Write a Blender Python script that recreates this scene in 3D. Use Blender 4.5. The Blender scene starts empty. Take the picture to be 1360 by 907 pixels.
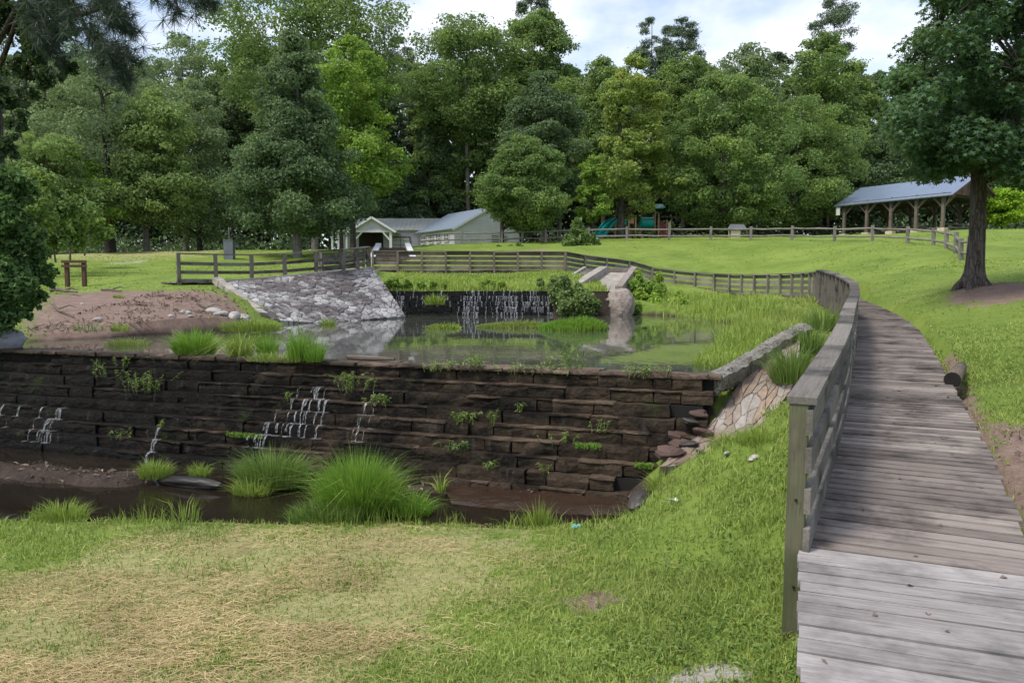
import bpy, math, random
import numpy as np
from mathutils import Vector, Matrix

random.seed(7)
RNG = np.random.default_rng(11)
sc = bpy.context.scene
COL = sc.collection
EYE = 1.6
PITCH = math.atan(73.5 / 1000.0)
CP, SP = math.cos(PITCH), math.sin(PITCH)
R = math.radians


def at(px, py, Y):
    """point seen at photo pixel (px,py) lying Y metres ahead"""
    u = (px - 680) / 1000.0
    v = (453.5 - py) / 1000.0
    dy = CP + v * SP
    dz = -SP + v * CP
    k = Y / dy
    return (u * k, Y, EYE + dz * k)


def xat(px, Y):
    return (px - 680) / 1000.0 * Y


# ------------------------------------------------------------------ materials
class NT:
    def __init__(self, name):
        self.m = bpy.data.materials.new(name)
        self.m.use_nodes = True
        self.t = self.m.node_tree
        self.t.nodes.clear()
        self.out = self.t.nodes.new('ShaderNodeOutputMaterial')

    def n(self, typ, **kw):
        nd = self.t.nodes.new('ShaderNode' + typ)
        for k, v in kw.items():
            setattr(nd, k, v)
        return nd

    def l(self, a, b):
        self.t.links.new(a, b)

    def setin(self, nd, key, v):
        if hasattr(v, 'is_linked') or isinstance(v, bpy.types.NodeSocket):
            self.l(v, nd.inputs[key])
        else:
            if isinstance(v, (tuple, list)) and len(v) == 3 and nd.inputs[key].type == 'RGBA':
                v = (*v, 1)
            nd.inputs[key].default_value = v

    def coord(self, which='Object'):
        return self.n('TexCoord').outputs[which]

    def attr(self, name, out='Fac'):
        a = self.n('Attribute', attribute_name=name)
        return a.outputs[out]

    def mapping(self, vec, scale=(1, 1, 1), rot=(0, 0, 0)):
        m = self.n('Mapping')
        self.l(vec, m.inputs['Vector'])
        m.inputs['Scale'].default_value = scale
        m.inputs['Rotation'].default_value = rot
        return m.outputs[0]

    def noise(self, vec, scale, detail=4, rough=.55, dist=0):
        t = self.n('TexNoise')
        if vec is not None:
            self.l(vec, t.inputs['Vector'])
        t.inputs['Scale'].default_value = scale
        t.inputs['Detail'].default_value = detail
        t.inputs['Roughness'].default_value = rough
        t.inputs['Distortion'].default_value = dist
        return t.outputs['Fac']

    def ramp(self, fac, stops):
        r = self.n('ValToRGB')
        e = r.color_ramp.elements
        while len(e) > 1:
            e.remove(e[-1])
        for i, (p, c) in enumerate(stops):
            el = e[0] if i == 0 else e.new(p)
            el.position = p
            el.color = (*c, 1) if len(c) == 3 else c
        self.l(fac, r.inputs[0])
        return r.outputs[0]

    def step(self, fac, lo, hi):
        m = self.n('MapRange')
        m.clamp = True
        self.setin(m, 0, fac)
        m.inputs[1].default_value = lo
        m.inputs[2].default_value = hi
        return m.outputs[0]

    def mix(self, fac, a, b, blend='MIX'):
        m = self.n('MixRGB', blend_type=blend)
        self.setin(m, 0, fac)
        self.setin(m, 1, a)
        self.setin(m, 2, b)
        return m.outputs[0]

    def math(self, op, a, b=0.0, clamp=False):
        m = self.n('Math', operation=op)
        m.use_clamp = clamp
        self.setin(m, 0, a)
        self.setin(m, 1, b)
        return m.outputs[0]

    def island(self):
        return self.n('NewGeometry').outputs['Random Per Island']

    def objrand(self):
        return self.n('ObjectInfo').outputs['Random']

    def bump(self, h, strength=.3, dist=.02):
        b = self.n('Bump')
        b.inputs['Strength'].default_value = strength
        b.inputs['Distance'].default_value = dist
        self.l(h, b.inputs['Height'])
        return b.outputs[0]

    def principled(self, color, rough=.7, spec=.3, normal=None, metal=0.0):
        p = self.n('BsdfPrincipled')
        self.setin(p, 'Base Color', color)
        self.setin(p, 'Roughness', rough)
        p.inputs['Specular IOR Level'].default_value = spec
        p.inputs['Metallic'].default_value = metal
        if normal is not None:
            self.l(normal, p.inputs['Normal'])
        return p.outputs[0]

    def done(self, shader):
        self.l(shader, self.out.inputs['Surface'])
        return self.m


def leaf_mat(name, dark, light, tip=None, transl=.35, rough=.5, hue=None, spec=.3):
    t = NT(name)
    isl = t.island()
    c = t.mix(isl, dark, light)
    big = t.noise(t.coord('Object'), .28, 3)
    if tip is not None:
        c = t.mix(t.math('MULTIPLY', t.step(big, .5, .68), .75), c, tip)
    c = t.mix(t.step(t.noise(t.coord('Object'), 1.1, 2), .35, .75), c, t.mix(.5, c, tuple(x * .55 for x in dark)))
    p = t.principled(c, rough, spec)
    tr = t.n('BsdfTranslucent')
    t.l(t.mix(.25, c, (.30, .42, .04)), tr.inputs[0])
    m = t.n('MixShader')
    m.inputs[0].default_value = transl
    t.l(p, m.inputs[1])
    t.l(tr.outputs[0], m.inputs[2])
    return t.done(m.outputs[0])


def wood_mat(name, dark, light, stain=.6, rough=.8, grain=1.0, moss=None, vary=.45):
    t = NT(name)
    loc = t.attr('loc', 'Vector')
    g = t.noise(t.mapping(loc, (1.6, 34, 34)), 1.4 * grain, 5, .65)
    fine = t.noise(t.mapping(loc, (5, 130, 130)), 1.3, 2)
    blot = t.noise(t.coord('Object'), 1.5, 5, .65)
    isl = t.island()
    f = t.math('ADD', t.math('MULTIPLY', g, 1 - vary), t.math('ADD', t.math('MULTIPLY', isl, vary), (.45 - vary) * .3))
    c = t.mix(t.step(f, .3, .75), dark, light)
    c = t.mix(t.math('MULTIPLY', t.step(blot, .47, .68), stain), c, tuple(x * .28 for x in dark))
    c = t.mix(t.math('MULTIPLY', t.step(fine, .56, .72), .55), c, tuple(x * .3 for x in dark))
    if moss:
        c = t.mix(t.math('MULTIPLY', t.step(t.noise(t.coord('Object'), 2.3, 3), .42, .6), .5), c, moss)
    h = t.math('ADD', g, t.math('MULTIPLY', fine, .6))
    return t.done(t.principled(c, rough, .25, t.bump(h, .5, .006)))


def plain_mat(name, col, rough=.6, var=.25, scale=6, spec=.3, metal=0.0, bump=.1):
    t = NT(name)
    n = t.noise(t.coord('Object'), scale, 4, .6)
    c = t.mix(t.step(n, .3, .7), tuple(x * (1 - var) for x in col), tuple(min(1, x * (1 + var)) for x in col))
    c = t.mix(t.math('MULTIPLY', t.island(), var), c, tuple(x * .6 for x in col))
    return t.done(t.principled(c, rough, spec, t.bump(n, bump, .01), metal))


M = {}
# foliage; distance haze is put into the tree greens, paler and greyer
M['leaf_deep'] = leaf_mat('leaf_deep', (.07, .12, .06), (.20, .285, .14), (.22, .32, .13), .35)
M['leaf_mid'] = leaf_mat('leaf_mid', (.11, .185, .06), (.28, .40, .13), (.38, .50, .12), .42)
M['leaf_light'] = leaf_mat('leaf_light', (.15, .23, .085), (.34, .45, .15), (.44, .55, .14), .42)
M['leaf_grey'] = leaf_mat('leaf_grey', (.15, .21, .11), (.33, .42, .22), (.36, .46, .2), .42)
M['leaf_bright'] = leaf_mat('leaf_bright', (.17, .29, .05), (.37, .54, .10), (.52, .70, .11), .42)
M['leaf_yellow'] = leaf_mat('leaf_yellow', (.17, .25, .06), (.42, .51, .13), (.58, .59, .14), .42)
M['leaf_lime'] = leaf_mat('leaf_lime', (.22, .40, .03), (.40, .58, .05), (.5, .62, .06))
M['leaf_sweetgum'] = leaf_mat('leaf_sweetgum', (.035, .085, .04), (.11, .205, .085), (.15, .26, .08), .35)
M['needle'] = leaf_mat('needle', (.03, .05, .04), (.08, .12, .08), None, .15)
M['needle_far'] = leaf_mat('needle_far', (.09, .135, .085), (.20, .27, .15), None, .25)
M['leaf_vine'] = leaf_mat('leaf_vine', (.06, .125, .045), (.18, .31, .095), (.26, .42, .08), .35)
M['leaf_vine_dark'] = leaf_mat('leaf_vine_dark', (.025, .05, .025), (.075, .13, .05), None, .25)
M['leaf_weed'] = leaf_mat('leaf_weed', (.13, .22, .05), (.30, .40, .10), (.36, .40, .14), .35)
M['leaf_woods'] = leaf_mat('leaf_woods', (.075, .12, .065), (.17, .25, .12), (.19, .27, .11), .3)
M['blade_green'] = leaf_mat('blade_green', (.19, .28, .05), (.40, .50, .10), (.46, .53, .12), .35)
M['blade_lush'] = leaf_mat('blade_lush', (.12, .26, .035), (.32, .53, .07), (.38, .56, .08), .4)
M['blade_lawn'] = leaf_mat('blade_lawn', (.17, .26, .05), (.40, .47, .115), (.46, .48, .15), .3)
M['blade_dark'] = leaf_mat('blade_dark', (.10, .18, .04), (.27, .38, .09), (.30, .40, .11), .35)
M['hay'] = leaf_mat('hay', (.40, .29, .135), (.74, .57, .31), (.60, .44, .25), .2, .7)


def bark_mat(name, dark, light, sc_=1.0):
    t = NT(name)
    co = t.mapping(t.coord('Object'), (1, 1, .16))
    v = t.n('TexVoronoi', feature='DISTANCE_TO_EDGE')
    wv_ = t.n('VectorMath', operation='ADD')
    nn_ = t.n('TexNoise')
    nn_.inputs['Scale'].default_value = 4
    t.l(t.coord('Object'), nn_.inputs['Vector'])
    t.l(t.mapping(t.coord('Object'), (1, 1, .1)), wv_.inputs[0])
    t.l(t.mapping(nn_.outputs['Color'], (.12, .12, .12)), wv_.inputs[1])
    t.l(wv_.outputs[0], v.inputs['Vector'])
    v.inputs['Scale'].default_value = 16 * sc_
    n = t.noise(co, 9 * sc_, 6, .7, .6)
    h = t.math('ADD', t.math('MULTIPLY', t.step(v.outputs['Distance'], 0, .3), .45), t.math('MULTIPLY', n, 1.3))
    c = t.mix(t.step(h, .45, 1.25), dark, light)
    return t.done(t.principled(c, .9, .15, t.bump(h, .9, .03)))


M['litter_mix'] = leaf_mat('litter_mix', (.07, .045, .035), (.34, .25, .2), None, .1, .8)
M['bark'] = bark_mat('bark', (.022, .018, .016), (.15, .125, .11))
M['bark_grey'] = bark_mat('bark_grey', (.07, .065, .055), (.24, .22, .19))
M['bark_far'] = bark_mat('bark_far', (.03, .026, .022), (.11, .095, .08))

# wood
M['wood_deck'] = wood_mat('wood_deck', (.095, .076, .066), (.31, .265, .235), .9, vary=.3)
M['wood_deck_new'] = wood_mat('wood_deck_new', (.18, .165, .155), (.38, .35, .335), .65, vary=.25)
M['wood_rail'] = wood_mat('wood_rail', (.07, .062, .053), (.21, .19, .165), .9)
M['wood_post'] = wood_mat('wood_post', (.07, .066, .042), (.165, .155, .10), .6, moss=(.085, .10, .042))
M['wood_far'] = wood_mat('wood_far', (.12, .105, .09), (.27, .245, .21), .5)
M['wood_red'] = wood_mat('wood_red', (.1, .08, .068), (.25, .2, .17), .55)
M['wood_brown'] = wood_mat('wood_brown', (.06, .03, .022), (.12, .062, .045), .3)
M['wood_pavilion'] = wood_mat('wood_pavilion', (.075, .06, .05), (.2, .165, .135), .4)
M['wood_gable'] = wood_mat('wood_gable', (.06, .035, .028), (.16, .1, .078), .3)
M['split_rail'] = wood_mat('split_rail', (.11, .1, .085), (.3, .28, .24), .5)
M['driftwood'] = wood_mat('driftwood', (.06, .045, .035), (.2, .16, .13), .4)

# hard stuff
M['siding'] = None
t = NT('siding')
co = t.coord('Object')
sep = t.n('SeparateXYZ')
t.l(co, sep.inputs[0])
fr = t.math('FRACT', t.math('MULTIPLY', sep.outputs[2], 4.2))
n = t.noise(co, 1.2, 4)
c = t.mix(t.step(n, .3, .7), (.50, .48, .57), (.61, .59, .69))
t.done(t.principled(c, .6, .3, t.bump(fr, 1.0, .05)))
M['siding'] = t.m
M['white_trim'] = plain_mat('white_trim', (.6, .61, .6), .55, .1)
M['roof_pale'] = plain_mat('roof_pale', (.5, .51, .49), .45, .08, 1.0)


def metal_roof(name, col, freq):
    t = NT(name)
    loc = t.attr('loc', 'Vector')
    sep = t.n('SeparateXYZ')
    t.l(loc, sep.inputs[0])
    fr = t.math('FRACT', t.math('MULTIPLY', sep.outputs[0], freq))
    rib = t.step(t.math('ABSOLUTE', t.math('SUBTRACT', fr, .5)), .5, .38)
    n = t.noise(t.coord('Object'), .8, 3)
    c = t.mix(t.step(n, .3, .7), tuple(x * .9 for x in col), col)
    return t.done(t.principled(c, .32, .5, t.bump(rib, .7, .04), .35))


M['roof_blue'] = metal_roof('roof_blue', (.33, .40, .5), 2.2)
M['roof_slate'] = metal_roof('roof_slate', (.20, .255, .35), 2.2)
M['roof_light'] = metal_roof('roof_light', (.52, .53, .5), 2.2)
M['dark_inside'] = plain_mat('dark_inside', (.03, .03, .03), .8, .2)
M['door_red'] = plain_mat('door_red', (.035, .014, .014), .6, .2)
M['window_dark'] = plain_mat('window_dark', (.03, .035, .04), .15, .1, 2, .5)
M['door_grey'] = plain_mat('door_grey', (.42, .43, .42), .6, .1)
M['teal'] = plain_mat('teal', (.0, .34, .32), .35, .1, 2, .5)
M['tan_plastic'] = plain_mat('tan_plastic', (.33, .22, .13), .5, .15)
M['maroon'] = plain_mat('maroon', (.2, .04, .04), .5, .15)
M['steel_brown'] = plain_mat('steel_brown', (.13, .085, .06), .5, .15)
M['cream'] = plain_mat('cream', (.5, .44, .3), .7, .15)
M['grey_box'] = plain_mat('grey_box', (.13, .14, .16), .6, .2, 3)
M['concrete'] = plain_mat('concrete', (.33, .30, .26), .85, .35, 2.2, .2, 0, .5)
t = NT('old_concrete')
co = t.coord('Object')
n = t.noise(co, 3.2, 6, .7, .3)
n2_ = t.noise(co, 22, 5, .75)
c = t.mix(t.step(n, .3, .7), (.22, .20, .17), (.40, .38, .34))
c = t.mix(t.math('MULTIPLY', t.step(t.math('ADD', n2_, t.math('MULTIPLY', n, .6)), .76, .92), .9), c, (.05, .045, .038))
c = t.mix(t.math('MULTIPLY', t.step(t.noise(co, 6, 4), .55, .7), .5), c, (.16, .13, .09))
M['old_concrete'] = t.done(t.principled(c, .9, .2, t.bump(t.math('ADD', n2_, n), .9, .05)))
M['black'] = plain_mat('black', (.012, .011, .01), .8, .2)
M['lamp_glass'] = plain_mat('lamp_glass', (.75, .75, .72), .4, .05)
M['wrapper'] = plain_mat('wrapper', (.15, .5, .5), .35, .3, 20, .5)
M['paper'] = plain_mat('paper', (.75, .76, .76), .6, .1, 20)


def paving(name, stone_a, stone_b, mortar, stain, stain_amt, lo=.42, hi=.62, third=None):
    """mortared stones; the joints and stones come from the mesh (attributes edge and cell)"""
    t = NT(name)
    co = t.coord('Object')
    e = t.step(t.attr('edge'), .15, .8)
    cell = t.attr('cell')
    n = t.noise(co, 14, 5, .7)
    big = t.noise(co, .55, 5, .7, .4)
    st = t.mix(t.step(cell, 0, .8), stone_a, stone_b)
    if third:
        st = t.mix(t.step(cell, .84, .88), st, third)
    st = t.mix(t.math('MULTIPLY', t.step(n, .4, .75), .45), st, tuple(x * .45 for x in stone_a))
    c = t.mix(e, mortar, st)
    c = t.mix(t.math('MULTIPLY', t.step(t.math('ADD', t.math('ADD', big, t.math('MULTIPLY', n, .2)), t.math('MULTIPLY', cell, .1)), lo, hi), stain_amt), c, stain)
    return t.done(t.principled(c, .85, .2, t.bump(n, .6, .02)))


def paved_grid(org, top, bot, n1, n2, cell, th, seed, relief=.03, belly=.03, joint=.16):
    """slanted masonry face between two edges, with stones standing proud of their joints"""
    rs = np.random.default_rng(seed)
    U, V = np.meshgrid(np.linspace(0, 1, n1), np.linspace(0, 1, n2), indexing='ij')

    def ev(Q, u):
        k = u * (len(Q) - 1)
        i = np.minimum(k.astype(int), len(Q) - 2)
        f = (k - i)[..., None]
        Q = np.array([tuple(q) for q in Q])
        return Q[i] * (1 - f) + Q[i + 1] * f
    A, B = ev(top, U), ev(bot, U)
    P = A * (1 - V[..., None]) + B * V[..., None]
    lu = np.linalg.norm(np.array(top[-1]) - np.array(top[0])) * .5 + np.linalg.norm(np.array(bot[-1]) - np.array(bot[0])) * .5
    lv = np.linalg.norm(A - B, axis=-1).mean()
    sx, sy = U * lu / cell, V * lv / cell
    sx = sx + .25 * (vnoise(sx, sy, 1.1, seed) - .5)
    sy = sy + .25 * (vnoise(sx, sy, 1.1, seed + 1) - .5)
    gx_, gy_ = int(lu / cell) + 3, int(lv / cell) + 3
    seeds = np.stack(np.meshgrid(np.arange(-1, gx_), np.arange(-1, gy_), indexing='ij'), -1).reshape(-1, 2) + rs.uniform(-.1, 1.1, ((gx_ + 1) * (gy_ + 1), 2))
    f1 = np.full(U.shape, 1e9)
    f2 = np.full(U.shape, 1e9)
    who = np.zeros(U.shape, int)
    for k, (a, b) in enumerate(seeds):
        d = np.hypot(sx - a, (sy - b) * 1.15)
        m = d < f1
        f2 = np.where(m, f1, np.minimum(f2, d))
        who = np.where(m, k, who)
        f1 = np.where(m, d, f1)
    edge = np.clip((f2 - f1) / joint, 0, 1)
    rnd = rs.random(len(seeds))[who]
    nrm = np.cross(P[-1, 0] - P[0, 0], P[0, -1] - P[0, 0])
    nrm = nrm / np.linalg.norm(nrm)
    if nrm[2] < 0:
        nrm = -nrm
    hgt = relief * (np.sqrt(edge) * (.55 + .8 * rnd) + .35 * (vnoise(sx, sy, 3.3, seed + 2) - .5)) + belly * np.sin(V * np.pi)
    P = P + nrm * hgt[..., None]
    nb = n1 * n2
    pts = P.reshape(-1, 3) - np.array(tuple(org))
    allp = np.concatenate([pts, pts - nrm * th])
    idx = np.arange(nb).reshape(n1, n2)
    q = np.stack([idx[:-1, :-1], idx[1:, :-1], idx[1:, 1:], idx[:-1, 1:]], -1).reshape(-1, 4)
    t3 = np.cross(pts[idx[1, 0]] - pts[idx[0, 0]], pts[idx[0, 1]] - pts[idx[0, 0]])
    if t3[2] < 0:
        q = q[:, ::-1]
    rim = np.concatenate([idx[:, 0], idx[-1, 1:], idx[-2::-1, -1], idx[0, -2:0:-1]])
    nx_ = np.roll(rim, -1)
    side = np.stack([rim, nx_, nx_ + nb, rim + nb], -1)
    me = np_mesh('stone_face', allp, [np.concatenate([q, q[:, ::-1] + nb, side])])
    for nm, arr in (('edge', edge), ('cell', rnd)):
        a_ = me.attributes.new(nm, 'FLOAT', 'POINT')
        a_.data.foreach_set('value', np.tile(arr.ravel(), 2).astype(np.float32))
    return me


M['revetment'] = paving('revetment', (.46, .45, .44), (.30, .29, .285), (.07, .064, .058), (.075, .062, .062), .9, .52, .70)
M['flagstone'] = paving('flagstone', (.36, .33, .30), (.27, .21, .16), (.12, .10, .075), (.15, .095, .075), .55, .58, .74, (.34, .25, .18))
t = NT('rubble')
co = t.coord('Object')
n = t.noise(co, 3.5, 6, .7)
n2_ = t.noise(co, 18, 5, .7)
c = t.mix(t.step(n, .3, .7), (.17, .13, .11), (.40, .35, .31))
c = t.mix(t.math('MULTIPLY', t.step(n2_, .52, .7), .7), c, (.08, .065, .055))
M['rubble'] = t.done(t.principled(c, .9, .2, t.bump(t.math('ADD', n, n2_), .9, .06)))


def dam_mat(name, dry, wet, tread, wetness=.5):
    t = NT(name)
    co = t.coord('Object')
    isl = t.island()
    n = t.noise(t.mapping(co, (1, 1, 2.5)), 1.1, 6, .7, .5)
    fine = t.noise(co, 16, 6, .75)
    c = t.mix(isl, tuple(x * .55 for x in dry), dry)
    c = t.mix(t.math('MULTIPLY', t.step(fine, .45, .75), .5), c, tread)
    # algae black film, thickest where seepage runs
    x = t.n('SeparateXYZ')
    t.l(co, x.inputs[0])
    bias = t.math('ADD', n, t.math('MULTIPLY', t.step(x.outputs[0], 18.5, 9.5), .26))
    f = t.step(bias, .47, .68)
    c = t.mix(t.math('MULTIPLY', f, .93), c, wet)
    moss = t.step(t.noise(co, 2.4, 5, .7), .60, .70)
    c = t.mix(t.math('MULTIPLY', moss, .4), c, (.05, .085, .018))
    mineral = t.step(t.noise(t.mapping(co, (3.5, 3.5, .5)), 2.0, 5, .7, .3), .60, .74)
    c = t.mix(t.math('MULTIPLY', mineral, .4), c, (.13, .12, .11))
    p = t.n('BsdfPrincipled')
    t.l(c, p.inputs['Base Color'])
    rr = t.mix(f, (.9, .9, .9), (.42, .42, .42))
    t.l(rr, p.inputs['Roughness'])
    p.inputs['Specular IOR Level'].default_value = .14
    t.l(t.bump(t.math('ADD', fine, t.noise(co, 5, 5, .7)), 1.0, .05), p.inputs['Normal'])
    return t.done(p.outputs[0])


M['dam_face'] = dam_mat('dam_face', (.074, .053, .036), (.0042, .0038, .0034), (.16, .118, .082))
M['dam_coping'] = dam_mat('dam_coping', (.26, .185, .14), (.05, .038, .03), (.38, .28, .22))
M['dam_ledge'] = dam_mat('dam_ledge', (.15, .108, .076), (.007, .006, .0052), (.30, .22, .155))
M['weir_face'] = dam_mat('weir_face', (.03, .028, .028), (.008, .008, .009), (.06, .055, .05))
M['rock'] = plain_mat('rock', (.42, .39, .36), .85, .4, 5, .2, 0, .7)
M['rock_blue'] = plain_mat('rock_blue', (.22, .22, .24), .85, .35, 5, .2, 0, .7)
M['rock_brown'] = plain_mat('rock_brown', (.10, .064, .054), .85, .4, 5, .2, 0, .7)
M['rock_mud'] = plain_mat('rock_mud', (.075, .052, .043), .6, .5, 3, .3, 0, .9)
M['rock_wet'] = plain_mat('rock_wet', (.018, .016, .015), .5, .5, 5, .3, 0, .9)
M['rock_dark'] = plain_mat('rock_dark', (.05, .042, .038), .55, .5, 3, .4, 0, .8)


def water_mat(name, col, rough, bumps, bscale, stretch=(1, 1, 1)):
    t = NT(name)
    co = t.mapping(t.coord('Object'), stretch)
    n = t.noise(co, bscale, 3, .6)
    n2 = t.noise(co, bscale * .2, 2, .5)
    h = t.math('ADD', t.math('MULTIPLY', n, .4), n2)
    blot = t.noise(t.coord('Object'), .5, 3)
    c = t.mix(t.step(blot, .35, .7), col, tuple(x * 1.8 for x in col))
    p = t.n('BsdfPrincipled')
    t.l(c, p.inputs['Base Color'])
    p.inputs['Roughness'].default_value = rough
    p.inputs['IOR'].default_value = 1.33
    t.l(t.bump(h, bumps, .05), p.inputs['Normal'])
    return t.done(p.outputs[0])


M['pond'] = water_mat('pond', (.044, .048, .036), .025, .09, 3.5, (1, .45, 1))
M['pool'] = water_mat('pool', (.012, .009, .006), .06, .06, 4)
M['rapid'] = water_mat('rapid', (.03, .018, .012), .12, .5, 7, (1, 2.5, 1))

t = NT('cascade')
loc = t.attr('loc', 'Vector')
n = t.noise(t.mapping(loc, (2.2, 9, 1)), 3.0, 5, .7, .6)
a = t.step(n, .46, .74)
p = t.principled((.72, .76, .8), .35, .5)
tr = t.n('BsdfTransparent')
mx = t.n('MixShader')
t.l(t.math('MULTIPLY', a, .68), mx.inputs[0])
t.l(tr.outputs[0], mx.inputs[1])
t.l(p, mx.inputs[2])
M['cascade'] = t.done(mx.outputs[0])

# ground
t = NT('ground')
co = t.coord('Object')
n1 = t.noise(co, .35, 5, .6)
n2 = t.noise(co, 3.2, 5, .7)
n3 = t.noise(co, 26, 4, .75)
n4 = t.noise(co, 90, 2, .7)
g = t.mix(t.step(n1, .35, .65), (.115, .185, .026), (.215, .285, .052))
mid_ = t.noise(t.mapping(co, (1, 1.6, 1)), 1.3, 7, .75, .3)
g = t.mix(t.math('MULTIPLY', t.step(mid_, .45, .7), .75), g, (.235, .285, .06))
g = t.mix(t.math('MULTIPLY', t.step(mid_, .48, .3), .7), g, (.105, .155, .028))
g = t.mix(t.math('MULTIPLY', t.step(n2, .5, .8), .6), g, (.10, .15, .03))
g = t.mix(t.math('MULTIPLY', t.step(n3, .45, .75), .55), g, (.22, .31, .07))
g = t.mix(t.math('MULTIPLY', t.step(n4, .5, .8), .5), g, (.055, .11, .018))
thin = t.step(t.noise(t.mapping(co, (1, 1.8, 1)), .8, 6, .75), .58, .72)
g = t.mix(t.math('MULTIPLY', thin, .55), g, (.21, .20, .085))
hayc = t.mix(t.step(n3, .3, .7), (.30, .26, .11), (.52, .44, .25))
hm = t.step(t.math('ADD', t.attr('hay'), t.math('MULTIPLY', t.math('SUBTRACT', n2, .5), 2.2)), .35, .75)
g = t.mix(t.math('MULTIPLY', hm, .62), g, hayc)
dirtc = t.mix(t.step(n2, .3, .7), (.19, .125, .095), (.30, .215, .175))
dirtc = t.mix(t.math('MULTIPLY', t.step(n3, .5, .75), .7), dirtc, (.4, .32, .27))
dirtc = t.mix(t.math('MULTIPLY', t.step(n4, .52, .7), .6), dirtc, (.06, .04, .03))
dm = t.step(t.math('ADD', t.attr('dirt'), t.math('ADD', t.math('MULTIPLY', t.math('SUBTRACT', n2, .5), .9), t.math('MULTIPLY', t.math('SUBTRACT', n3, .5), .5))), .4, .6)
g = t.mix(dm, g, dirtc)
sandc = t.mix(t.step(n3, .3, .7), (.3, .27, .23), (.48, .45, .4))
sm = t.step(t.math('ADD', t.attr('sand'), t.math('ADD', t.math('MULTIPLY', t.math('SUBTRACT', n2, .5), .9), t.math('MULTIPLY', t.math('SUBTRACT', n3, .5), .8))), .42, .6)
g = t.mix(sm, g, sandc)
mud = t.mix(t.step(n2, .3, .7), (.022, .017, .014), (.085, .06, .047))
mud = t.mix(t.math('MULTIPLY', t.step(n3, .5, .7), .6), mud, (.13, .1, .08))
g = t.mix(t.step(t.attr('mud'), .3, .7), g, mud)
h = t.math('ADD', n3, t.math('ADD', t.math('MULTIPLY', n4, .7), n2))
M['ground'] = t.done(t.principled(g, .9, .15, t.bump(h, .7, .05)))


# ------------------------------------------------------------------ mesh helpers
def np_mesh(name, verts, faces, loc=None, smooth=False):
    """faces: list of int arrays, one per face size"""
    me = bpy.data.meshes.new(name)
    verts = np.asarray(verts, dtype=np.float32)
    me.vertices.add(len(verts))
    me.vertices.foreach_set('co', verts.ravel())
    loops, starts, pos = [], [], 0
    for f in faces:
        f = np.asarray(f, dtype=np.int32)
        if f.size == 0:
            continue
        k = f.shape[1]
        loops.append(f.ravel())
        starts.append(np.arange(len(f), dtype=np.int32) * k + pos)
        pos += f.size
    loops = np.concatenate(loops)
    starts = np.concatenate(starts)
    me.loops.add(len(loops))
    me.loops.foreach_set('vertex_index', loops)
    me.polygons.add(len(starts))
    me.polygons.foreach_set('loop_start', starts)
    me.polygons.foreach_set('use_smooth', np.full(len(starts), bool(smooth)))
    me.update(calc_edges=True)
    if loc is not None:
        a = me.attributes.new('loc', 'FLOAT_VECTOR', 'POINT')
        a.data.foreach_set('vector', np.asarray(loc, dtype=np.float32).ravel())
    return me


def link(name, me, mat=None, parent=None):
    o = bpy.data.objects.new(name, me)
    COL.objects.link(o)
    if mat is not None and me is not None:
        me.materials.clear()
        me.materials.append(M[mat] if isinstance(mat, str) else mat)
    if parent is not None:
        o.parent = parent
    return o


def tag(o, label=None, cat=None, group=None, kind=None):
    if label:
        o['label'] = label
    if cat:
        o['category'] = cat
    if group:
        o['group'] = group
    if kind:
        o['kind'] = kind
    return o


def thing(name, label, cat, group=None, loc=(0, 0, 0)):
    o = bpy.data.objects.new(name, None)
    COL.objects.link(o)
    o.location = loc
    o.empty_display_size = .1
    return tag(o, label, cat, group)


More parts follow.
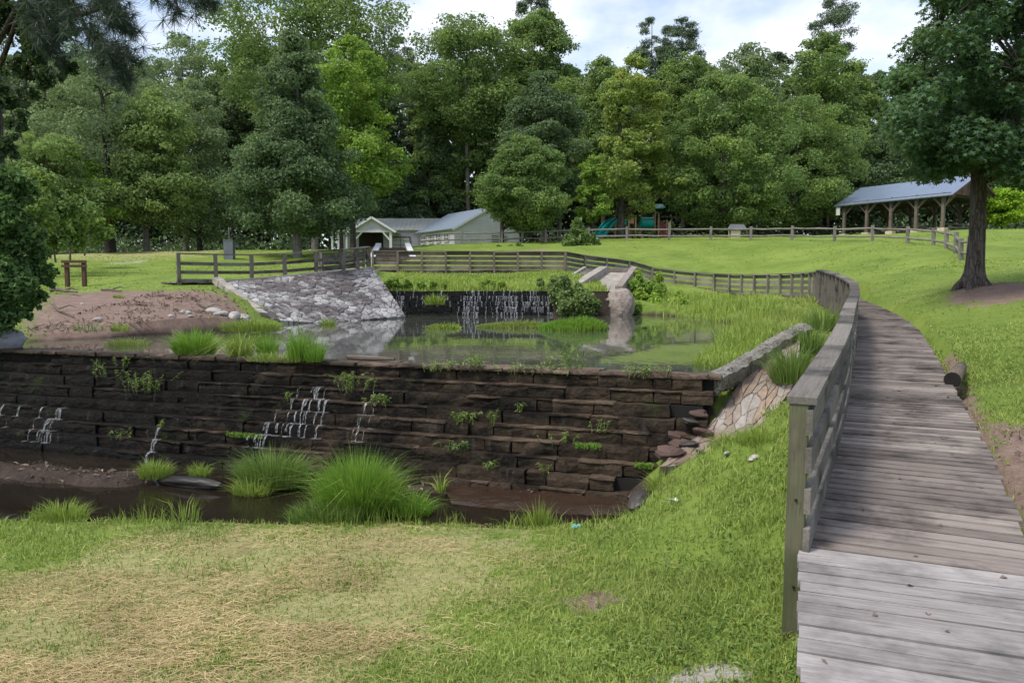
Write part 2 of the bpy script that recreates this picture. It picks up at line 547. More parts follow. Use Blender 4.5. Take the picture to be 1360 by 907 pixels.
class MB:
    """collects shapes; coordinates are relative to an origin so that empties can sit at a base"""
    def __init__(self, org=(0, 0, 0)):
        self.v, self.f, self.loc = [], [], []
        self.o = Vector(org)

    def add(self, verts, faces, locs=None):
        b = len(self.v)
        off = Vector((random.uniform(0, 40), random.uniform(0, 40), random.uniform(0, 40)))
        for i, p in enumerate(verts):
            self.v.append(Vector(p) - self.o)
            self.loc.append((Vector(locs[i]) if locs else Vector(p)) + off)
        for f in faces:
            self.f.append([b + k for k in f])

    def beam(self, p0, p1, w, h, up=(0, 0, 1), jit=0.0, taper=1.0):
        """box from p0 to p1; w across, h along up"""
        p0, p1 = Vector(p0), Vector(p1)
        d = p1 - p0
        L = d.length
        if L < 1e-6:
            return
        d.normalize()
        up = Vector(up)
        s = d.cross(up)
        if s.length < 1e-4:
            s = d.cross(Vector((0, 1, 0)))
        s.normalize()
        n = s.cross(d)
        n.normalize()
        vs, ls = [], []
        for k, (p, x) in enumerate(((p0, 0), (p1, L))):
            q = taper if k else 1.0
            for a, b in ((-1, -1), (1, -1), (1, 1), (-1, 1)):
                j = Vector((random.uniform(-jit, jit), random.uniform(-jit, jit), random.uniform(-jit, jit)))
                vs.append(p + s * (a * w / 2 * q) + n * (b * h / 2 * q) + j)
                ls.append((x, a * w / 2, b * h / 2))
        self.add(vs, [(3, 2, 1, 0), (4, 5, 6, 7), (0, 1, 5, 4), (1, 2, 6, 5), (2, 3, 7, 6), (3, 0, 4, 7)], ls)

    def box(self, c, size, rz=0.0, jit=0.0):
        c = Vector(c)
        d = Vector((math.cos(rz), math.sin(rz), 0)) * size[0] / 2
        self.beam(c - d, c + d, size[1], size[2], (0, 0, 1), jit)

    def tube(self, pts, rad, n=8, cap=True):
        pts = [Vector(p) for p in pts]
        vs, ls, fs = [], [], []
        L = 0.0
        ref = Vector((0.13, 0.97, 0.2)).normalized()
        for i, p in enumerate(pts):
            d = (pts[min(i + 1, len(pts) - 1)] - pts[max(i - 1, 0)])
            if d.length < 1e-6:
                d = Vector((0, 0, 1))
            d.normalize()
            a = d.cross(ref)
            if a.length < .05:
                a = d.cross(Vector((1, 0, 0)))
            a.normalize()
            b = d.cross(a)
            if i:
                L += (p - pts[i - 1]).length
            r = rad[i] if isinstance(rad, (list, tuple)) else rad
            for k in range(n):
                th = 2 * math.pi * k / n
                vs.append(p + a * (r * math.cos(th)) + b * (r * math.sin(th)))
                ls.append((L, r * math.cos(th), r * math.sin(th)))
        for i in range(len(pts) - 1):
            for k in range(n):
                k2 = (k + 1) % n
                fs.append((i * n + k, i * n + k2, (i + 1) * n + k2, (i + 1) * n + k))
        if cap:
            fs.append(tuple(range(n - 1, -1, -1)))
            fs.append(tuple((len(pts) - 1) * n + k for k in range(n)))
        self.add(vs, fs, ls)

    def slab(self, poly, th, down=None):
        """solid plate: polygon of 3D points, thickness th along -normal"""
        ps = [Vector(p) for p in poly]
        nrm = Vector((0, 0, 0))
        for i in range(len(ps)):
            a, b = ps[i], ps[(i + 1) % len(ps)]
            nrm += (a - ps[0]).cross(b - ps[0])
        nrm.normalize()
        if down is not None:
            d = Vector(down).normalized() * th
        else:
            if nrm.z < 0:
                nrm = -nrm
                ps = ps[::-1]
            d = -nrm * th
        n = len(ps)
        e = ps[1] - ps[0]
        e.normalize()
        g = nrm.cross(e)
        vs = ps + [p + d for p in ps]
        ls = [((p - ps[0]).dot(e), (p - ps[0]).dot(g), (p - ps[0]).dot(nrm)) for p in vs]
        fs = [tuple(range(n)), tuple(range(2 * n - 1, n - 1, -1))]
        for i in range(n):
            j = (i + 1) % n
            fs.append((i, i + n, j + n, j))
        self.add(vs, fs, ls)

    def build(self, name, mat, parent=None, smooth=False):
        by = {}
        for f in self.f:
            by.setdefault(len(f), []).append(f)
        me = np_mesh(name, [tuple(v) for v in self.v], list(by.values()), [tuple(l) for l in self.loc], smooth)
        o = link(name, me, mat, parent)
        if parent is None:
            o.location = self.o
        return o


def vnoise(x, y, s=1.0, seed=0):
    """cheap smooth value noise, vectorised"""
    rs = np.random.default_rng(seed)
    tab = rs.random((64, 64))
    x = np.asarray(x) * s
    y = np.asarray(y) * s
    xi, yi = np.floor(x).astype(int), np.floor(y).astype(int)
    fx, fy = x - xi, y - yi
    fx, fy = fx * fx * (3 - 2 * fx), fy * fy * (3 - 2 * fy)
    g = lambda a, b: tab[a % 64, b % 64]
    return (g(xi, yi) * (1 - fx) + g(xi + 1, yi) * fx) * (1 - fy) + (g(xi, yi + 1) * (1 - fx) + g(xi + 1, yi + 1) * fx) * fy


def inpoly(x, y, poly):
    x, y = np.asarray(x), np.asarray(y)
    r = np.zeros(x.shape, bool)
    n = len(poly)
    for i in range(n):
        x0, y0 = poly[i][:2]
        x1, y1 = poly[(i + 1) % n][:2]
        if y0 == y1:
            continue
        c = ((y0 > y) != (y1 > y)) & (x < (x1 - x0) * (y - y0) / (y1 - y0) + x0)
        r ^= c
    return r


# ------------------------------------------------------------------ layout
WL = 0.46          # pond level
CREST = 0.52
PL = -0.93         # lower pool level
DA, DB = Vector((-16.0, 15.42, 0)), Vector((2.62, 9.14, 0))   # dam crest, downstream edge
DD = (DB - DA).normalized()
DN = Vector((DD.y, -DD.x, 0))      # towards the camera
if DN.y > 0:
    DN = -DN
NC, CH, TR = 9, 0.158, 0.128

# boardwalk: edge on the water side, z of deck
PATH = [(-0.35, -1.0, 0), (1.79, 4.5, 0), (3.49, 7.84, .19), (5.1, 11.3, .375), (6.65, 14.5, .56), (7.72, 17.0, .74), (8.5, 19.4, .93), (9.1, 21.6, 1.07), (9.8, 24.0, 1.18), (10.9, 26.8, 1.22), (11.55, 29, 1.22),
        (11.75, 31, 1.22), (11.6, 33.5, 1.22), (11.05, 36, 1.24), (10.87, 37.1, 1.27), (10.4, 38.3, 1.32), (9.65, 39.2, 1.4), (8.8, 39.9, 1.5),
        (7.4, 40, 1.68), (6.24, 39.7, 2.02), (3.83, 38.5, 2.22), (2.6, 37.4, 2.38), (-1, 36.9, 2.38), (-6.7, 36.5, 2.38), (-8.6, 36.2, 2.38)]
DW = 1.22


def path_frames(pts):
    out = []
    for i, p in enumerate(pts):
        a = Vector(pts[max(i - 1, 0)][:2])
        b = Vector(pts[min(i + 1, len(pts) - 1)][:2])
        d = (b - a).normalized()
        out.append((Vector(p), d, Vector((d.y, -d.x))))
    return out


FR = path_frames(PATH)
deck_poly = [tuple(p[:2]) for p, d, r in FR] + [tuple((Vector(p[:2]) + r * DW)) for p, d, r in reversed(FR)]
deck_poly_near = [(a, b) for a, b in deck_poly]

C = []


def cp(px, py, Y):
    C.append(at(px, py, Y))


def cw(x, y, z):
    C.append((x, y, z))


for a in [(-250, 907, 4.6), (0, 907, 4.5), (300, 907, 4.5), (600, 907, 4.4), (780, 907, 4.3), (0, 800, 5.75), (300, 800, 5.75), (560, 800, 5.7), (0, 692, 7.9), (-200, 692, 7.9), (150, 692, 7.95), (300, 692, 7.95), (450, 694, 7.9),
          (600, 697, 7.8), (750, 702, 7.7), (830, 690, 7.95), (860, 655, 8.1), (900, 610, 8.35), (1000, 560, 8.4), (1030, 700, 6.2), (900, 750, 6.2), (1040, 860, 4.4), (950, 890, 4.3), (850, 800, 5.4), (750, 800, 5.6),
          (960, 640, 7.5), (880, 680, 7.2), (1040, 620, 7.2),
          (1360, 560, 8.2), (1360, 450, 13), (1300, 400, 17.5), (1292, 378, 19), (1360, 379, 20), (1360, 345, 32), (1360, 312, 50), (1360, 305, 62),
          (1180, 402, 21), (1140, 374, 28), (1200, 360, 32), (1250, 350, 31), (1050, 402, 22), (1000, 440, 17), (1075, 440, 13.5), (965, 480, 11), (1000, 420, 19), (940, 425, 26.0),
          (900, 397, 33), (1000, 392, 32), (860, 392, 33.5),
          (600, 382, 31.8), (700, 382, 31.6), (530, 382, 32), (600, 372, 34.5), (600, 362, 36.5), (500, 366, 33.5), (700, 365, 35.5), (760, 363, 36),
          (600, 345, 42), (550, 336, 50), (700, 331, 50), (650, 323, 58), (560, 327, 57), (500, 333, 56), (800, 335, 46), (870, 352, 43), (950, 350, 43), (1000, 341, 45), (1100, 341, 42),
          (900, 330, 50), (1050, 325, 47), (1140, 330, 41),
          (235, 378, 25), (105, 381, 27), (60, 385, 23.5), (200, 391, 22), (300, 396, 22.5), (60, 452, 15.2), (150, 453, 15.2), (250, 438, 17.0), (330, 427, 20.5), (360, 395, 25.5),
          (100, 338, 65), (300, 334.5, 62), (400, 333, 54), (-100, 342, 52), (200, 356, 40), (0, 362, 38), (330, 352, 40), (450, 352, 42), (420, 362, 34), (150, 410, 19), (240, 412, 20), (30, 430, 17),
          (-150, 380, 26), (-300, 360, 40), (-350, 340, 65)]:
    cp(*a)
for a in [(1273, 346.7, 33), (1265.6, 336, 35.5), (1253, 331.6, 38), (1236, 327, 40.5), (1201.7, 323, 43.5), (1155, 322, 46), (1105, 320.7, 48.5), (1049, 319.6, 51.5), (995, 320.5, 53), (942, 319, 54), (887, 319, 55), (831, 318.7, 55.5), (781, 319.7, 56), (724.5, 322, 56.5), (666, 323, 56.5), (614, 324, 56.5)]:
    cp(*a)
for a in [(-10, 13.9, .62), (-13, 14.8, .8), (-15, 18, 1.3), (-12, 10, -1.25), (-9, 9.5, -1.3), (-6, 9.4, -1.3), (-3.5, 9.2, -1.3), (-1.5, 8.9, -1.25), (0, 8.5, -1.2), (1.1, 8.25, -1.12),
          (-8, 11.2, -1.25), (-5, 10.4, -1.25), (-2, 9.7, -1.2),
          (-6, 14.2, 0), (-3, 13.5, -.1), (0, 12, -.1), (2, 11, .05), (-5, 18, 0), (-1, 18, -.1), (3, 15, 0), (2, 20, -.1), (-3, 23, 0), (1, 27, 0), (4.5, 20, .1), (4.8, 24, .1), (-4.5, 28, .1), (4.3, 28, .2), (-7, 21, .2), (4.3, 16.5, .2),
          (6.1, 20.5, .45), (4.9, 15.5, .46), (3.1, 11.4, .47), (5.6, 28.5, .6), (5.2, 30.5, .9),
          (-5.5, 31.5, 1.35), (0, 31.5, 1.3), (3.5, 31.5, 1.4),
          (0, 0, -.45), (-3, 0, -.72), (-6, 0, -.75), (-14, 0, -.75), (-14, 5, -.8), (2, 0, -.3), (5, 0, -.05), (12, 0, .2), (12, 6, .5), (16, 12, 1.1), (24, 20, 1.9), (4.3, 5, -.06), (3.4, 3, -.05), (7.5, 8.5, .3), (-20, 8, -.6),
          (11.8, 30, 1.2), (11.9, 34, 1.3), (10.5, 30, .85), (10.6, 34, .95), (13.8, 31, 1.7), (14, 35, 2.0), (9.5, 41.3, 2.1), (6, 42, 2.6),
          (-20, 30, 2.0), (-30, 40, 2.8), (-26, 20, 1.5), (-7.5, 29.5, 2.05), (-6.6, 33, 2.2), (-9, 40, 2.7),
          (7.0, 21.6, 1.0), (8.2, 18.9, .72), (9.9, 24.8, 1.05), (6.3, 14.6, .5), (4.5, 11.3, .25), (3.3, 8.5, .1)]:
    cw(*a)
for x in (-90, -45, 0, 45, 90):
    for y in (75, 100, 140):
        cw(x, y, 4.9 + (x / 60.0 if x > 0 else x / 160.0) * 1.3)
for x in (-60, 60, 90):
    for y in (-8, 20):
        cw(x, y, 1.5 if x > 0 else .5)
CA = np.array(C)


def tps_fit(P, lam=.02):
    n = len(P)
    d2 = ((P[:, None, :2] - P[None, :, :2]) ** 2).sum(-1)
    K = .5 * d2 * np.log(d2 + 1e-9)
    Q = np.c_[np.ones(n), P[:, :2]]
    A = np.zeros((n + 3, n + 3))
    A[:n, :n] = K + lam * np.eye(n)
    A[:n, n:] = Q
    A[n:, :n] = Q.T
    return np.linalg.solve(A, np.r_[P[:, 2], 0, 0, 0])


TW = tps_fit(CA)


def Hbase(x, y):
    sh = np.shape(x)
    x = np.clip(np.ravel(np.asarray(x, float)), -92, 92)
    y = np.clip(np.ravel(np.asarray(y, float)), -8, 138)
    out = np.empty(len(x))
    for i in range(0, len(x), 4000):
        s = slice(i, i + 4000)
        d2 = (x[s, None] - CA[None, :, 0]) ** 2 + (y[s, None] - CA[None, :, 1]) ** 2
        out[s] = (.5 * d2 * np.log(d2 + 1e-9)) @ TW[:-3] + TW[-3] + TW[-2] * x[s] + TW[-1] * y[s]
    return out.reshape(sh)


MUDL = [at(-200, 614, 10.8), at(0, 618, 10.2), at(90, 622, 9.9), at(165, 627, 9.65)]
MUDR = [at(560, 640, 9.3), at(690, 642, 9.0), at(800, 648, 8.5)]
GUL = [at(1352, 720, 4.75), at(1330, 660, 5.4), at(1305, 600, 6.6), at(1275, 520, 9.2), at(1250, 470, 12.5)]


def dist_line(x, y, pts):
    best = np.full(np.shape(x), 1e9)
    for a, b in zip(pts[:-1], pts[1:]):
        ax, ay, bx, by = a[0], a[1], b[0], b[1]
        L2 = (bx - ax) ** 2 + (by - ay) ** 2
        tt = np.clip(((x - ax) * (bx - ax) + (y - ay) * (by - ay)) / L2, 0, 1)
        best = np.minimum(best, np.hypot(x - ax - tt * (bx - ax), y - ay - tt * (by - ay)))
    return best


def H(x, y):
    x = np.asarray(x, float)
    y = np.asarray(y, float)
    h = Hbase(x, y)
    amp = np.clip((np.hypot(x, y)) / 40, .25, 1.2)
    h = h + amp * ((vnoise(x, y, .45, 1) - .5) * .16 + (vnoise(x, y, 1.7, 2) - .5) * .05 + (vnoise(x, y, 5, 3) - .5) * .02)
    # eroded gully beside the deck
    g = dist_line(x, y, GUL)
    h = h - .16 * np.exp(-(g / .16) ** 2) * (.6 + .8 * vnoise(x, y, 3, 5))
    h = carve(x, y, h) if h.ndim else h
    d = dist_line(x, y, MUDL)
    h = np.maximum(h, PL - .3 + (.30 + .14 * vnoise(x, y, 2.2, 77)) * np.exp(-(d / .48) ** 4) + .06 * (vnoise(x, y, 6, 78) - .5))
    d = dist_line(x, y, MUDR)
    h = np.maximum(h, PL - .3 + (.26 + .12 * vnoise(x, y, 2.6, 79)) * np.exp(-(d / .30) ** 4) + .06 * (vnoise(x, y, 7, 80) - .5)) if True else h
    # keep the ground below the deck boards
    near = (y > -3) & (y < 45)
    dz = deck_z(x, y)
    h = np.where(near & (dz > -50), np.minimum(h, dz - .16), h)
    return h


POND_IN = [(-12, 14.25), (2.45, 9.5), (2.5, 10.2), (2.9, 11.4), (4.0, 14.25), (5.9, 19), (6.7, 21.9), (6.9, 26.5), (5.7, 29.6), (4.6, 30.2), (-5.6, 30.6), (-4.6, 27.5), (-6.4, 22.5), (-7.2, 19.5), (-8.6, 17), (-10.5, 14.9)]
FLAGV = None


def carve(x, y, h):
    near = (y > 7) & (y < 32) & (np.abs(x) < 14)
    if not near.any():
        return h
    h = h.copy()
    xs, ys = x[near], y[near]
    hh = h[near]
    ins = inpoly(xs, ys, POND_IN)
    d = dist_line(xs, ys, POND_IN + POND_IN[:1])
    hh = np.where(ins, np.minimum(hh, WL - .06 - np.clip(d * .5, 0, .5)), hh)
    if FLAGV is not None:
        poly, cf = FLAGV
        ins = inpoly(xs, ys, poly)
        for k in range(6):
            ins |= inpoly(xs + .09 * math.cos(k), ys + .09 * math.sin(k), poly)
        zz = cf[0] + cf[1] * xs + cf[2] * ys + cf[3] * xs * ys + cf[4] * xs * xs + cf[5] * ys * ys
        hh = np.where(ins, np.minimum(hh, zz - .13), hh)
    h[near] = hh
    return h


DECKM = .26


def deck_z(x, y):
    """deck height above a plan point, -99 away from the deck"""
    best = np.full(np.shape(x), 1e9)
    z = np.full(np.shape(x), -99.0)
    cl = [(p.x + r.x * DW / 2, p.y + r.y * DW / 2, p.z) for p, d, r in FR]
    for a, b in zip(cl[:-1], cl[1:]):
        L2 = (b[0] - a[0]) ** 2 + (b[1] - a[1]) ** 2
        tt = np.clip(((x - a[0]) * (b[0] - a[0]) + (y - a[1]) * (b[1] - a[1])) / L2, 0, 1)
        d = np.hypot(x - a[0] - tt * (b[0] - a[0]), y - a[1] - tt * (b[1] - a[1]))
        m = (d < best) & (d < DW / 2 + DECKM)
        best = np.where(m, d, best)
        z = np.where(m, a[2] + tt * (b[2] - a[2]), z)
    return z


def lerp_seq(Q, u_):
    k = u_ * (len(Q) - 1)
    i = min(int(k), len(Q) - 2)
    return Vector(Q[i]).lerp(Vector(Q[i + 1]), k - i)


FLA = [at(938, 574, 9.0), at(985, 507, 9.9), at(1062, 447, 11.8)]
FLB = [at(876, 622, 8.25), at(990, 604, 8.35), at(1060, 505, 9.9)]
fq = np.array([lerp_seq(FLA, i / 9).lerp(lerp_seq(FLB, i / 9), j / 5)[:] for i in range(10) for j in range(6)])
fcf = np.linalg.lstsq(np.c_[np.ones(len(fq)), fq[:, 0], fq[:, 1], fq[:, 0] * fq[:, 1], fq[:, 0] ** 2, fq[:, 1] ** 2], fq[:, 2], rcond=None)[0]
FLAGV = ([p[:2] for p in FLA] + [p[:2] for p in reversed(FLB)], fcf)


def hz(x, y):
    return float(H(np.array([x]), np.array([y]))[0])


# masks (what the ground is made of)
def P2(lst):
    return [at(*a)[:2] for a in lst]


DIRT = [P2([(40, 460, 14.3), (30, 430, 17), (80, 386, 22.5), (180, 384, 22.3), (310, 388, 22.8), (345, 420, 21), (250, 440, 16.8), (150, 462, 14.2)]),
        P2([(1258, 384, 18.9), (1275, 376, 19.6), (1320, 380, 19.3), (1420, 392, 17.6), (1420, 402, 16.8), (1340, 399, 17.0), (1264, 399, 17.2)]),
        P2([(1285, 575, 7.2), (1315, 552, 8.0), (1430, 556, 7.9), (1430, 690, 5.3), (1345, 690, 5.2)]),
        P2([(735, 815, 5.35), (770, 780, 5.85), (835, 782, 5.8), (815, 818, 5.3)]),
        P2([(860, 590, 8.6), (905, 600, 8.4), (860, 640, 8.0)]),
        P2([(900, 410, 38), (960, 400, 38), (930, 395, 37)]),
        P2([(770, 350, 40.5), (820, 345, 42), (810, 356, 40.6)]),
        P2([(650, 338, 46), (700, 333, 50), (745, 338, 46), (690, 342, 43)])]
SAND = [P2([(850, 925, 4.1), (860, 876, 4.36), (935, 858, 4.45), (1015, 880, 4.35), (1030, 925, 4.1)]),
        P2([(145, 352, 44), (188, 349, 48), (192, 353, 44), (150, 355, 42)]),
        P2([(1195, 380, 20.5), (1262, 372, 20.5), (1264, 376, 19.8), (1200, 384, 20)])]
HAY = [P2([(-300, 700, 7.6), (100, 705, 7.5), (400, 700, 7.7), (640, 702, 7.6), (740, 715, 7.4), (680, 780, 6.0), (560, 850, 5.0), (480, 920, 4.3), (380, 1200, 2.8), (-600, 1200, 2.8), (-500, 800, 5.6)]),
       P2([(-100, 346, 46), (60, 345, 46), (200, 347, 45), (290, 342, 50), (330, 335, 64), (300, 335, 70), (-200, 337, 70)])]
LUSH = P2([(-300, 720, 7.1), (-300, 690, 8), (100, 692, 7.9), (220, 690, 7.95), (60, 770, 6.2)])


def mask(polys, x, y, soft=1.0):
    m = np.zeros(np.shape(x))
    for p in polys:
        s = np.zeros(np.shape(x))
        # soft edge: average of jittered point-in-polygon tests
        span = np.clip(np.hypot(x, y) * .035, .1, 1.4) * soft
        for k in range(9):
            a = 2 * math.pi * k / 8
            rr = 0 if k == 8 else 1
            s += inpoly(x + math.cos(a) * span * rr, y + math.sin(a) * span * rr, p)
        m = np.maximum(m, s / 9)
    return m


def graded(edges):
    out = []
    for a, b, s in edges:
        out.append(np.arange(a, b, s))
    return np.unique(np.round(np.concatenate(out), 4))


gx = graded([(-420, -120, 60), (-120, -50, 5), (-50, -14, 1.0), (-14, -9, .3), (-9, 9, .14), (9, 16, .25), (16, 50, 1.0), (50, 120, 5), (120, 421, 60)])
gy = graded([(-60, -6, 6), (-6, 3, .4), (3, 12, .12), (12, 24, .2), (24, 50, .4), (50, 80, 1), (80, 150, 5), (150, 900, 75)])
GX, GY = np.meshgrid(gx, gy)
GZ = H(GX, GY)
nx, ny = len(gx), len(gy)
idx = np.arange(nx * ny).reshape(ny, nx)
quads = np.stack([idx[:-1, :-1], idx[:-1, 1:], idx[1:, 1:], idx[1:, :-1]], -1).reshape(-1, 4)
gme = np_mesh('ground', np.stack([GX, GY, GZ], -1).reshape(-1, 3), [quads], None, True)


def put_attr(me, name, arr):
    a = me.attributes.new(name, 'FLOAT', 'POINT')
    a.data.foreach_set('value', np.ascontiguousarray(arr, dtype=np.float32).ravel())


POND_POLY = [(-12, 14.2), (2.5, 9.3), (2.5, 10.2), (2.9, 11.4), (4.0, 14.25), (5.9, 19), (6.7, 21.9), (6.9, 26.5), (5.7, 29.6), (4.6, 30.2), (-5.6, 30), (-7, 22.5), (-8, 18), (-10.5, 14.8)]
POOL_POLY = [(-16, 15.0), (2.6, 9.0), (1.6, 8.0), (.8, 7.75), (-1, 7.75), (-16, 8.0)]
put_attr(gme, 'dirt', mask(DIRT, GX, GY) + .8 * np.exp(-(dist_line(GX, GY, GUL) / .3) ** 2))
put_attr(gme, 'hay', mask(HAY, GX, GY, 2.6) * (1 - mask([LUSH], GX, GY)))
put_attr(gme, 'sand', mask(SAND, GX, GY))
mudm = np.where(inpoly(GX, GY, POND_POLY) & (GZ < WL + .02), 1.0, 0.0)
mudm = np.maximum(mudm, np.where(inpoly(GX, GY, POOL_POLY) & (GZ < PL + .3) & (dist_line(GX, GY, [(-16, 7.9), (1.2, 7.75)]) > .35), 1.0, 0.0))
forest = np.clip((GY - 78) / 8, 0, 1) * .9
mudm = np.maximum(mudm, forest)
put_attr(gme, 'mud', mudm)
ground = link('ground', gme, 'ground')
tag(ground, kind='structure')


def flat(name, poly, z, mat, step=None):
    xs = [p[0] for p in poly]
    mb = MB()
    mb.add([(p[0], p[1], z) for p in poly], [tuple(range(len(poly)))])
    o = mb.build(name, mat)
    if o.data.polygons[0].normal.z < 0:
        o.data.flip_normals()
    return tag(o, kind='structure')


pond_sheet = [(-14, 15.15), (2.5, 9.6), (3.5, 11), (4.8, 14.6), (6.6, 19), (7.4, 22), (7.6, 27), (6.6, 30.2), (5.5, 31), (-8, 31), (-11, 22)]
flat('pond_water', pond_sheet, WL, 'pond')
flat('pool_water', [(-18, 16), (2.2, 9.1), (2.6, 7.6), (-18, 7.2)], PL, 'pool')
flat('upper_pool_water', [(-5, 31.0), (3.4, 30.4), (3.4, 31.6), (-5, 32.0)], 1.34, 'pond')

# ------------------------------------------------------------------ camera, light, world
cam = bpy.data.cameras.new('camera')
cam.sensor_width = 36
cam.lens = 36 * 1000 / 1360.0
cam.clip_end = 3000
co_ = bpy.data.objects.new('camera', cam)
COL.objects.link(co_)
co_.location = (0, 0, EYE)
co_.rotation_euler = (math.pi / 2 - PITCH, 0, 0)
sc.camera = co_

SUN = Vector((-.45, -.30, .84)).normalized()
sl = bpy.data.lights.new('sun', 'SUN')
sl.energy = 1.5
sl.angle = R(14)
sl.color = (1, .95, .87)
so = bpy.data.objects.new('sun', sl)
COL.objects.link(so)
so.rotation_euler = SUN.to_track_quat('Z', 'Y').to_euler()
so.location = (0, 0, 60)

w = bpy.data.worlds.new('World')
sc.world = w
w.use_nodes = True
nt = w.node_tree
nt.nodes.clear()
wo = nt.nodes.new('ShaderNodeOutputWorld')
bg = nt.nodes.new('ShaderNodeBackground')
sky = nt.nodes.new('ShaderNodeTexSky')
sky.sky_type = 'NISHITA'
sky.sun_disc = False
sky.sun_elevation = math.asin(SUN.z)
sky.sun_rotation = math.atan2(SUN.x, SUN.y)
sky.air_density = 1.0
sky.dust_density = 1.5
tc = nt.nodes.new('ShaderNodeTexCoord')
sepw = nt.nodes.new('ShaderNodeSeparateXYZ')
nt.links.new(tc.outputs['Generated'], sepw.inputs[0])
addz = nt.nodes.new('ShaderNodeMath')
addz.operation = 'ADD'
addz.use_clamp = False
nt.links.new(sepw.outputs[2], addz.inputs[0])
addz.inputs[1].default_value = .22
dv = nt.nodes.new('ShaderNodeVectorMath')
dv.operation = 'DIVIDE'
cmb = nt.nodes.new('ShaderNodeCombineXYZ')
for i in range(3):
    nt.links.new(addz.outputs[0], cmb.inputs[i])
nt.links.new(tc.outputs['Generated'], dv.inputs[0])
nt.links.new(cmb.outputs[0], dv.inputs[1])
nz = nt.nodes.new('ShaderNodeTexNoise')
nz.inputs['Scale'].default_value = 2.1
nz.inputs['Detail'].default_value = 6
nz.inputs['Roughness'].default_value = .52
nt.links.new(dv.outputs[0], nz.inputs['Vector'])
rp = nt.nodes.new('ShaderNodeValToRGB')
rp.color_ramp.elements[0].position = .43
rp.color_ramp.elements[0].color = (.22, .22, .22, 1)
rp.color_ramp.elements[1].position = .6
nt.links.new(nz.outputs['Fac'], rp.inputs[0])
mixw = nt.nodes.new('ShaderNodeMixRGB')
nt.links.new(rp.outputs[0], mixw.inputs[0])
nt.links.new(sky.outputs[0], mixw.inputs[1])
CLOUD = (4.6, 4.85, 5.4, 1)
mixw.inputs[2].default_value = CLOUD
nt.links.new(mixw.outputs[0], bg.inputs[0])
bg.inputs[1].default_value = .1
nt.links.new(bg.outputs[0], wo.inputs[0])

sc.view_settings.view_transform = 'Standard'
sc.view_settings.look = 'None'
sc.view_settings.gamma = 1
sc.view_settings.exposure = 1.26
sc.cycles.max_bounces = 6
sc.cycles.diffuse_bounces = 3
sc.cycles.glossy_bounces = 3
sc.cycles.transmission_bounces = 3
sc.cycles.transparent_max_bounces = 8
sc.cycles.use_denoising = True
sc.cycles.caustics_reflective = False
sc.cycles.caustics_refractive = False
#@@PART2


# ------------------------------------------------------------------ boardwalk
def poly_len(pts):
    L = [0]
    for a, b in zip(pts[:-1], pts[1:]):
        L.append(L[-1] + (Vector(b) - Vector(a)).length)
    return L


def along(pts, L, s):
    s = min(max(s, 0), L[-1] - 1e-5)
    i = max(k for k in range(len(L) - 1) if L[k] <= s)
    a, b = Vector(pts[i]), Vector(pts[i + 1])
    q = (s - L[i]) / (L[i + 1] - L[i])
    return a.lerp(b, q), (b - a).normalized()


def rounded(pts, n=3):
    """Chaikin smoothing so that rails bend as in the photo"""
    for _ in range(n):
        q = [pts[0]]
        for a, b in zip(pts[:-1], pts[1:]):
            a, b = Vector(a), Vector(b)
            q += [tuple(a.lerp(b, .25)), tuple(a.lerp(b, .75))]
        q.append(pts[-1])
        pts = q
    return pts


LEFTP = PATH
SM = [PATH[0], PATH[1]] + rounded(PATH[1:], 2)[1:]
SL = poly_len([p for p in SM])
deck = MB()
decknew = MB()
s = 0.0
s_new = (Vector(PATH[1]) - Vector(PATH[0])).length
while s < SL[-1] - .05:
    p, d = along(SM, SL, s)
    # average direction for smooth fanning of the boards
    p2, d2 = along(SM, SL, s + .5)
    p1, d1 = along(SM, SL, s - .5)
    dd = (p2 - p1)
    dd.z = 0
    if s < s_new - .1:
        dd = Vector(PATH[1]) - Vector(PATH[0])
        dd.z = 0
    dd.normalize()
    r = Vector((dd.y, -dd.x, 0))
    wdt = .134 if s < 40 else .3
    ja, jb = random.uniform(-.012, .02), random.uniform(-.015, .03)
    zz = p.z - .02 + random.uniform(-.002, .002)
    a = p - r * (.02 + ja)
    b = p + r * (DW + jb)
    tgt = decknew if s < s_new - .02 else deck
    sk = random.uniform(-.008, .008)
    tgt.beam((a.x, a.y, zz + random.uniform(-.003, .003)), (b.x + dd.x * sk, b.y + dd.y * sk, zz + random.uniform(-.003, .003)), wdt * random.uniform(.95, .985), .04)
    s += wdt + .009
bw = deck.build('boardwalk', 'wood_deck')
tag(bw, kind='structure')
decknew.build('newer_planks', 'wood_deck_new', bw)
stg = MB()
for off in (.03, DW - .06):
    prev = None
    for k in range(0, int(SL[-1] / .6)):
        p, d = along(SM, SL, k * .6)
        r = Vector((d.y, -d.x, 0)).normalized()
        q = p + r * off
        q.z -= .04 + .1
        if prev is not None:
            stg.beam(prev, q, .045, .19)
        prev = q
stg.build('stringer', 'wood_rail', bw)
# short posts under the bridge
for k in range(16):
    x = 2.2 - k * .62
    y = 36.5 + (x + 6.7) * .07
    zg = hz(x, y)
    if k % 2 == 0:
        continue
    m_ = MB()
    m_.beam((x, y + .1, zg - .2), (x, y + .1, 2.2), .12, .12, (0, 1, 0))
    m_.build('bridge_pile', 'wood_far', bw)


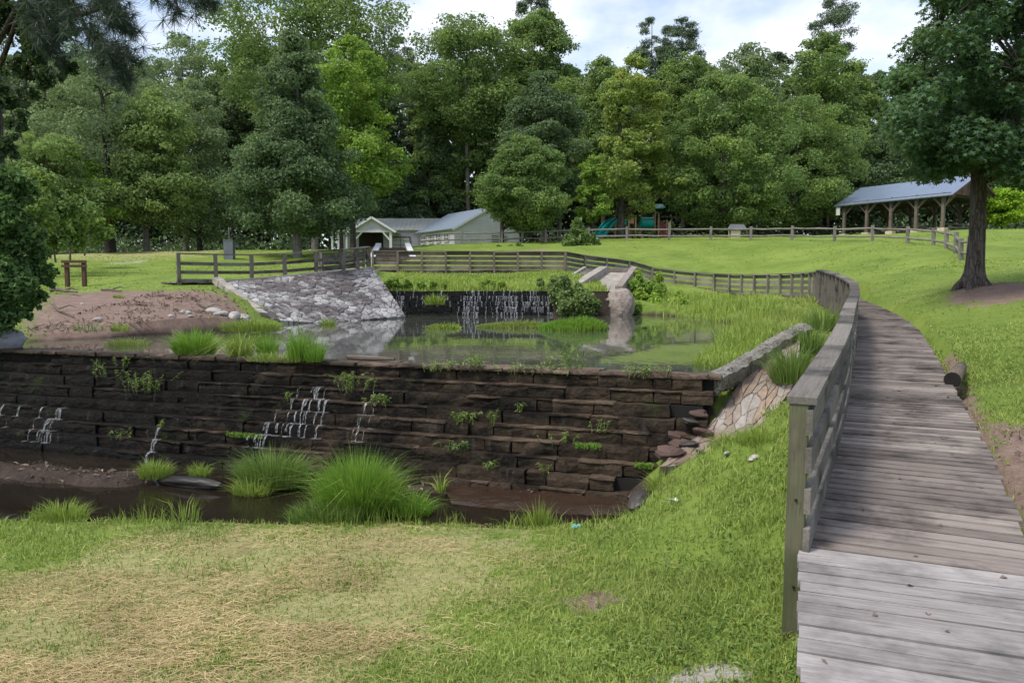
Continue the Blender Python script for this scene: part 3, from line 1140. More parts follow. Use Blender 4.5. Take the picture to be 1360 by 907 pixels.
def railing(name, label, pts, spacing, top=.95, mat='wood_rail', pmat='wood_post', psize=.095, below=.45, boards=(.80, .55, .30, .06), bh=.15, first=True, side=1, smooth=2, group=None, cat='railing', cap_w=.15, end_ext=0.0):
    """pts run along the deck edge; boards on the deck side (to the right of travel when side=1)"""
    sm = rounded(pts, smooth) if smooth else pts
    L = poly_len(sm)
    root = thing(name, label, cat, group, tuple(pts[0]))
    org = Vector(pts[0])
    n = max(1, round(L[-1] / spacing))
    for k in range(n + 1):
        p, d = along(sm, L, L[-1] * k / n)
        r = Vector((d.y, -d.x, 0)).normalized() * side
        q = p - r * (psize / 2 + .01)
        zg = min(hz(q.x, q.y), p.z - .1)
        zb = max(zg - .15, p.z - 2.2)
        mb = MB(org)
        lean = Vector((random.uniform(-.012, .012), random.uniform(-.012, .012), 0))
        mb.beam((q.x, q.y, zb), (q.x + lean.x, q.y + lean.y, p.z + top - .042), psize, psize, (r.x, r.y, 0))
        mb.build('post', pmat, root)
    cap = MB(org)
    side_b = MB(org)
    # boards: one per bay pair, bent round curves in short pieces
    step = min(spacing, 1.2)
    m = max(2, int(round(L[-1] / step)))
    prev = None
    for k in range(m + 1):
        p, d = along(sm, L, L[-1] * k / m)
        r = Vector((d.y, -d.x, 0)).normalized() * side
        cur = (p, r)
        if prev is not None:
            pa, ra = prev
            pb, rb = cur
            ca = pa - ra * .035 + Vector((0, 0, top - .02))
            cb = pb - rb * .035 + Vector((0, 0, top - .02))
            e = (cb - ca).normalized()
            cap.beam(ca - e * (.06 if k == 1 else .002), cb + e * .004, cap_w, .042)
            for bz in boards:
                j = random.uniform(-.012, .012)
                a_ = pa + ra * .012 + Vector((0, 0, bz + j))
                b_ = pb + rb * .012 + Vector((0, 0, bz + j + random.uniform(-.008, .008)))
                e2 = (b_ - a_).normalized()
                side_b.beam(a_ - e2 * (.07 if k == 1 else .0), b_, .038, bh)
        prev = cur
    cap.build('cap_rail', mat, root)
    side_b.build('side_boards', mat, root)
    return root


railing('boardwalk_railing', 'weathered grey plank railing rising along the boardwalk beside the broken stone wingwall', [tuple(p) for p in PATH[1:6]], 1.75, .94, 'wood_rail', 'wood_post', .105, cap_w=.17, group='boardwalk railings', smooth=1)
railing('boardwalk_railing', 'tightly posted dark railing at the bend of the boardwalk', [tuple(p) for p in PATH[5:10]], .72, .94, 'wood_rail', 'wood_rail', .105, cap_w=.18, group='boardwalk railings', smooth=1)
railing('boardwalk_railing', 'grey four board railing above the reeds, ending at the concrete chute', [tuple(p) for p in PATH[9:19]], 1.2, .92, 'wood_far', 'wood_far', .1, boards=(.78, .54, .30, .07), group='boardwalk railings')
railing('boardwalk_railing', 'pale sloping railing over the concrete chute and wooden stairs', [tuple(p) for p in PATH[18:22]], 1.25, .92, 'split_rail', 'wood_far', .1, boards=(.79, .56, .33, .1), bh=.17, group='boardwalk railings', smooth=1)
railing('boardwalk_railing', 'straight reddish brown railing of the footbridge behind the stepped waterfall', [tuple(p) for p in PATH[21:24]], 1.22, .92, 'wood_red', 'wood_red', .1, boards=(.79, .56, .33, .1), bh=.165, group='boardwalk railings', smooth=0)
LF = [at(236.5, 336, 25.0), at(282, 337.2, 25.6), at(329, 338, 26.2), at(377, 336.2, 26.9), at(420, 333.2, 27.6), at(453, 330.8, 28.4), at(471.5, 329.2, 29.5), at(488, 327.4, 30.7)]
LF = [(p[0], p[1], p[2] - .95) for p in LF]
railing('boardwalk_railing', 'grey open railing along the top of the pale stone slope', LF, 1.2, .95, 'wood_rail', 'wood_rail', .115, boards=(.60, .32, .04), bh=.11, group='boardwalk railings', smooth=0, side=-1)
LF2 = [at(425, 333, 29.5), at(452, 332, 31), at(478, 329.5, 33), at(486, 327.5, 35.2)]
LF2 = [(p[0], p[1], p[2] - .95) for p in LF2]
railing('boardwalk_railing', 'short second railing behind the open railing on the pale stone slope', LF2, 1.3, .95, 'wood_rail', 'wood_rail', .1, boards=(.70, .45, .2), bh=.14, group='boardwalk railings', smooth=0, side=-1)
# bolt holes of the near post
bh_ = MB()

# left bank walkway deck behind the open railing
lw = MB()
for k in range(60):
    q = k / 60.0
    i = min(int(q * 7), 6)
    f = q * 7 - i
    a = Vector(LF[i]).lerp(Vector(LF[i + 1]), f)
    n_ = Vector((-.75, .66, 0))
    b = a + n_ * 1.15
    lw.beam((a.x, a.y, a.z - .02), (b.x, b.y, a.z - .02), .19, .04)
tag(lw.build('side_boardwalk', 'wood_deck'), kind='structure')


# ------------------------------------------------------------------ lower dam
def dam_pt(s, tt, z):
    p = DA + DD * s + DN * tt
    return Vector((p.x, p.y, z))


LEN = (DB - DA).length
dam = thing('stone_dam', 'dark wet stepped stone dam with brown coping across the stream', 'dam', None, tuple(DA))
org = Vector(DA)
face, cope, core = MB(org), MB(org), MB(org)


def block(mb, s0, s1, t0, t1, z0, z1, j=.018, rot=0.0):
    """stone with an irregular broken front edge; s along the dam, t downstream"""
    n = max(1, int((s1 - s0) / .13))
    vs, ls, fs = [], [], []
    for k in range(n + 1):
        sk = s0 + (s1 - s0) * k / n
        e = 1.0 if 0 < k < n else .6
        jf = random.uniform(-j, j) * 1.1
        for (b, z, q) in ((t0, z0, 0), (t1 + jf - abs(random.gauss(0, j * .5)), z0, 1), (t1 + jf, (z0 + z1) / 2 + random.uniform(-j, j), 1), (t1 + jf - abs(random.gauss(0, j * .9)), z1 + random.uniform(-j, j) * .45, 1), (t0, z1, 0)):
            vs.append(dam_pt(sk + random.uniform(-j, j) * .5 * q, b, z))
            ls.append((sk, b, z))
    for k in range(n):
        for q in range(5):
            q2 = (q + 1) % 5
            fs.append((k * 5 + q, k * 5 + q2, (k + 1) * 5 + q2, (k + 1) * 5 + q))
    fs.append((4, 3, 2, 1, 0))
    fs.append(tuple(n * 5 + q for q in range(5)))
    mb.add(vs, fs, ls)


ledge = MB(org)
for i in range(NC):
    z1 = .47 - i * CH
    z0 = z1 - CH
    tf = .02 + i * TR
    end = LEN - .12 - i * .02 - random.uniform(0, .12)
    s = random.uniform(-.4, 0)
    wob = random.uniform(0, 6)
    lt = 0.0
    while s < end:
        lb = random.choice([random.uniform(.35, .7), random.uniform(.5, 1.0), random.uniform(.8, 1.7)])
        right = s > LEN - 3.6
        if right:
            lb = random.uniform(.2, .7)
        e = min(s + lb, end)
        miss = (s > LEN - 1.3 and random.random() < .16) or random.random() < .008
        jt = .028 * math.sin(s * .8 + wob) + random.uniform(-.008, .008)
        if random.random() < .04:
            jt -= .03
        dz = random.uniform(-.008, .005)
        slabp = .7 if s > LEN - 8.0 else .35
        if not miss and e - s > .05:
            if random.random() < slabp:
                zc = z1 - random.uniform(.018, .034)
                block(face, s + .003, e - .003, tf - .42, tf + jt, z0 + .002, zc - .002 + dz)
                block(ledge, s - .01, e + .02, tf - .42, tf + jt + random.uniform(-.004, .010), zc, z1 + dz, .015)
            elif random.random() < .2 and e - s < .5:
                zc = (z0 + z1) / 2 + random.uniform(-.02, .02)
                block(face, s + .003, e - .003, tf - .42, tf + jt, z0 + .002, zc - .004)
                block(face, s + .01, e - .003, tf - .42, tf + jt - random.uniform(0, .02), zc + .003, z1 + dz)
            else:
                block(face, s + .003, e - .003, tf - .42, tf + jt, z0 + .002, z1 - .002 + dz)
        s = e + random.choice([.002, .005, .012])
    a_, b_ = -1, end
    vs = [dam_pt(q[0], q[1], q[2]) for q in ((a_, tf - .5, z0 - .001 * i), (b_, tf - .5, z0 - .001 * i), (b_, tf - .09, z0 - .001 * i), (a_, tf - .09, z0 - .001 * i), (a_, tf - .5, z1 - .014), (b_, tf - .5, z1 - .014), (b_, tf - .09, z1 - .014), (a_, tf - .09, z1 - .014))]
    core.add(vs, [(3, 2, 1, 0), (4, 5, 6, 7), (0, 1, 5, 4), (1, 2, 6, 5), (2, 3, 7, 6), (3, 0, 4, 7)])
ledge.build('ledge_stones', 'dam_ledge', dam)
# coping stones
s = 0
while s < LEN - .05:
    lb = random.uniform(.12, .3) if random.random() < .7 else random.uniform(.3, .55)
    t1 = .05 + random.uniform(-.03, .035)
    if random.random() > .03:
        hgt = random.uniform(-.012, .014)
        block(cope, s, s + lb - .01, -.16 + random.uniform(-.03, .03), t1, .462, CREST - .005 + hgt, .012)
    block(cope, s + .02, s + lb - .02, -.46 + random.uniform(-.03, .03), -.185, .44, CREST - .025 + random.uniform(-.015, .012), .012)
    s += lb
face.build('stepped_face', 'dam_face', dam)
cope.build('coping', 'dam_coping', dam)
core.build('core', 'black', dam)


# rock apron at the foot, where the last seepage runs out
def rock_mesh(name, size, seed, flat_=1.0, sub=3):
    import bmesh
    bm = bmesh.new()
    bmesh.ops.create_icosphere(bm, subdivisions=sub, radius=1)
    rs = np.random.default_rng(seed)
    ph = rs.random((6, 3)) * 6
    fr = rs.normal(size=(6, 3)) * 1.7
    for v in bm.verts:
        c = v.co
        k = 1.0
        for a in range(6):
            k += .12 * math.sin(c.dot(Vector(fr[a])) + ph[a][0])
        # chop facets
        v.co = c * k
        v.co.x = round(v.co.x * 2.6) / 2.6 * .35 + v.co.x * .65
        v.co.z = round(v.co.z * 2.2) / 2.2 * .35 + v.co.z * .65
        v.co = Vector((v.co.x * size[0], v.co.y * size[1], v.co.z * size[2]))
    me = bpy.data.meshes.new(name)
    bm.to_mesh(me)
    bm.free()
    return me


def rock(name, label, loc, size, seed, mat='rock', rz=0, group=None, cat='rock', tilt=0):
    o = link(name, rock_mesh(name, size, seed), mat)
    o.location = loc
    o.rotation_euler = (tilt, tilt * .6, rz)
    return tag(o, label, cat, group)


rock('rock_shelf', 'dark wet rock slab between grass tufts at the dam foot', at(252, 643, 9.35), (.44, .10, .07), 33, 'rock_wet', R(-18), 'rock shelves at the dam foot', 'rock shelf')
rock('rock_shelf', 'small dark boulder against the pool bank under the paved slope', at(850, 668, 8.05), (.16, .3, .13), 34, 'rock_dark', R(-40), 'rock shelves at the dam foot', 'rock shelf')
# thin sheet of fast water over the ledge
rs_ = MB()
rp0 = [at(588, 640, 9.15), at(700, 634, 9.0), at(838, 640, 8.45), at(835, 662, 8.15), at(720, 668, 8.2), at(600, 660, 8.6)]
N_ = 26
vv, ff = [], []
for i in range(N_):
    for j in range(8):
        u_, v_ = i / (N_ - 1), j / 7.0
        top = Vector(rp0[0]).lerp(Vector(rp0[1]), u_ * 2) if u_ < .5 else Vector(rp0[1]).lerp(Vector(rp0[2]), u_ * 2 - 1)
        bot = Vector(rp0[5]).lerp(Vector(rp0[4]), u_ * 2) if u_ < .5 else Vector(rp0[4]).lerp(Vector(rp0[3]), u_ * 2 - 1)
        q = top.lerp(bot, v_)
        q.z = PL + .085 - .09 * v_ ** 1.5 + random.uniform(-.012, .012)
        vv.append(q)
for i in range(N_ - 1):
    for j in range(7):
        ff.append((i * 8 + j, i * 8 + j + 1, (i + 1) * 8 + j + 1, (i + 1) * 8 + j))
rs_.add(vv, ff)
tag(rs_.build('rapid_water', 'rapid', None, True), kind='structure')

# loose stones of the broken dam end
for k, (px, py, Y, sz) in enumerate([(930, 548, 8.98, .10), (915, 560, 8.85, .09), (935, 574, 8.75, .12), (915, 590, 8.6, .09), (898, 600, 8.45, .1), (925, 600, 8.5, .07)]):
    rock('dam_stone', ['broken dark stone lying just under the wingwall gap', 'flat stone fallen against the end of the dam steps', 'tilted stone wedged beside the flagstone slope', 'red brown stone at the toe of the flagstone slope',
                       'lowest loose stone beside the pool bank', 'small loose stone on the flagstone toe'][k], at(px, py, Y), (sz * 1.2, sz * .9, sz * .38), 60 + k, 'rock_dark' if k % 2 else 'rock_brown', k * .9, 'loose stones at the broken dam end', 'stone', .25)

# paved flagstone slope at the broken end
fl = thing('flagstone_slope', 'paved flagstone slope with tan mortared slabs below the broken concrete wingwall', 'stone slope', None, at(950, 560, 8.9))
fs = MB(at(950, 560, 8.9))
A_, B_ = FLA, FLB
link('paved_surface', paved_grid(at(950, 560, 8.9), [tuple(lerp_seq(A_, k / 12)) for k in range(13)], [tuple(lerp_seq(B_, k / 12)) for k in range(13)], 190, 100, .27, .14, 51, .022, .04, .10), 'flagstone', fl)
toe = MB(at(950, 560, 8.9))
for k in range(12):
    px, py = random.uniform(882, 925), random.uniform(575, 614)
    Y = 8.9 - (py - 575) / 40 * .55
    p = Vector(at(px, py, Y))
    a = random.uniform(0, 6)
    r_ = random.uniform(.07, .14)
    toe.slab([p + Vector((math.cos(a + q) * r_, math.sin(a + q) * r_ * .8, math.sin(a + q) * .03)) for q in (0, 1.2, 2.3, 3.6, 4.9)], .05)
toe.build('toe_stones', 'rock_brown', fl)

# broken concrete wingwall
ww = MB(at(955, 497, 9.25))
wpts = [at(950, 498, 9.25), at(975, 485, 9.8), at(1003, 468, 10.5), at(1032, 450, 11.2), at(1068, 431, 12.0)]
secs = 28
vv, ff, ll = [], [], []
Lw = poly_len(wpts)
for i in range(secs):
    p, d = along(wpts, Lw, Lw[-1] * i / (secs - 1))
    r = Vector((d.y, -d.x, 0)).normalized()
    th = .20 + .05 * math.sin(i * 1.3) + (.1 if i > secs - 5 else 0)
    dp = .16 + .10 * random.random() + .22 * (i / secs)
    prof = [(-.08, -.30), (-.1, .0), (-.05, .035), (.03 + .02 * random.random(), .02), (th * .55, -.03 + random.uniform(-.03, .02)), (th * .5, -.09), (th * .3, -dp * .8), (.02, -dp)]
    for a, b in prof:
        vv.append(p + r * a + Vector((0, 0, b + random.uniform(-.012, .012))))
        ll.append((Lw[-1] * i / secs, a, b))
m_ = len(prof)
for i in range(secs - 1):
    for k in range(m_):
        k2 = (k + 1) % m_
        ff.append((i * m_ + k, i * m_ + k2, (i + 1) * m_ + k2, (i + 1) * m_ + k))
ff.append(tuple(range(m_)))
ff.append(tuple((secs - 1) * m_ + k for k in reversed(range(m_))))
ww.add(vv, ff, ll)
tag(ww.build('broken_wingwall', 'old_concrete'), 'broken pale concrete wingwall leaning above the flagstone slope', 'wall')

# ------------------------------------------------------------------ upper weir
WA, WB = Vector((-5.6, 30.0, 0)), Vector((3.9, 29.2, 0))
wr = thing('stone_weir', 'dark stepped stone weir with white water beyond the pond', 'weir', None, tuple(WA))
mb = MB(WA)
wd = (WB - WA).normalized()
wn = Vector((wd.y, -wd.x, 0))
for i in range(5):
    z1 = 1.40 - i * .21
    tf = -.55 + i * .14
    s = 0
    Lw_ = (WB - WA).length
    while s < Lw_:
        lb = random.uniform(.3, .8)
        jt = random.uniform(-.03, .03)
        dz = random.uniform(-.02, .01)
        vs = []
        for z in (z1 - .205, z1 + dz):
            for a, b in ((s, tf - .5), (min(s + lb, Lw_), tf - .5), (min(s + lb, Lw_), tf + jt), (s, tf + jt)):
                p = WA + wd * (a + random.uniform(-.01, .01)) + wn * (b + random.uniform(-.012, .012))
                vs.append((p.x, p.y, z + random.uniform(-.008, .008)))
        mb.add(vs, [(3, 2, 1, 0), (4, 5, 6, 7), (0, 1, 5, 4), (1, 2, 6, 5), (2, 3, 7, 6), (3, 0, 4, 7)])
        s += lb + .012
mb.build('stepped_face', 'weir_face', wr)


# ------------------------------------------------------------------ falling water
def cascade(label, p0, dirn, nrm, width, steps, z_top, ch, tr, thick=1.0, seed=0, group=None, name='waterfall', t0=.06, wsc=1.0):
    """ribbons that follow the stone steps"""
    rs = random.Random(seed)
    mb = MB(p0)
    nst = max(3, int(width / .055 * thick))
    for k in range(nst):
        x = rs.gauss(width * .5, width * .3)
        i0 = rs.choice([0, 0, 0, 1, 1, 2]) if steps > 3 else rs.choice([0, 0, 1])
        wd_ = rs.uniform(.006, .03) * wsc
        for i in range(i0, steps):
            if rs.random() < .22:
                x += rs.uniform(-.1, .1)
                continue
            zt = z_top - i * ch
            x += rs.gauss(0, .05)
            tt = t0 + i * tr
            drop = ch * (1.0 if rs.random() < .75 else rs.uniform(.4, .9))
            vs, ls = [], []
            prof = [(tt - tr * .9, zt + .012), (tt - .01, zt + .014), (tt + .03, zt - .03), (tt + .045, zt - drop * .6), (tt + .055, zt - drop + .01)]
            if rs.random() < .5:
                wd_ = rs.uniform(.005, .036) * wsc
            sk = rs.uniform(-.03, .03)
            for q, (t_, z_) in enumerate(prof):
                ww_ = wd_ * (1.0 if q < 2 else rs.uniform(.5, 1.5))
                for e in (-1, 1):
                    p = Vector(p0) + dirn * (x + sk * q / 4 + e * ww_ / 2) + nrm * t_
                    vs.append((p.x, p.y, z_))
                    ls.append((q * .12, e * ww_ / 2 * 3, 0))
            mb.add(vs, [(2 * q, 2 * q + 1, 2 * q + 3, 2 * q + 2) for q in range(4)], ls)
            if rs.random() < .6:           # foam spreading along the step below
                L_ = rs.uniform(.04, .16) * wsc
                xc = x + rs.uniform(-.04, .04)
                vs, ls = [], []
                for q in range(5):
                    for e in (0, 1):
                        p = Vector(p0) + dirn * (xc + (q / 4 - .5) * L_) + nrm * (tt + .05 + e * (tr * .75) * (1 - abs(q - 2) / 3))
                        vs.append((p.x, p.y, zt - ch + .016))
                        ls.append((e * .1, (q / 4) * L_ * 3, 0))
                mb.add(vs, [(2 * q, 2 * q + 1, 2 * q + 3, 2 * q + 2) for q in range(4)], ls)
    return tag(mb.build(name, 'cascade'), label, 'waterfall', group)


G1 = 'thin cascades down the lower dam'


def dam_cas(px0, px1, pyc, steps, top_i, label, thick, seed):
    # find s on the dam line for the pixel columns
    def s_of(px):
        u_ = (px - 680) / 1000.0
        # DA + DD s : x = u y
        return (u_ * DA.y - DA.x) / (DD.x - u_ * DD.y)
    s0, s1 = s_of(px0), s_of(px1)
    p = DA + DD * s0
    cascade(label, (p.x, p.y, 0), DD, DN, s1 - s0, steps, .47 - top_i * CH, CH, TR, thick, seed, G1, t0=.06 + top_i * TR)


dam_cas(407, 447, 0, 4, 2, 'forked white trickle down the dark dam just behind the tall lush grass', 1.5, 3)
dam_cas(497, 528, 0, 4, 2, 'faint trickle under the hanging weeds on the dam face', .7, 4)
dam_cas(375, 402, 0, 2, 5, 'short white splash beside the tall lush grass', 1.3, 5)
dam_cas(98, 140, 0, 3, 5, 'thin white seepage low on the blackest part of the dam', 1.0, 6)
dam_cas(40, 80, 0, 2, 5, 'barely visible seep low on the dam at its far dark end', .6, 8)
dam_cas(255, 272, 0, 3, 6, 'single thin thread of water above the wet rock slab', .9, 9)
G2 = 'cascades over the upper weir'
for k, (a, b, st, th, lb) in enumerate([(612, 640, 5, 2.3, 'white forked cascade near the middle of the upper weir'), (660, 690, 5, 2.3, 'broad white cascade down the centre steps of the upper weir'),
                                        (692, 722, 4, 1.6, 'slanting cascade beside the broad one on the upper weir'), (722, 736, 5, 1.6, 'narrow cascade next to the green shrub on the upper weir'),
                                        (520, 540, 5, 1.8, 'cascade squeezed against the pale stone slope'), (542, 605, 3, .35, 'sparse drips over the darkest stretch of the upper weir')]):
    s0 = (a - 680) / 1000 * 29.6 - WA.x
    s1 = (b - 680) / 1000 * 29.6 - WA.x
    p = WA + wd * s0
    cascade(lb, (p.x, p.y, 0), wd, wn, s1 - s0, st, 1.40, .21, .14, th * .9, 20 + k, G2, t0=-.5, wsc=1.5)

# ------------------------------------------------------------------ pale stone slope on the far bank
rv = thing('stone_revetment', 'pale mortared stone slope with dark stains below the open railing', 'stone slope', None, at(430, 400, 25))
mb = MB(at(430, 400, 25))
TL = [at(289, 376, 25.0), at(345, 371.5, 25.9), at(420, 364.5, 27.2), at(495, 357, 30.6)]
BL_ = [at(352, 424, 22.6), at(412, 430, 23.2), at(475, 427, 24.8), at(538, 421, 27.0)]


def lerp_list(Q, u_):
    k = u_ * (len(Q) - 1)
    i = min(int(k), len(Q) - 2)
    return Vector(Q[i]).lerp(Vector(Q[i + 1]), k - i)


link('stone_face', paved_grid(at(430, 400, 25), TL, BL_, 260, 120, .27, .3, 52, .045, .03, .17), 'revetment', rv)
cpb = MB(at(430, 400, 25))
for i in range(20):
    a, b = lerp_list(TL, i / 20), lerp_list(TL, (i + 1) / 20)
    cpb.beam(a + Vector((-.05, .1, .03)), b + Vector((-.05, .1, .03)), .28, .09)
for i in range(8):
    a, b = Vector(TL[0]).lerp(Vector(BL_[0]), i / 8), Vector(TL[0]).lerp(Vector(BL_[0]), (i + 1) / 8)
    cpb.beam(a + Vector((-.04, 0, .10)), b + Vector((-.04, 0, .10)), .24, .2, (0, 0, 1), .02)
cpb.build('edge_kerb', 'concrete', rv)
# the return of the slope beside the weir
mb = MB(at(430, 400, 25))
mb.slab([TL[3], BL_[3], (WA.x + .6, 30.3, .35), (WA.x + .2, 31.6, 1.7)], .2)
mb.build('return_face', 'rubble', rv)

# ------------------------------------------------------------------ chute, stairs and abutment at the far right of the weir
ch_ = thing('concrete_chute', 'weathered tan concrete chute passing under the sloping railing', 'chute', None, at(805, 375, 34))
mb = MB(at(805, 375, 34))
mb.slab([at(803, 362, 37.6), at(842, 362, 37.6), at(824, 391, 31.2), at(768, 389, 31.6)], .25)
mb.build('floor_slab', 'concrete', ch_)
mb = MB(at(805, 375, 34))
a, b = Vector(at(803, 359, 37.6)), Vector(at(765, 384, 31.6))
mb.beam(a, b, .3, .4)
mb.build('side_wall', 'concrete', ch_)
mb = MB(at(805, 375, 34))
mb.beam(Vector(at(842, 361, 37.6)), Vector(at(822, 388, 31.0)), .3, .5)
mb.build('side_wall', 'rubble', ch_)
mb = MB(at(805, 375, 34))
mb.beam(Vector(at(798, 362.5, 38.0)), Vector(at(846, 362.5, 38.0)), .3, .5)
mb.build('head_wall', 'rubble', ch_)
ro = rock('stone_abutment', 'rounded stone abutment at the pond edge below the concrete chute', at(822, 404, 29.6), (.55, .55, .62), 71, 'rubble', .3, None, 'abutment')
mb = MB()
mb.beam(at(755, 396, 29.75), at(806, 397, 29.6), .6, .45)
mb.beam(at(742, 404, 29.65), at(808, 407, 29.5), .7, .5)
mb.beam(at(735, 412, 29.55), at(808, 415, 29.4), .8, .5)
tag(mb.build('ledge_wall', 'dam_coping'), 'low layered brown stone ledge between the weir and the rounded abutment', 'wall')
st_ = thing('plank_stairs', 'narrow wooden stairs between pale kerbs beside the concrete chute', 'stairs', None, at(770, 368, 35))
a0, a1 = Vector(at(797, 357.5, 37.3)), Vector(at(757, 382, 32.2))
b0, b1 = Vector(at(777, 357, 37.6)), Vector(at(745, 377, 33.2))
for (p, q) in ((a0, a1), (b0, b1)):
    mb = MB(at(770, 368, 35))
    mb.beam(p, q, .16, .22)
    mb.build('kerb', 'white_trim' if False else 'concrete', st_)
mb = MB(at(770, 368, 35))
for k in range(9):
    p, q = a0.lerp(a1, (k + .5) / 9), b0.lerp(b1, (k + .5) / 9)
    mb.beam(p, q, .3, .08)
mb.build('treads', 'split_rail', st_)


# ------------------------------------------------------------------ split rail fence on the hill
fpx = [(1283, 352, 31.0), (1273, 346.7, 33), (1265.6, 336, 35.5), (1253, 331.6, 38), (1236, 327, 40.5), (1201.7, 323, 43.5), (1155, 322, 46), (1105, 320.7, 48.5), (1049, 319.6, 51.5), (995, 320.5, 53), (942, 319, 54), (887, 319, 55), (831, 318.7, 55.5), (781, 319.7, 56), (724.5, 322, 56.5), (693.6, 322.5, 56.5), (666.5, 323, 56.5), (614, 324, 56.5), (558, 326, 56.5)]
fe = thing('split_rail_fence', 'two rail weathered timber fence along the crest of the grassy hill', 'fence', None, at(995, 320.5, 53))
forg = at(995, 320.5, 53)
prev = None
for px, py, Y in fpx:
    x = xat(px, Y)
    zg = hz(x, Y)
    zt = max(at(px, py, Y)[2], zg) - .02
    hgt = .98
    mb = MB(forg)
    mb.beam((x, Y, zg - .3), (x + random.uniform(-.03, .03), Y, zt + hgt), .15, .15, (0, 1, 0))
    mb.build('post', 'split_rail', fe)
    if prev is not None:
        for hh in (.32, .80):
            mb = MB(forg)
            a = Vector(prev) + Vector((0, 0, hh + random.uniform(-.03, .03)))
            b = Vector((x, Y, zt + hh + random.uniform(-.03, .03)))
            m1 = a.lerp(b, .35) + Vector((0, 0, random.uniform(-.04, .03)))
            m2 = a.lerp(b, .7) + Vector((0, 0, random.uniform(-.04, .03)))
            mb.tube([a, m1, m2, b], [.05, .062, .06, .048], 6)
            mb.build('rail', 'split_rail', fe)
    prev = (x, Y, zt)
# far fence beyond the pavilion lawn
ff_ = thing('split_rail_fence', 'far low fence beside the lime green tree past the pavilion', 'fence', None, at(1340, 305, 72))
prev = None
for px in (1308, 1330, 1352, 1374):
    Y = 74
    x = xat(px, Y)
    zg = hz(x, Y)
    mb = MB(at(1340, 305, 72))
    mb.beam((x, Y, zg - .2), (x, Y, zg + 1), .15, .15, (0, 1, 0))
    mb.build('post', 'wood_pavilion', ff_)
    if prev:
        for hh in (.4, .85):
            mb = MB(at(1340, 305, 72))
            mb.beam((prev[0], Y, prev[2] + hh), (x, Y, zg + hh), .08, .1)
            mb.build('rail', 'wood_pavilion', ff_)
    prev = (x, Y, zg)

# ------------------------------------------------------------------ small park furniture
# empty sign stand
x0, x1, Y = xat(91.5, 26.6), xat(114, 26.6), 26.6
sg = thing('sign_stand', 'empty brown timber sign stand on the lawn above the bare bank', 'sign stand', None, (x0, Y, hz(x0, Y)))
so_ = (x0, Y, hz(x0, Y))
zt = at(100, 346, Y)[2]
for x in (x0, x1):
    mb = MB(so_)
    mb.beam((x, Y, hz(x, Y) - .2), (x, Y, zt), .12, .12, (0, 1, 0))
    mb.build('post', 'wood_brown', sg)
for zz, hh in ((zt - .045, .09), (zt - .2, .09)):
    mb = MB(so_)
    mb.beam((x0 - .14, Y - .085, zz), (x1 + .14, Y - .085, zz), .045, hh)
    mb.build('crossbar', 'wood_brown', sg)
# electrical box with pole behind the open railing
Y = 46
x = xat(307, Y)
zg = hz(x, Y)
eb = thing('utility_box', 'dark grey utility box with a thin pole behind the open railing', 'utility box', None, (x, Y, zg))
zt = at(307, 320, Y)[2]
mb = MB((x, Y, zg))
mb.box((x, Y, (zg + zt) / 2 - .1), (.56, .4, zt - zg + .2))
mb.box((x, Y, zt + .02), (.6, .44, .05))
mb.build('cabinet', 'grey_box', eb)
mb = MB((x, Y, zg))
mb.tube([(x - .08, Y + .25, zg), (x - .08, Y + .25, at(307, 301, Y)[2])], .045, 8)
mb.build('pole', 'bark_grey', eb)
mb = MB((x, Y, zg))
mb.tube([(x + .3, Y, zg), (x + .34, Y, zt - .2), (x + .26, Y, zt - .15)], .02, 6)
mb.build('conduit', 'grey_box', eb)
# T shaped light pole on the hill
Y = 59
x = xat(743, Y)
zg = hz(x, Y)
lp = thing('light_pole', 'brown wooden pole with a T shaped crossarm near the playground bush', 'light pole', None, (x, Y, zg))
mb = MB((x, Y, zg))
zt = at(743, 281, Y)[2]
mb.tube([(x, Y, zg - .2), (x, Y, zt)], [.15, .12], 8)
mb.build('pole', 'wood_pavilion', lp)
mb = MB((x, Y, zg))
mb.beam((x - .65, Y, zt), (x + .65, Y, zt + .02), .3, .2)
mb.build('lamp_housing', 'steel_brown', lp)
mb = MB((x, Y, zg))
mb.beam((xat(716, Y), Y, zt - .05), (xat(771, Y), Y, zt + .12), .1, .07)
mb.build('crossarm', 'wood_far', lp)

# playground
Y = 62.0
zg = hz(xat(850, Y), Y)
po = (xat(850, Y), Y, zg)
pg = thing('play_structure', 'playground tower with teal slide, tunnel and maroon panels behind the hill fence', 'playground', None, po)
PX = lambda px, py, y=Y: Vector(at(px, py, y))
posts = [(816, 285, 0), (834, 284, 0), (843, 286, 0), (850, 288, 1), (866, 285, .8), (873, 290, 0), (884, 292, 0)]
for px, py, dy in posts:
    mb = MB(po)
    x = xat(px, Y + dy)
    mb.tube([(x, Y + dy, zg - .2), (x, Y + dy, at(px, py, Y + dy)[2])], .07, 8)
    mb.build('post', 'tan_plastic', pg)
mb = MB(po)
c0, c1 = PX(832, 304), PX(845, 304)
mb.slab([PX(815, 304), PX(848, 304), PX(848, 304) + Vector((0, 1.6, 0)), PX(815, 304) + Vector((0, 1.6, 0))], .12)
mb.build('deck', 'steel_brown', pg)
mb = MB(po)
for dx in (-5, 2):                       # twin chute of the slide
    pts = [PX(818 + dx * .5, 293, Y - .2), PX(812 + dx, 297, Y - .8), PX(803 + dx, 307, Y - 1.6), PX(797 + dx, 314, Y - 2.2), PX(789 + dx, 316, Y - 2.8)]
    for a, b in zip(pts[:-1], pts[1:]):
        mb.beam(a, b, .42, .06)
        for sgn in (-.24, .24):
            d = (b - a).normalized()
            s_ = d.cross(Vector((0, 0, 1))).normalized()
            mb.beam(a + s_ * sgn + Vector((0, 0, .1)), b + s_ * sgn + Vector((0, 0, .1)), .06, .24)
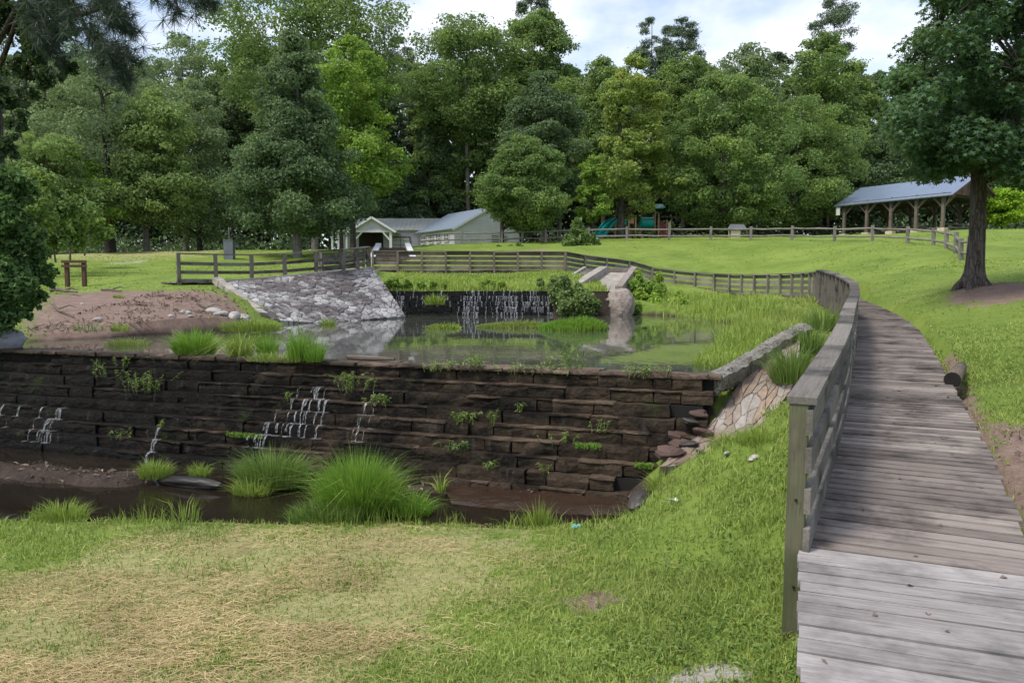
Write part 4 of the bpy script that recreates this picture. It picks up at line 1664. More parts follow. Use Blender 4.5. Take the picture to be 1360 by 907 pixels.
mb.build('slide', 'teal', pg)
mb = MB(po)
mb.tube([PX(851, 296, Y + .5), PX(855, 296.3, Y + .5), PX(867, 296, Y + .5)], [.42, .42, .42], 14)
for k in range(6):
    p = PX(852 + k * 3, 296, Y + .5)
    mb.tube([p - Vector((.03, 0, 0)), p + Vector((.03, 0, 0))], .46, 14)
mb.build('tunnel', 'teal', pg)
mb = MB(po)
mb.beam(PX(827, 295), PX(832, 295), .08, .4)
mb.build('panel', 'teal', pg)
mb = MB(po)
mb.beam(PX(834, 291), PX(842, 291), .08, .75)
mb.build('panel', 'tan_plastic', pg)
mb = MB(po)
mb.beam(PX(833, 311), PX(839, 311), .1, .9)
mb.build('panel', 'steel_brown', pg)
mb = MB(po)
for k in range(6):
    mb.beam(PX(876 + k * 2.6, 293 + k * 1.2), PX(876 + k * 2.6, 312), .1, .13, (0, 1, 0))
mb.beam(PX(876, 312), PX(890, 313), .5, .3)
mb.build('climber', 'maroon', pg)
mb = MB(po)
mb.tube([PX(870, 305), PX(870, 284), PX(872, 282), PX(875, 284), PX(875, 305)], .05, 6)
mb.build('hoop', 'tan_plastic', pg)
mb = MB(po)
mb.tube([PX(851 + 2.2 * math.cos(k * .8), 303 + k * .55, Y - .5 + .25 * math.sin(k * .8)) for k in range(22)], .03, 6)
mb.build('spiral_climber', 'tan_plastic', pg)
mb = MB(po)
mb.slab([PX(868, 277, Y), PX(884, 275.5, Y), PX(880, 271, Y + .8), PX(872, 271, Y + .8)], .06)
mb.build('roof', 'teal', pg)
mb = MB(po)
mb.box(PX(889, 303), (.22, .2, .95))
mb.tube([PX(889, 296.6), PX(889, 295.2)], [.12, .06], 8)
mb.build('totem_panel', 'cream', pg)
# swing frame
so2 = tuple(PX(900, 318))
sw = thing('swing_frame', 'tall brown swing frame beside the playground tower', 'swing', None, so2)
mb = MB(so2)
mb.tube([PX(878, 288.2, 63), PX(928, 288.6, 63)], .05, 6)
mb.build('top_bar', 'steel_brown', sw)
for px in (892, 924.5):
    mb = MB(so2)
    mb.tube([PX(px, 288.3, 63), (xat(px, 63), 63, hz(xat(px, 63), 63) - .2)], .06, 6)
    mb.build('leg', 'steel_brown', sw)
for px in (906, 912):
    mb = MB(so2)
    mb.tube([PX(px - 2, 288.4, 63), PX(px - 2, 312, 63)], .012, 4)
    mb.tube([PX(px + 2, 288.4, 63), PX(px + 2, 312, 63)], .012, 4)
    mb.beam(PX(px - 2.4, 312.5, 63), PX(px + 2.4, 312.5, 63), .2, .05)
    mb.build('swing_seat', 'black', sw)
# small roofed kiosk
ko = tuple(PX(977, 316, 58))
zk = hz(ko[0], 58)
kk = thing('park_kiosk', 'small cream kiosk with a dark roof under the broad tree', 'kiosk', None, ko)
mb = MB(ko)
zr_ = PX(970, 304, 58).z - .03
mb.box((xat(973, 58), 58, (zk - .2 + zr_) / 2), (.72, .7, zr_ - zk + .2))
mb.build('body', 'cream', kk)
mb = MB(ko)
mb.slab([PX(966, 304, 57.5), PX(992, 304, 57.5), PX(988, 298, 58.4), PX(970, 298, 58.4)], .1)
mb.slab([PX(992, 304, 57.5), (PX(992, 304, 57.5) + Vector((0, 1.8, 0))), PX(988, 298, 58.4), PX(988, 298, 58.45)], .05) if False else None
mb.build('roof', 'grey_box', kk)
for px in (968.5, 991):
    mb = MB(ko)
    mb.beam((xat(px, 57.8), 57.8, zk - .1), PX(px, 303.5, 57.8), .1, .1, (0, 1, 0))
    mb.build('post', 'wood_far', kk)


# ------------------------------------------------------------------ buildings
def gable_house(name, label, cat, c0, along_, across, L, Wd, z0, ze, zr, wall='siding', roof='roof_blue', over=.35, th=.09, group=None, walls=True, cap_over=.35):
    """c0 front left corner; along_ = ridge direction; across = gable direction"""
    root = thing(name, label, cat, group, (c0[0], c0[1], z0))
    org = (c0[0], c0[1], z0)
    A3 = Vector((along_[0], along_[1], 0)).normalized()
    B3 = Vector((across[0], across[1], 0)).normalized()
    O = Vector((c0[0], c0[1], 0))
    Z = lambda z: Vector((0, 0, z))
    if walls:
        mb = MB(org)
        vs = []
        for k in (0, 1):
            b = O + A3 * (L * k)
            vs += [b + Z(z0), b + B3 * Wd + Z(z0), b + B3 * Wd + Z(ze), b + B3 * (Wd / 2) + Z(zr - .05), b + Z(ze)]
        fs = [(0, 1, 2, 3, 4), (9, 8, 7, 6, 5), (0, 4, 9, 5), (1, 6, 7, 2)]
        mb.add(vs, fs)
        mb.build('wall', wall, root)
    rise = (zr - ze) / (Wd / 2)
    for sgn in (0, 1):
        mb = MB(org)
        if sgn == 0:
            e = -B3 * over
        else:
            e = B3 * (Wd + over)
        f0 = O - A3 * cap_over
        f1 = O + A3 * (L + over)
        ev = ze - rise * over + .06
        rd = B3 * (Wd / 2)
        mb.slab([f0 + e + Z(ev), f1 + e + Z(ev), f1 + rd + Z(zr + .06), f0 + rd + Z(zr + .06)], th)
        mb.build('roof', roof, root)
        mb = MB(org)
        mb.beam(f0 + e + Z(ev - .12), f0 + rd + Z(zr - .04), .05, .16)
        mb.build('bargeboard', 'white_trim' if wall == 'siding' else 'wood_gable', root)
    return root, O, A3, B3, org


# shed with blue roof
c0 = (xat(604, 70), 70.0)
zW = hz(c0[0], 70)
ze, zr = at(604, 302, 70)[2], at(641, 276.5, 72)[2]
al, ac = (-.545, .838), (.838, .545)
shed, O, A3, B3, org = gable_house('clapboard_shed', 'pale clapboard shed with a blue metal roof behind the hill fence', 'shed', c0, al, ac, 7.5, 7.2, zW - 1.2, ze, zr)
Zv = lambda z: Vector((0, 0, z))
for k in range(4):
    mb = MB(org)
    p = O + A3 * (1.0 + 1.6 * k) - B3 * .03
    mb.beam(p + Zv(ze - .85), p + A3 * .95 + Zv(ze - .85), .06, .72)
    w_ = mb.build('window', 'window_dark', shed)
    mb = MB(org)
    for q in range(4):
        pp = p + A3 * (.316 * q) - B3 * .04
        mb.beam(pp + Zv(ze - 1.22), pp + Zv(ze - .48), .06, .05, tuple(A3))
    for zz in (-1.23, -.85, -.47):
        mb.beam(p - B3 * .06 + Zv(ze + zz), p - B3 * .06 + A3 * .95 + Zv(ze + zz), .05, .06)
    mb.build('frame', 'white_trim', w_)
mb = MB(org)
p = O + B3 * 1.5 - A3 * .03
mb.beam(p + Zv(ze - .95 - .9), p + B3 * .85 + Zv(ze - .95 - .9), .06, 1.9)
dr = mb.build('door', 'door_grey', shed)
mb = MB(org)
mb.beam(p - A3 * .02 + Zv(ze - .87), p - A3 * .02 + B3 * .85 + Zv(ze - .87), .08, .08)
for e in (0, .85):
    mb.beam(p - A3 * .02 + B3 * e + Zv(ze - 2.4), p - A3 * .02 + B3 * e + Zv(ze - .83), .08, .08, tuple(A3))
mb.build('frame', 'white_trim', dr)
for e in (4.05, 5.0):
    mb = MB(org)
    p = O + B3 * e - A3 * .03
    mb.beam(p + Zv(ze - 1.0), p + B3 * .75 + Zv(ze - 1.0), .06, .8)
    w_ = mb.build('window', 'door_grey', shed)
    mb = MB(org)
    for q in range(5):
        mb.beam(p - A3 * .04 + Zv(ze - 1.4 + q * .19), p - A3 * .04 + B3 * .75 + Zv(ze - 1.4 + q * .19), .06, .05)
    mb.build('louvre_slats', 'dark_inside', w_)
# rafter ends under the long eave
mb = MB(org)
for k in range(11):
    p = O + A3 * (.2 + .72 * k) - B3 * .3
    mb.beam(p + Zv(ze - .16), p + B3 * .3 + Zv(ze - .06), .06, .12)
mb.build('rafter_ends', 'steel_brown', shed)

# long bath house with pale roof and porch
yb = 77.0
xl, xr = xat(452, yb), xat(590, yb)
zb = hz((xl + xr) / 2, yb) - .6
ze2, zr2 = at(540, 304.5, yb)[2], at(540, 291, yb + 3)[2]
bh, O2, A2, B2, org2 = gable_house('bath_house', 'long pale clapboard house with a whitish metal roof and gabled porch', 'house', (xl, yb), (1, 0), (0, 1), xr - xl, 6, zb, ze2, zr2, roof='roof_light')
mb = MB(org2)
xa, xb_ = xat(521, yb), xat(545, yb)
zt_ = at(530, 315.5, yb)[2]
mb.beam((xa, yb - .04, zt_ - 1.0), (xb_, yb - .04, zt_ - 1.0), .08, 2.0)
gd = mb.build('garage_door', 'door_grey', bh)
mb = MB(org2)
mb.beam((xa - .08, yb - .07, zt_ + .03), (xb_ + .08, yb - .07, zt_ + .03), .1, .14)
mb.beam((xb_ + .05, yb - .07, zt_ - 2), (xb_ + .05, yb - .07, zt_), .1, .12, (0, 1, 0))
mb.beam(((xa + xb_) / 2, yb - .09, zt_ - 2), ((xa + xb_) / 2, yb - .09, zt_), .05, .05, (0, 1, 0))
for q in range(4):
    mb.beam((xa, yb - .09, zt_ - .45 * q - .3), (xb_, yb - .09, zt_ - .45 * q - .3), .03, .03)
mb.build('frame', 'steel_brown', gd)
# porch
yp = 74.0
xa, xb_ = xat(470, yp), xat(522, yp)
ez, rz_ = at(500, 304.5, yp)[2], at(500, 288.5, yp)[2]
mid = (xa + xb_) / 2
for sgn in (-1, 1):
    mb = MB(org2)
    e = mid + sgn * ((xb_ - xa) / 2 + .42)
    ev = ez - .22
    mb.slab([(e, yp - .35, ev), (e, yb + 2.5, ev), (mid, yb + 2.5, rz_ + .05), (mid, yp - .35, rz_ + .05)], .1)
    mb.build('porch_roof', 'roof_light', bh)
    mb = MB(org2)
    mb.beam((e, yp - .37, ev - .09), (mid, yp - .37, rz_ - .05), .06, .2)
    mb.build('bargeboard', 'white_trim', bh)
    px_ = mid + sgn * (xb_ - xa) / 2 * .93
    mb = MB(org2)
    mb.beam((px_, yp, zb), (px_, yp, ez - .12), .24, .24, (0, 1, 0))
    mb.build('porch_post', 'white_trim', bh)
    mb = MB(org2)
    mb.beam((px_, yp, ez - 1.15), (px_ - sgn * .85, yp, ez - .2), .14, .14)
    mb.build('brace', 'white_trim', bh)
mb = MB(org2)
mb.add([(xa - .1, yp, ez - .22), (xb_ + .1, yp, ez - .22), (mid, yp, rz_ - .05), (xa - .1, yp + .12, ez - .22), (xb_ + .1, yp + .12, ez - .22), (mid, yp + .12, rz_ - .05)], [(0, 1, 2), (5, 4, 3), (0, 3, 4, 1)])
mb.build('porch_gable', 'siding', bh)
mb = MB(org2)
mb.beam((xa - .1, yp - .03, ez - .2), (xb_ + .1, yp - .03, ez - .2), .1, .22)
mb.build('porch_beam', 'white_trim', bh)
mb = MB(org2)
mb.beam((xa, yb - .05, zb + 1.6), (xat(510, yb), yb - .05, zb + 1.6), .06, 3.4)
mb.build('porch_shade', 'dark_inside', bh)  # near-black panel: shade inside the porch put into its colour
mb = MB(org2)
mb.beam((xat(487, yb), yb - .12, zb + 1.4), (xat(497, yb), yb - .12, zb + 1.4), .06, 2.6)
mb.build('door', 'door_red', bh)
mb = MB(org2)
mb.beam((xat(484, yp), yp + .6, at(490, 330, yp)[2]), (xat(506, yp), yp + .6, at(490, 330, yp)[2]), .5, .35)
mb.build('step', 'rock_brown', bh)
# lower wing to the side, mostly behind a tree
ys = 75.5
xs0, xs1 = xat(438, ys), xat(466, ys)
mb = MB(org2)
mb.slab([(xs0 - .4, ys - .4, at(440, 310, ys)[2]), (xs1, ys - .4, at(440, 306, ys)[2]), (xs1, ys + 3, at(440, 293, ys)[2]), (xs0 + 1.0, ys + 3, at(440, 293, ys)[2])], .1)
mb.build('side_roof', 'roof_light', bh)
for px in (443, 451, 462):
    mb = MB(org2)
    mb.beam((xat(px, ys), ys, zb), (xat(px, ys), ys, at(440, 309, ys)[2]), .18, .18, (0, 1, 0))
    mb.build('side_post', 'white_trim', bh)
mb = MB(org2)
mb.slab([(xat(540, 84), 84, zr2 - .05), (xat(570, 84), 84, zr2 - .05), (xat(560, 84), 86, at(556, 287, 84)[2])], .1)
mb.build('rear_gable', 'roof_light', bh)

# stone steps up to the house
so3 = at(520, 335, 48)
ss = thing('stone_steps', 'red brown stone steps between pale cheek walls leading to the house', 'steps', None, so3)
mb = MB(so3)
for k in range(6):
    p, q = Vector(at(497 + k * .8, 345 - k * 2.6, 44 + k * 1.0)), Vector(at(546 - k * .8, 345 - k * 2.6, 44 + k * 1.0))
    mb.beam(p, q, 1.1, .22)
mb.build('treads', 'dam_coping', ss)
for (a, b) in (((494, 347, 43.5), (503, 328, 50.5)), ((549, 347, 43.5), (541, 328, 50.5))):
    mb = MB(so3)
    mb.beam(Vector(at(*a)), Vector(at(*b)), .35, .5)
    mb.build('cheek_wall', 'white_trim', ss)

# ------------------------------------------------------------------ pavilion
Yr = 64.0
c0 = Vector((xat(1251, Yr), Yr, 0))
al = Vector((-.55, .835, 0)).normalized()
ac = Vector((.835, .55, 0)).normalized()
zf = at(1251, 309, Yr)[2]
ze3 = at(1251, 257, Yr)[2]
zr3 = ze3 + 1.75
pv, O3, A3, B3, org3 = gable_house('picnic_pavilion', 'open timber picnic pavilion with a blue metal roof on the hill', 'pavilion', (c0.x, c0.y), al, ac, 9.6, 7.4, zf, ze3, zr3, roof='roof_slate', wall='wood_gable', walls=False, over=.55, cap_over=.7)
for side, n_ in ((0, 5), (7.4, 5)):
    for k in range(n_):
        p = O3 + A3 * (.25 + k * (9.1 / (n_ - 1))) + B3 * side
        mb = MB(org3)
        mb.beam(p + Zv(zf - .1), p + Zv(ze3 - .1), .24, .24, tuple(A3))
        po_ = mb.build('post', 'wood_pavilion', pv)
        mb = MB(org3)
        for sg_ in (-1, 1):
            mb.beam(p + Zv(ze3 - 1.15), p + A3 * (.9 * sg_) + Zv(ze3 - .2), .14, .14)
        q = B3 * (.9 if side == 0 else -.9)
        mb.beam(p + Zv(ze3 - 1.15), p + q + Zv(ze3 - .2), .14, .14)
        mb.build('brace', 'wood_pavilion', po_)
        mb = MB(org3)
        mb.box(p + Zv(zf + .1), (.62, .62, .62), math.atan2(A3.y, A3.x))
        mb.build('footing', 'cream', po_)
for side in (0, 7.4):
    mb = MB(org3)
    mb.beam(O3 - A3 * .4 + B3 * side + Zv(ze3 - .08), O3 + A3 * 10 + B3 * side + Zv(ze3 - .08), .2, .3)
    mb.build('beam', 'wood_pavilion', pv)
for k in range(5):
    mb = MB(org3)
    b = O3 + A3 * (.25 + k * 2.275)
    mb.beam(b + Zv(ze3 + .0), b + B3 * 7.4 + Zv(ze3 + .0), .14, .26)
    mb.beam(b + B3 * 3.7 + Zv(ze3), b + B3 * 3.7 + Zv(zr3 - .1), .14, .14, tuple(A3))
    mb.build('truss', 'wood_pavilion', pv)
for off in (-.35, 9.9):
    mb = MB(org3)
    b = O3 + A3 * off
    for k in range(24):
        f0, f1 = k / 24 * 7.4, (k + 1) / 24 * 7.4 - .02
        fm = (f0 + f1) / 2
        top = ze3 + (zr3 - ze3) * (1 - abs(fm - 3.7) / 3.7) - .06
        if top - ze3 < .08:
            continue
        mb.beam(b + B3 * fm + Zv(ze3 - .05), b + B3 * fm + Zv(top), .04, f1 - f0, tuple(B3))
    mb.build('gable_boards', 'wood_gable', pv)
mb = MB(org3)
f = [O3 - A3 * .6 - B3 * .5, O3 + A3 * 10.2 - B3 * .5, O3 + A3 * 10.2 + B3 * 7.9, O3 - A3 * .6 + B3 * 7.9]
mb.slab([p + Zv(zf + .03) for p in f], 1.0)
mb.build('floor_slab', 'concrete', pv)
# lantern hung at the far eave corner
lo_ = O3 + A3 * 9.7 - B3 * .5
mb = MB(tuple(lo_ + Zv(ze3 - .6)))
mb.box(lo_ + Zv(ze3 - .75), (.26, .26, .7))
lan = mb.build('lantern', 'lamp_glass', None)
mb = MB(tuple(lo_ + Zv(ze3 - .6)))
mb.box(lo_ + Zv(ze3 - .38), (.34, .34, .08))
mb.tube([lo_ + Zv(ze3 - .36), lo_ + Zv(ze3 + .02)], .03, 6)
mb.build('hanger', 'grey_box', lan)
tag(lan, 'white lantern hanging under the far eave corner of the pavilion', 'lantern')


def picnic_table(label, p, rz):
    root = thing('picnic_table', label, 'picnic table', 'picnic tables at the pavilion', tuple(p))
    root.rotation_euler = (0, 0, rz)
    mb = MB()
    for k in range(5):
        mb.beam((-1.05, -.34 + k * .17, .76), (1.05, -.34 + k * .17, .76), .155, .05)
    mb.build('table_top', 'wood_far', root)
    for s_ in (-1, 1):
        mb = MB()
        for k in range(2):
            mb.beam((-1.05, s_ * (.66 + k * .16), .45), (1.05, s_ * (.66 + k * .16), .45), .145, .05)
        mb.build('bench', 'wood_far', root)
    for x in (-.7, .7):
        mb = MB()
        mb.beam((x, -.78, .0), (x, -.22, .73), .06, .1, (1, 0, 0))
        mb.beam((x, .78, .0), (x, .22, .73), .06, .1, (1, 0, 0))
        mb.beam((x, -.85, .4), (x, .85, .4), .06, .1)
        mb.build('trestle', 'wood_far', root)
    return root


rzp = math.atan2(A3.y, A3.x)
for k, (a, b, lb, r_) in enumerate([(7.6, 1.6, 'picnic table under the lantern end of the pavilion', rzp + 1.57), (5.0, 1.5, 'picnic table by the middle post of the pavilion', rzp + 1.57), (2.6, 2.0, 'picnic table inside the pavilion next to the gable end', rzp + 1.57),
                                (.6, 2.4, 'picnic table at the gable opening of the pavilion', rzp + 1.3), (3.6, 5.2, 'picnic table deep inside the pavilion along its back posts', rzp)]):
    p = O3 + A3 * a + B3 * b + Zv(zf + .04)
    picnic_table(lb, p, r_)
#@@PART3


# ------------------------------------------------------------------ foliage builders
def unit(v):
    return v / np.maximum(np.linalg.norm(v, axis=-1, keepdims=True), 1e-9)


def leaf_cards(C_, N_, L, W, rng, fold=.25, shape='diamond'):
    """one small folded leaf per centre"""
    n = len(C_)
    a = unit(np.cross(N_, rng.normal(size=(n, 3))))
    b = np.cross(N_, a)
    L = np.broadcast_to(np.asarray(L), (n,))[:, None]
    W = np.broadcast_to(np.asarray(W), (n,))[:, None]
    if shape == 'diamond':
        v = np.stack([C_ - a * L * .5 - N_ * fold * L * .3, C_ + b * W * .5 + N_ * fold * W, C_ + a * L * .5 - N_ * fold * L * .3, C_ - b * W * .5 + N_ * fold * W], 1)
        f = np.arange(n * 4).reshape(n, 4)
        return v.reshape(-1, 3), [f]
    if shape == 'star':
        # five pointed leaf
        vs = []
        for k in range(10):
            th = math.pi * 2 * k / 10
            r = (.5 if k % 2 == 0 else .2)
            rr = L * r
            vs.append(C_ + a * rr * math.cos(th) + b * rr * math.sin(th) - N_ * (fold * L * (.25 if k % 2 == 0 else 0)))
        v = np.stack(vs, 1)
        f = np.arange(n * 10).reshape(n, 10)
        return v.reshape(-1, 3), [f]


PROFILES = {
    'round': lambda t: np.sqrt(np.clip(1 - (2 * t - 1) ** 2, 0, 1)),
    'oak': lambda t: np.clip(np.minimum(1, (t / .3) ** .5) * np.sqrt(np.clip(1 - ((t - .3) / .72).clip(0) ** 2, 0, 1)), 0, 1),
    'cone': lambda t: np.minimum(1, (t / .1 + .25) ** .6) * np.clip(1.02 - t, 0, 1) ** .62,
    'tall': lambda t: np.minimum(1, (t / .25 + .1) ** .5) * np.clip(1 - t ** 3.2, 0, 1) ** .6 * (.82 + .18 * np.sin(t * 9)),
    'fan': lambda t: np.minimum(1, .35 + t * 1.1) * np.sqrt(np.clip(1 - t ** 5, 0, 1)),
}


def crown_geo(R_, zb, zt, prof, nlobe, nleaf, L, W, rng, squash=.62, lobe=.3, fill=.15, up=.45, shape='diamond', gap=.0, sx=1.0, sy=1.0):
    nlobe = int(nlobe * 2.3)
    lobe = lobe * .64
    nleaf = int(nleaf * 1.55)
    L, W = L * .84, W * .84
    t_ = rng.random(nlobe * 3)
    # favour where the profile is wide
    keep = rng.random(len(t_)) < (.25 + PROFILES[prof](t_))
    t_ = t_[keep][:nlobe]
    n = len(t_)
    th = rng.random(n) * 2 * math.pi
    rr = PROFILES[prof](t_) * R_ * np.sqrt(rng.uniform(.2, 1.0, n)) * rng.uniform(.78, 1.16, n)
    lr = R_ * lobe * rng.uniform(.5, 1.55, n) * (.55 + .45 * PROFILES[prof](t_))
    hh = zt - zb
    lc = np.stack([np.cos(th) * np.maximum(rr - lr * .55, 0) * sx, np.sin(th) * np.maximum(rr - lr * .55, 0) * sy, zb + lr * .4 + t_ * (hh - lr * .9)], -1)
    pw = lr ** 2
    cnt = np.maximum(8, (nleaf * pw / pw.sum())).astype(int)
    which = np.repeat(np.arange(n), cnt)
    d = unit(rng.normal(size=(len(which), 3)) + np.array([0, 0, .35]))
    rad = lr[which] * np.where(rng.random(len(which)) < fill, rng.uniform(.3, .8, len(which)), rng.uniform(.78, 1.12, len(which)))
    # lumpy lobes
    lump = 1 + .18 * np.sin(d[:, 0] * 7 + which) * np.sin(d[:, 1] * 6 + which * 2) + .12 * np.sin(d[:, 2] * 9 + which)
    rad = rad * np.where(rng.random(len(which)) < .10, rng.uniform(1.1, 1.7, len(which)), 1)
    P = lc[which] + d * (rad * lump)[:, None] * np.array([1, 1, squash])
    Nn = unit(d * .7 + np.array([0, 0, up]) + rng.normal(size=d.shape) * .45)
    v, f = leaf_cards(P, Nn, L * rng.uniform(.7, 1.3, len(P)), W * rng.uniform(.7, 1.3, len(P)), rng, shape=shape)
    return v, f, lc


def trunk_mb(h, r, lc, rng, lean=(0, 0), nb=10, fork=None, flare=1.5, n=8, top=.9):
    mb = MB()
    rs = random.Random(int(rng.integers(1e9)))
    pts, rad = [], []
    K = 7
    ph = rs.uniform(0, 6)
    for k in range(K + 1):
        q = k / K
        wob = r * .7 * math.sin(q * 5 + ph)
        pts.append((lean[0] * q * q * h + wob * q, lean[1] * q * q * h + wob * .5 * q, -.3 + q * (h * top + .3)))
        rad.append(r * (flare if k == 0 else (1.0 - .82 * q)))
    mb.tube([pts[0], tuple(Vector(pts[0]).lerp(Vector(pts[1]), .12 if h > 6 else .3))] + pts[1:], [rad[0], r * 1.08] + rad[1:], n)
    # limbs to lobes
    ids = list(range(len(lc)))
    rs.shuffle(ids)
    for i in ids[:nb]:
        c = Vector(lc[i])
        if c.z < h * .12:
            continue
        zs = max(h * .1, min(c.z - .35 * math.hypot(c.x, c.y) - .3, h * top * .92))
        q = max(0, min(1, (zs + .3) / (h * top + .3)))
        k = min(int(q * K), K - 1)
        p0 = Vector(pts[k]).lerp(Vector(pts[k + 1]), q * K - k)
        r0 = r * (1 - .82 * q) * .5
        m1 = p0.lerp(c, .5) + Vector((rs.uniform(-.2, .2), rs.uniform(-.2, .2), .08 * (c - p0).length))
        mb.tube([p0, m1, c], [r0, r0 * .6, r0 * .22], 5)
    return mb


NLEAF = 1.0


def tree(name, label, px, Y, pbase, ptop, pwid, pbot, prof, mat, nleaf=12000, L=.3, W=.19, tr=.28, seed=1, nlobe=60, lobe=.3, lean=(0, 0), bark='bark_far', group=None, cat='tree', nb=12, squash=.62, fill=.15, up=.45, pc=None, shape='diamond', top=.9, sx=1.0):
    """tree given by photo pixels: trunk foot px, crown top/bottom rows, crown width"""
    rng = np.random.default_rng(seed)
    x = xat(px, Y)
    zg = hz(x, Y)
    h = at(px, ptop, Y)[2] - zg
    zb = at(px, pbot, Y)[2] - zg
    R_ = pwid / 2000.0 * Y
    v, f, lc = crown_geo(R_, zb, h, prof, nlobe, int(nleaf * NLEAF), L, W, rng, squash, lobe, fill, up, shape)
    off = ((pc - px) / 1000.0 * Y) if pc else 0.0
    v[:, 0] += off
    lc[:, 0] += off
    root = thing(name, label, cat, group, (x, Y, zg))
    me = np_mesh('crown', v, f)
    link('crown', me, mat, root)
    tb = trunk_mb(h, tr, lc, rng, lean, nb, top=top)
    tb.build('trunk', bark, root, True)
    return root


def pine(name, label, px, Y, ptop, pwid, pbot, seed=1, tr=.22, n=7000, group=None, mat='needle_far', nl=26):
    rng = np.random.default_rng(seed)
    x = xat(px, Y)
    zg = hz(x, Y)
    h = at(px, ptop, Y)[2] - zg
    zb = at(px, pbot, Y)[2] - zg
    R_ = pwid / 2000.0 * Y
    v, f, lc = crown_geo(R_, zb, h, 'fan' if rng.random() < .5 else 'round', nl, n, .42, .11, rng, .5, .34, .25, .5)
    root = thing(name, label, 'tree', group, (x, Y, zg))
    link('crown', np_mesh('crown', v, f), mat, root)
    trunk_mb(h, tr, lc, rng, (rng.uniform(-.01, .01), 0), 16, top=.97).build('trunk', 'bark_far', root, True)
    return root


# --- the trees one can tell apart -------------------------------------------------
tree('oak_tree', 'grey green oak with a dark leaning forked trunk behind the empty sign stand', 150, 60, 338, 62, 200, 285, 'oak', 'leaf_grey', 15000, .3, .17, .42, 101, 70, .24, (-.035, 0), 'bark', nb=18, pc=122)
tree('lawn_tree', 'round dark tree on a straight pale trunk at the far lawn edge', 198, 60, 336, 120, 165, 305, 'tall', 'leaf_light', 14000, .3, .18, .26, 102, 64, .28, bark='bark_grey', pc=215)
tree('leafy_tree', 'mid green tree filling the gap between the pale trunk and the grey utility box', 268, 66, 334, 105, 150, 325, 'tall', 'leaf_grey', 14000, .3, .18, .25, 103, 64, .27)
tree('leafy_tree', 'tall thin crowned tree rising to the sky gap above the utility box', 250, 80, 334, 42, 130, 220, 'round', 'leaf_grey', 9000, .36, .2, .25, 104, 40, .26)
tree('magnolia_tree', 'dense dark conical tree with two trunks beside the open railing', 397, 48, 332, 42, 205, 312, 'cone', 'leaf_deep', 30000, .27, .16, .3, 105, 120, .23, (0, 0), 'bark_grey', nb=14, up=.3)
tree('maple_tree', 'bright yellow green tree just behind the dense dark conical tree', 470, 58, 328, 48, 165, 285, 'tall', 'leaf_bright', 18000, .3, .2, .25, 106, 80, .25)  # brighter leaf green than the trees around it
tree('tall_tree', 'very tall broad green tree running out of the frame above the bright yellow green tree', 420, 78, 330, -60, 270, 190, 'oak', 'leaf_mid', 24000, .4, .25, .4, 107, 95, .22, bark='bark_grey')
tree('porch_tree', 'small dark leaning tree in front of the house porch', 455, 60, 333, 215, 105, 298, 'round', 'leaf_deep', 9000, .26, .16, .17, 108, 40, .3, (-.05, 0), 'bark', pc=438)
tree('tall_tree', 'tall tree with a bare pale trunk behind the clapboard shed', 622, 88, 322, 20, 175, 190, 'round', 'leaf_mid', 16000, .4, .25, .34, 109, 70, .26, bark='bark_grey')
tree('tall_tree', 'tall green tree topped by a pine next to the bare pale trunk', 715, 92, 322, 12, 150, 190, 'tall', 'leaf_mid', 15000, .42, .26, .32, 110, 70, .26)
tree('shade_tree', 'rounded dark green tree right in front of the clapboard shed gable', 667, 57, 322, 178, 132, 310, 'oak', 'leaf_mid', 20000, .25, .15, .17, 111, 85, .25, (0, 0), 'bark', pc=700)
tree('leafy_tree', 'deep green crown towering behind the rounded shed tree', 722, 74, 322, 95, 125, 290, 'oak', 'leaf_deep', 18000, .34, .21, .3, 112, 75, .26)
tree('gum_tree', 'open yellowing tree with visible limbs above the playground slide', 823, 60, 318, 72, 140, 290, 'tall', 'leaf_yellow', 15000, .29, .18, .32, 113, 80, .22, (.0, 0), 'bark', nb=26, pc=838)
tree('sapling', 'small light green tree reaching over the teal slide', 786, 58.5, 318, 205, 62, 296, 'tall', 'leaf_bright', 5000, .25, .16, .08, 114, 34, .3)
tree('leafy_tree', 'green crowned tree behind the yellowing playground tree', 800, 84, 318, 75, 130, 250, 'tall', 'leaf_mid', 13000, .38, .24, .3, 115, 60, .27)
tree('broad_tree', 'broad spreading green tree with yellow tips between the playground and pavilion', 958, 62, 318, 95, 190, 312, 'oak', 'leaf_mid', 30000, .29, .18, .42, 116, 120, .2, bark='bark')
tree('broad_tree', 'wide rounded tree leaning towards the pavilion with a bright crown', 1050, 78, 312, 130, 185, 308, 'oak', 'leaf_mid', 28000, .29, .18, .36, 117, 110, .21, (.02, 0), 'bark_grey', nb=18)
tree('tall_tree', 'tall pale green tree standing behind the broad yellow tipped tree', 985, 80, 318, 58, 170, 240, 'tall', 'leaf_grey', 18000, .38, .23, .34, 118, 80, .24)
tree('tall_tree', 'tall loose crowned tree with thin top sprays near the far pine', 1085, 84, 316, 40, 150, 250, 'tall', 'leaf_mid', 16000, .38, .23, .32, 119, 75, .25)
tree('tall_tree', 'tall green tree behind the playground swing frame', 905, 92, 316, 62, 130, 240, 'tall', 'leaf_mid', 14000, .42, .25, .32, 120, 66, .26)
tree('dark_tree', 'dark grey green tree directly behind the pavilion roof', 1180, 84, 310, 165, 145, 300, 'oak', 'leaf_deep', 18000, .36, .22, .3, 121, 75, .25)
tree('dark_tree', 'dark tree seen past the far side of the pavilion', 1262, 88, 310, 130, 150, 300, 'oak', 'leaf_deep', 15000, .38, .23, .3, 122, 70, .25)
tree('lime_tree', 'bright lime green small tree beyond the big near trunk', 1325, 68, 306, 248, 78, 302, 'oak', 'leaf_lime', 6500, .3, .2, .12, 123, 40, .28)
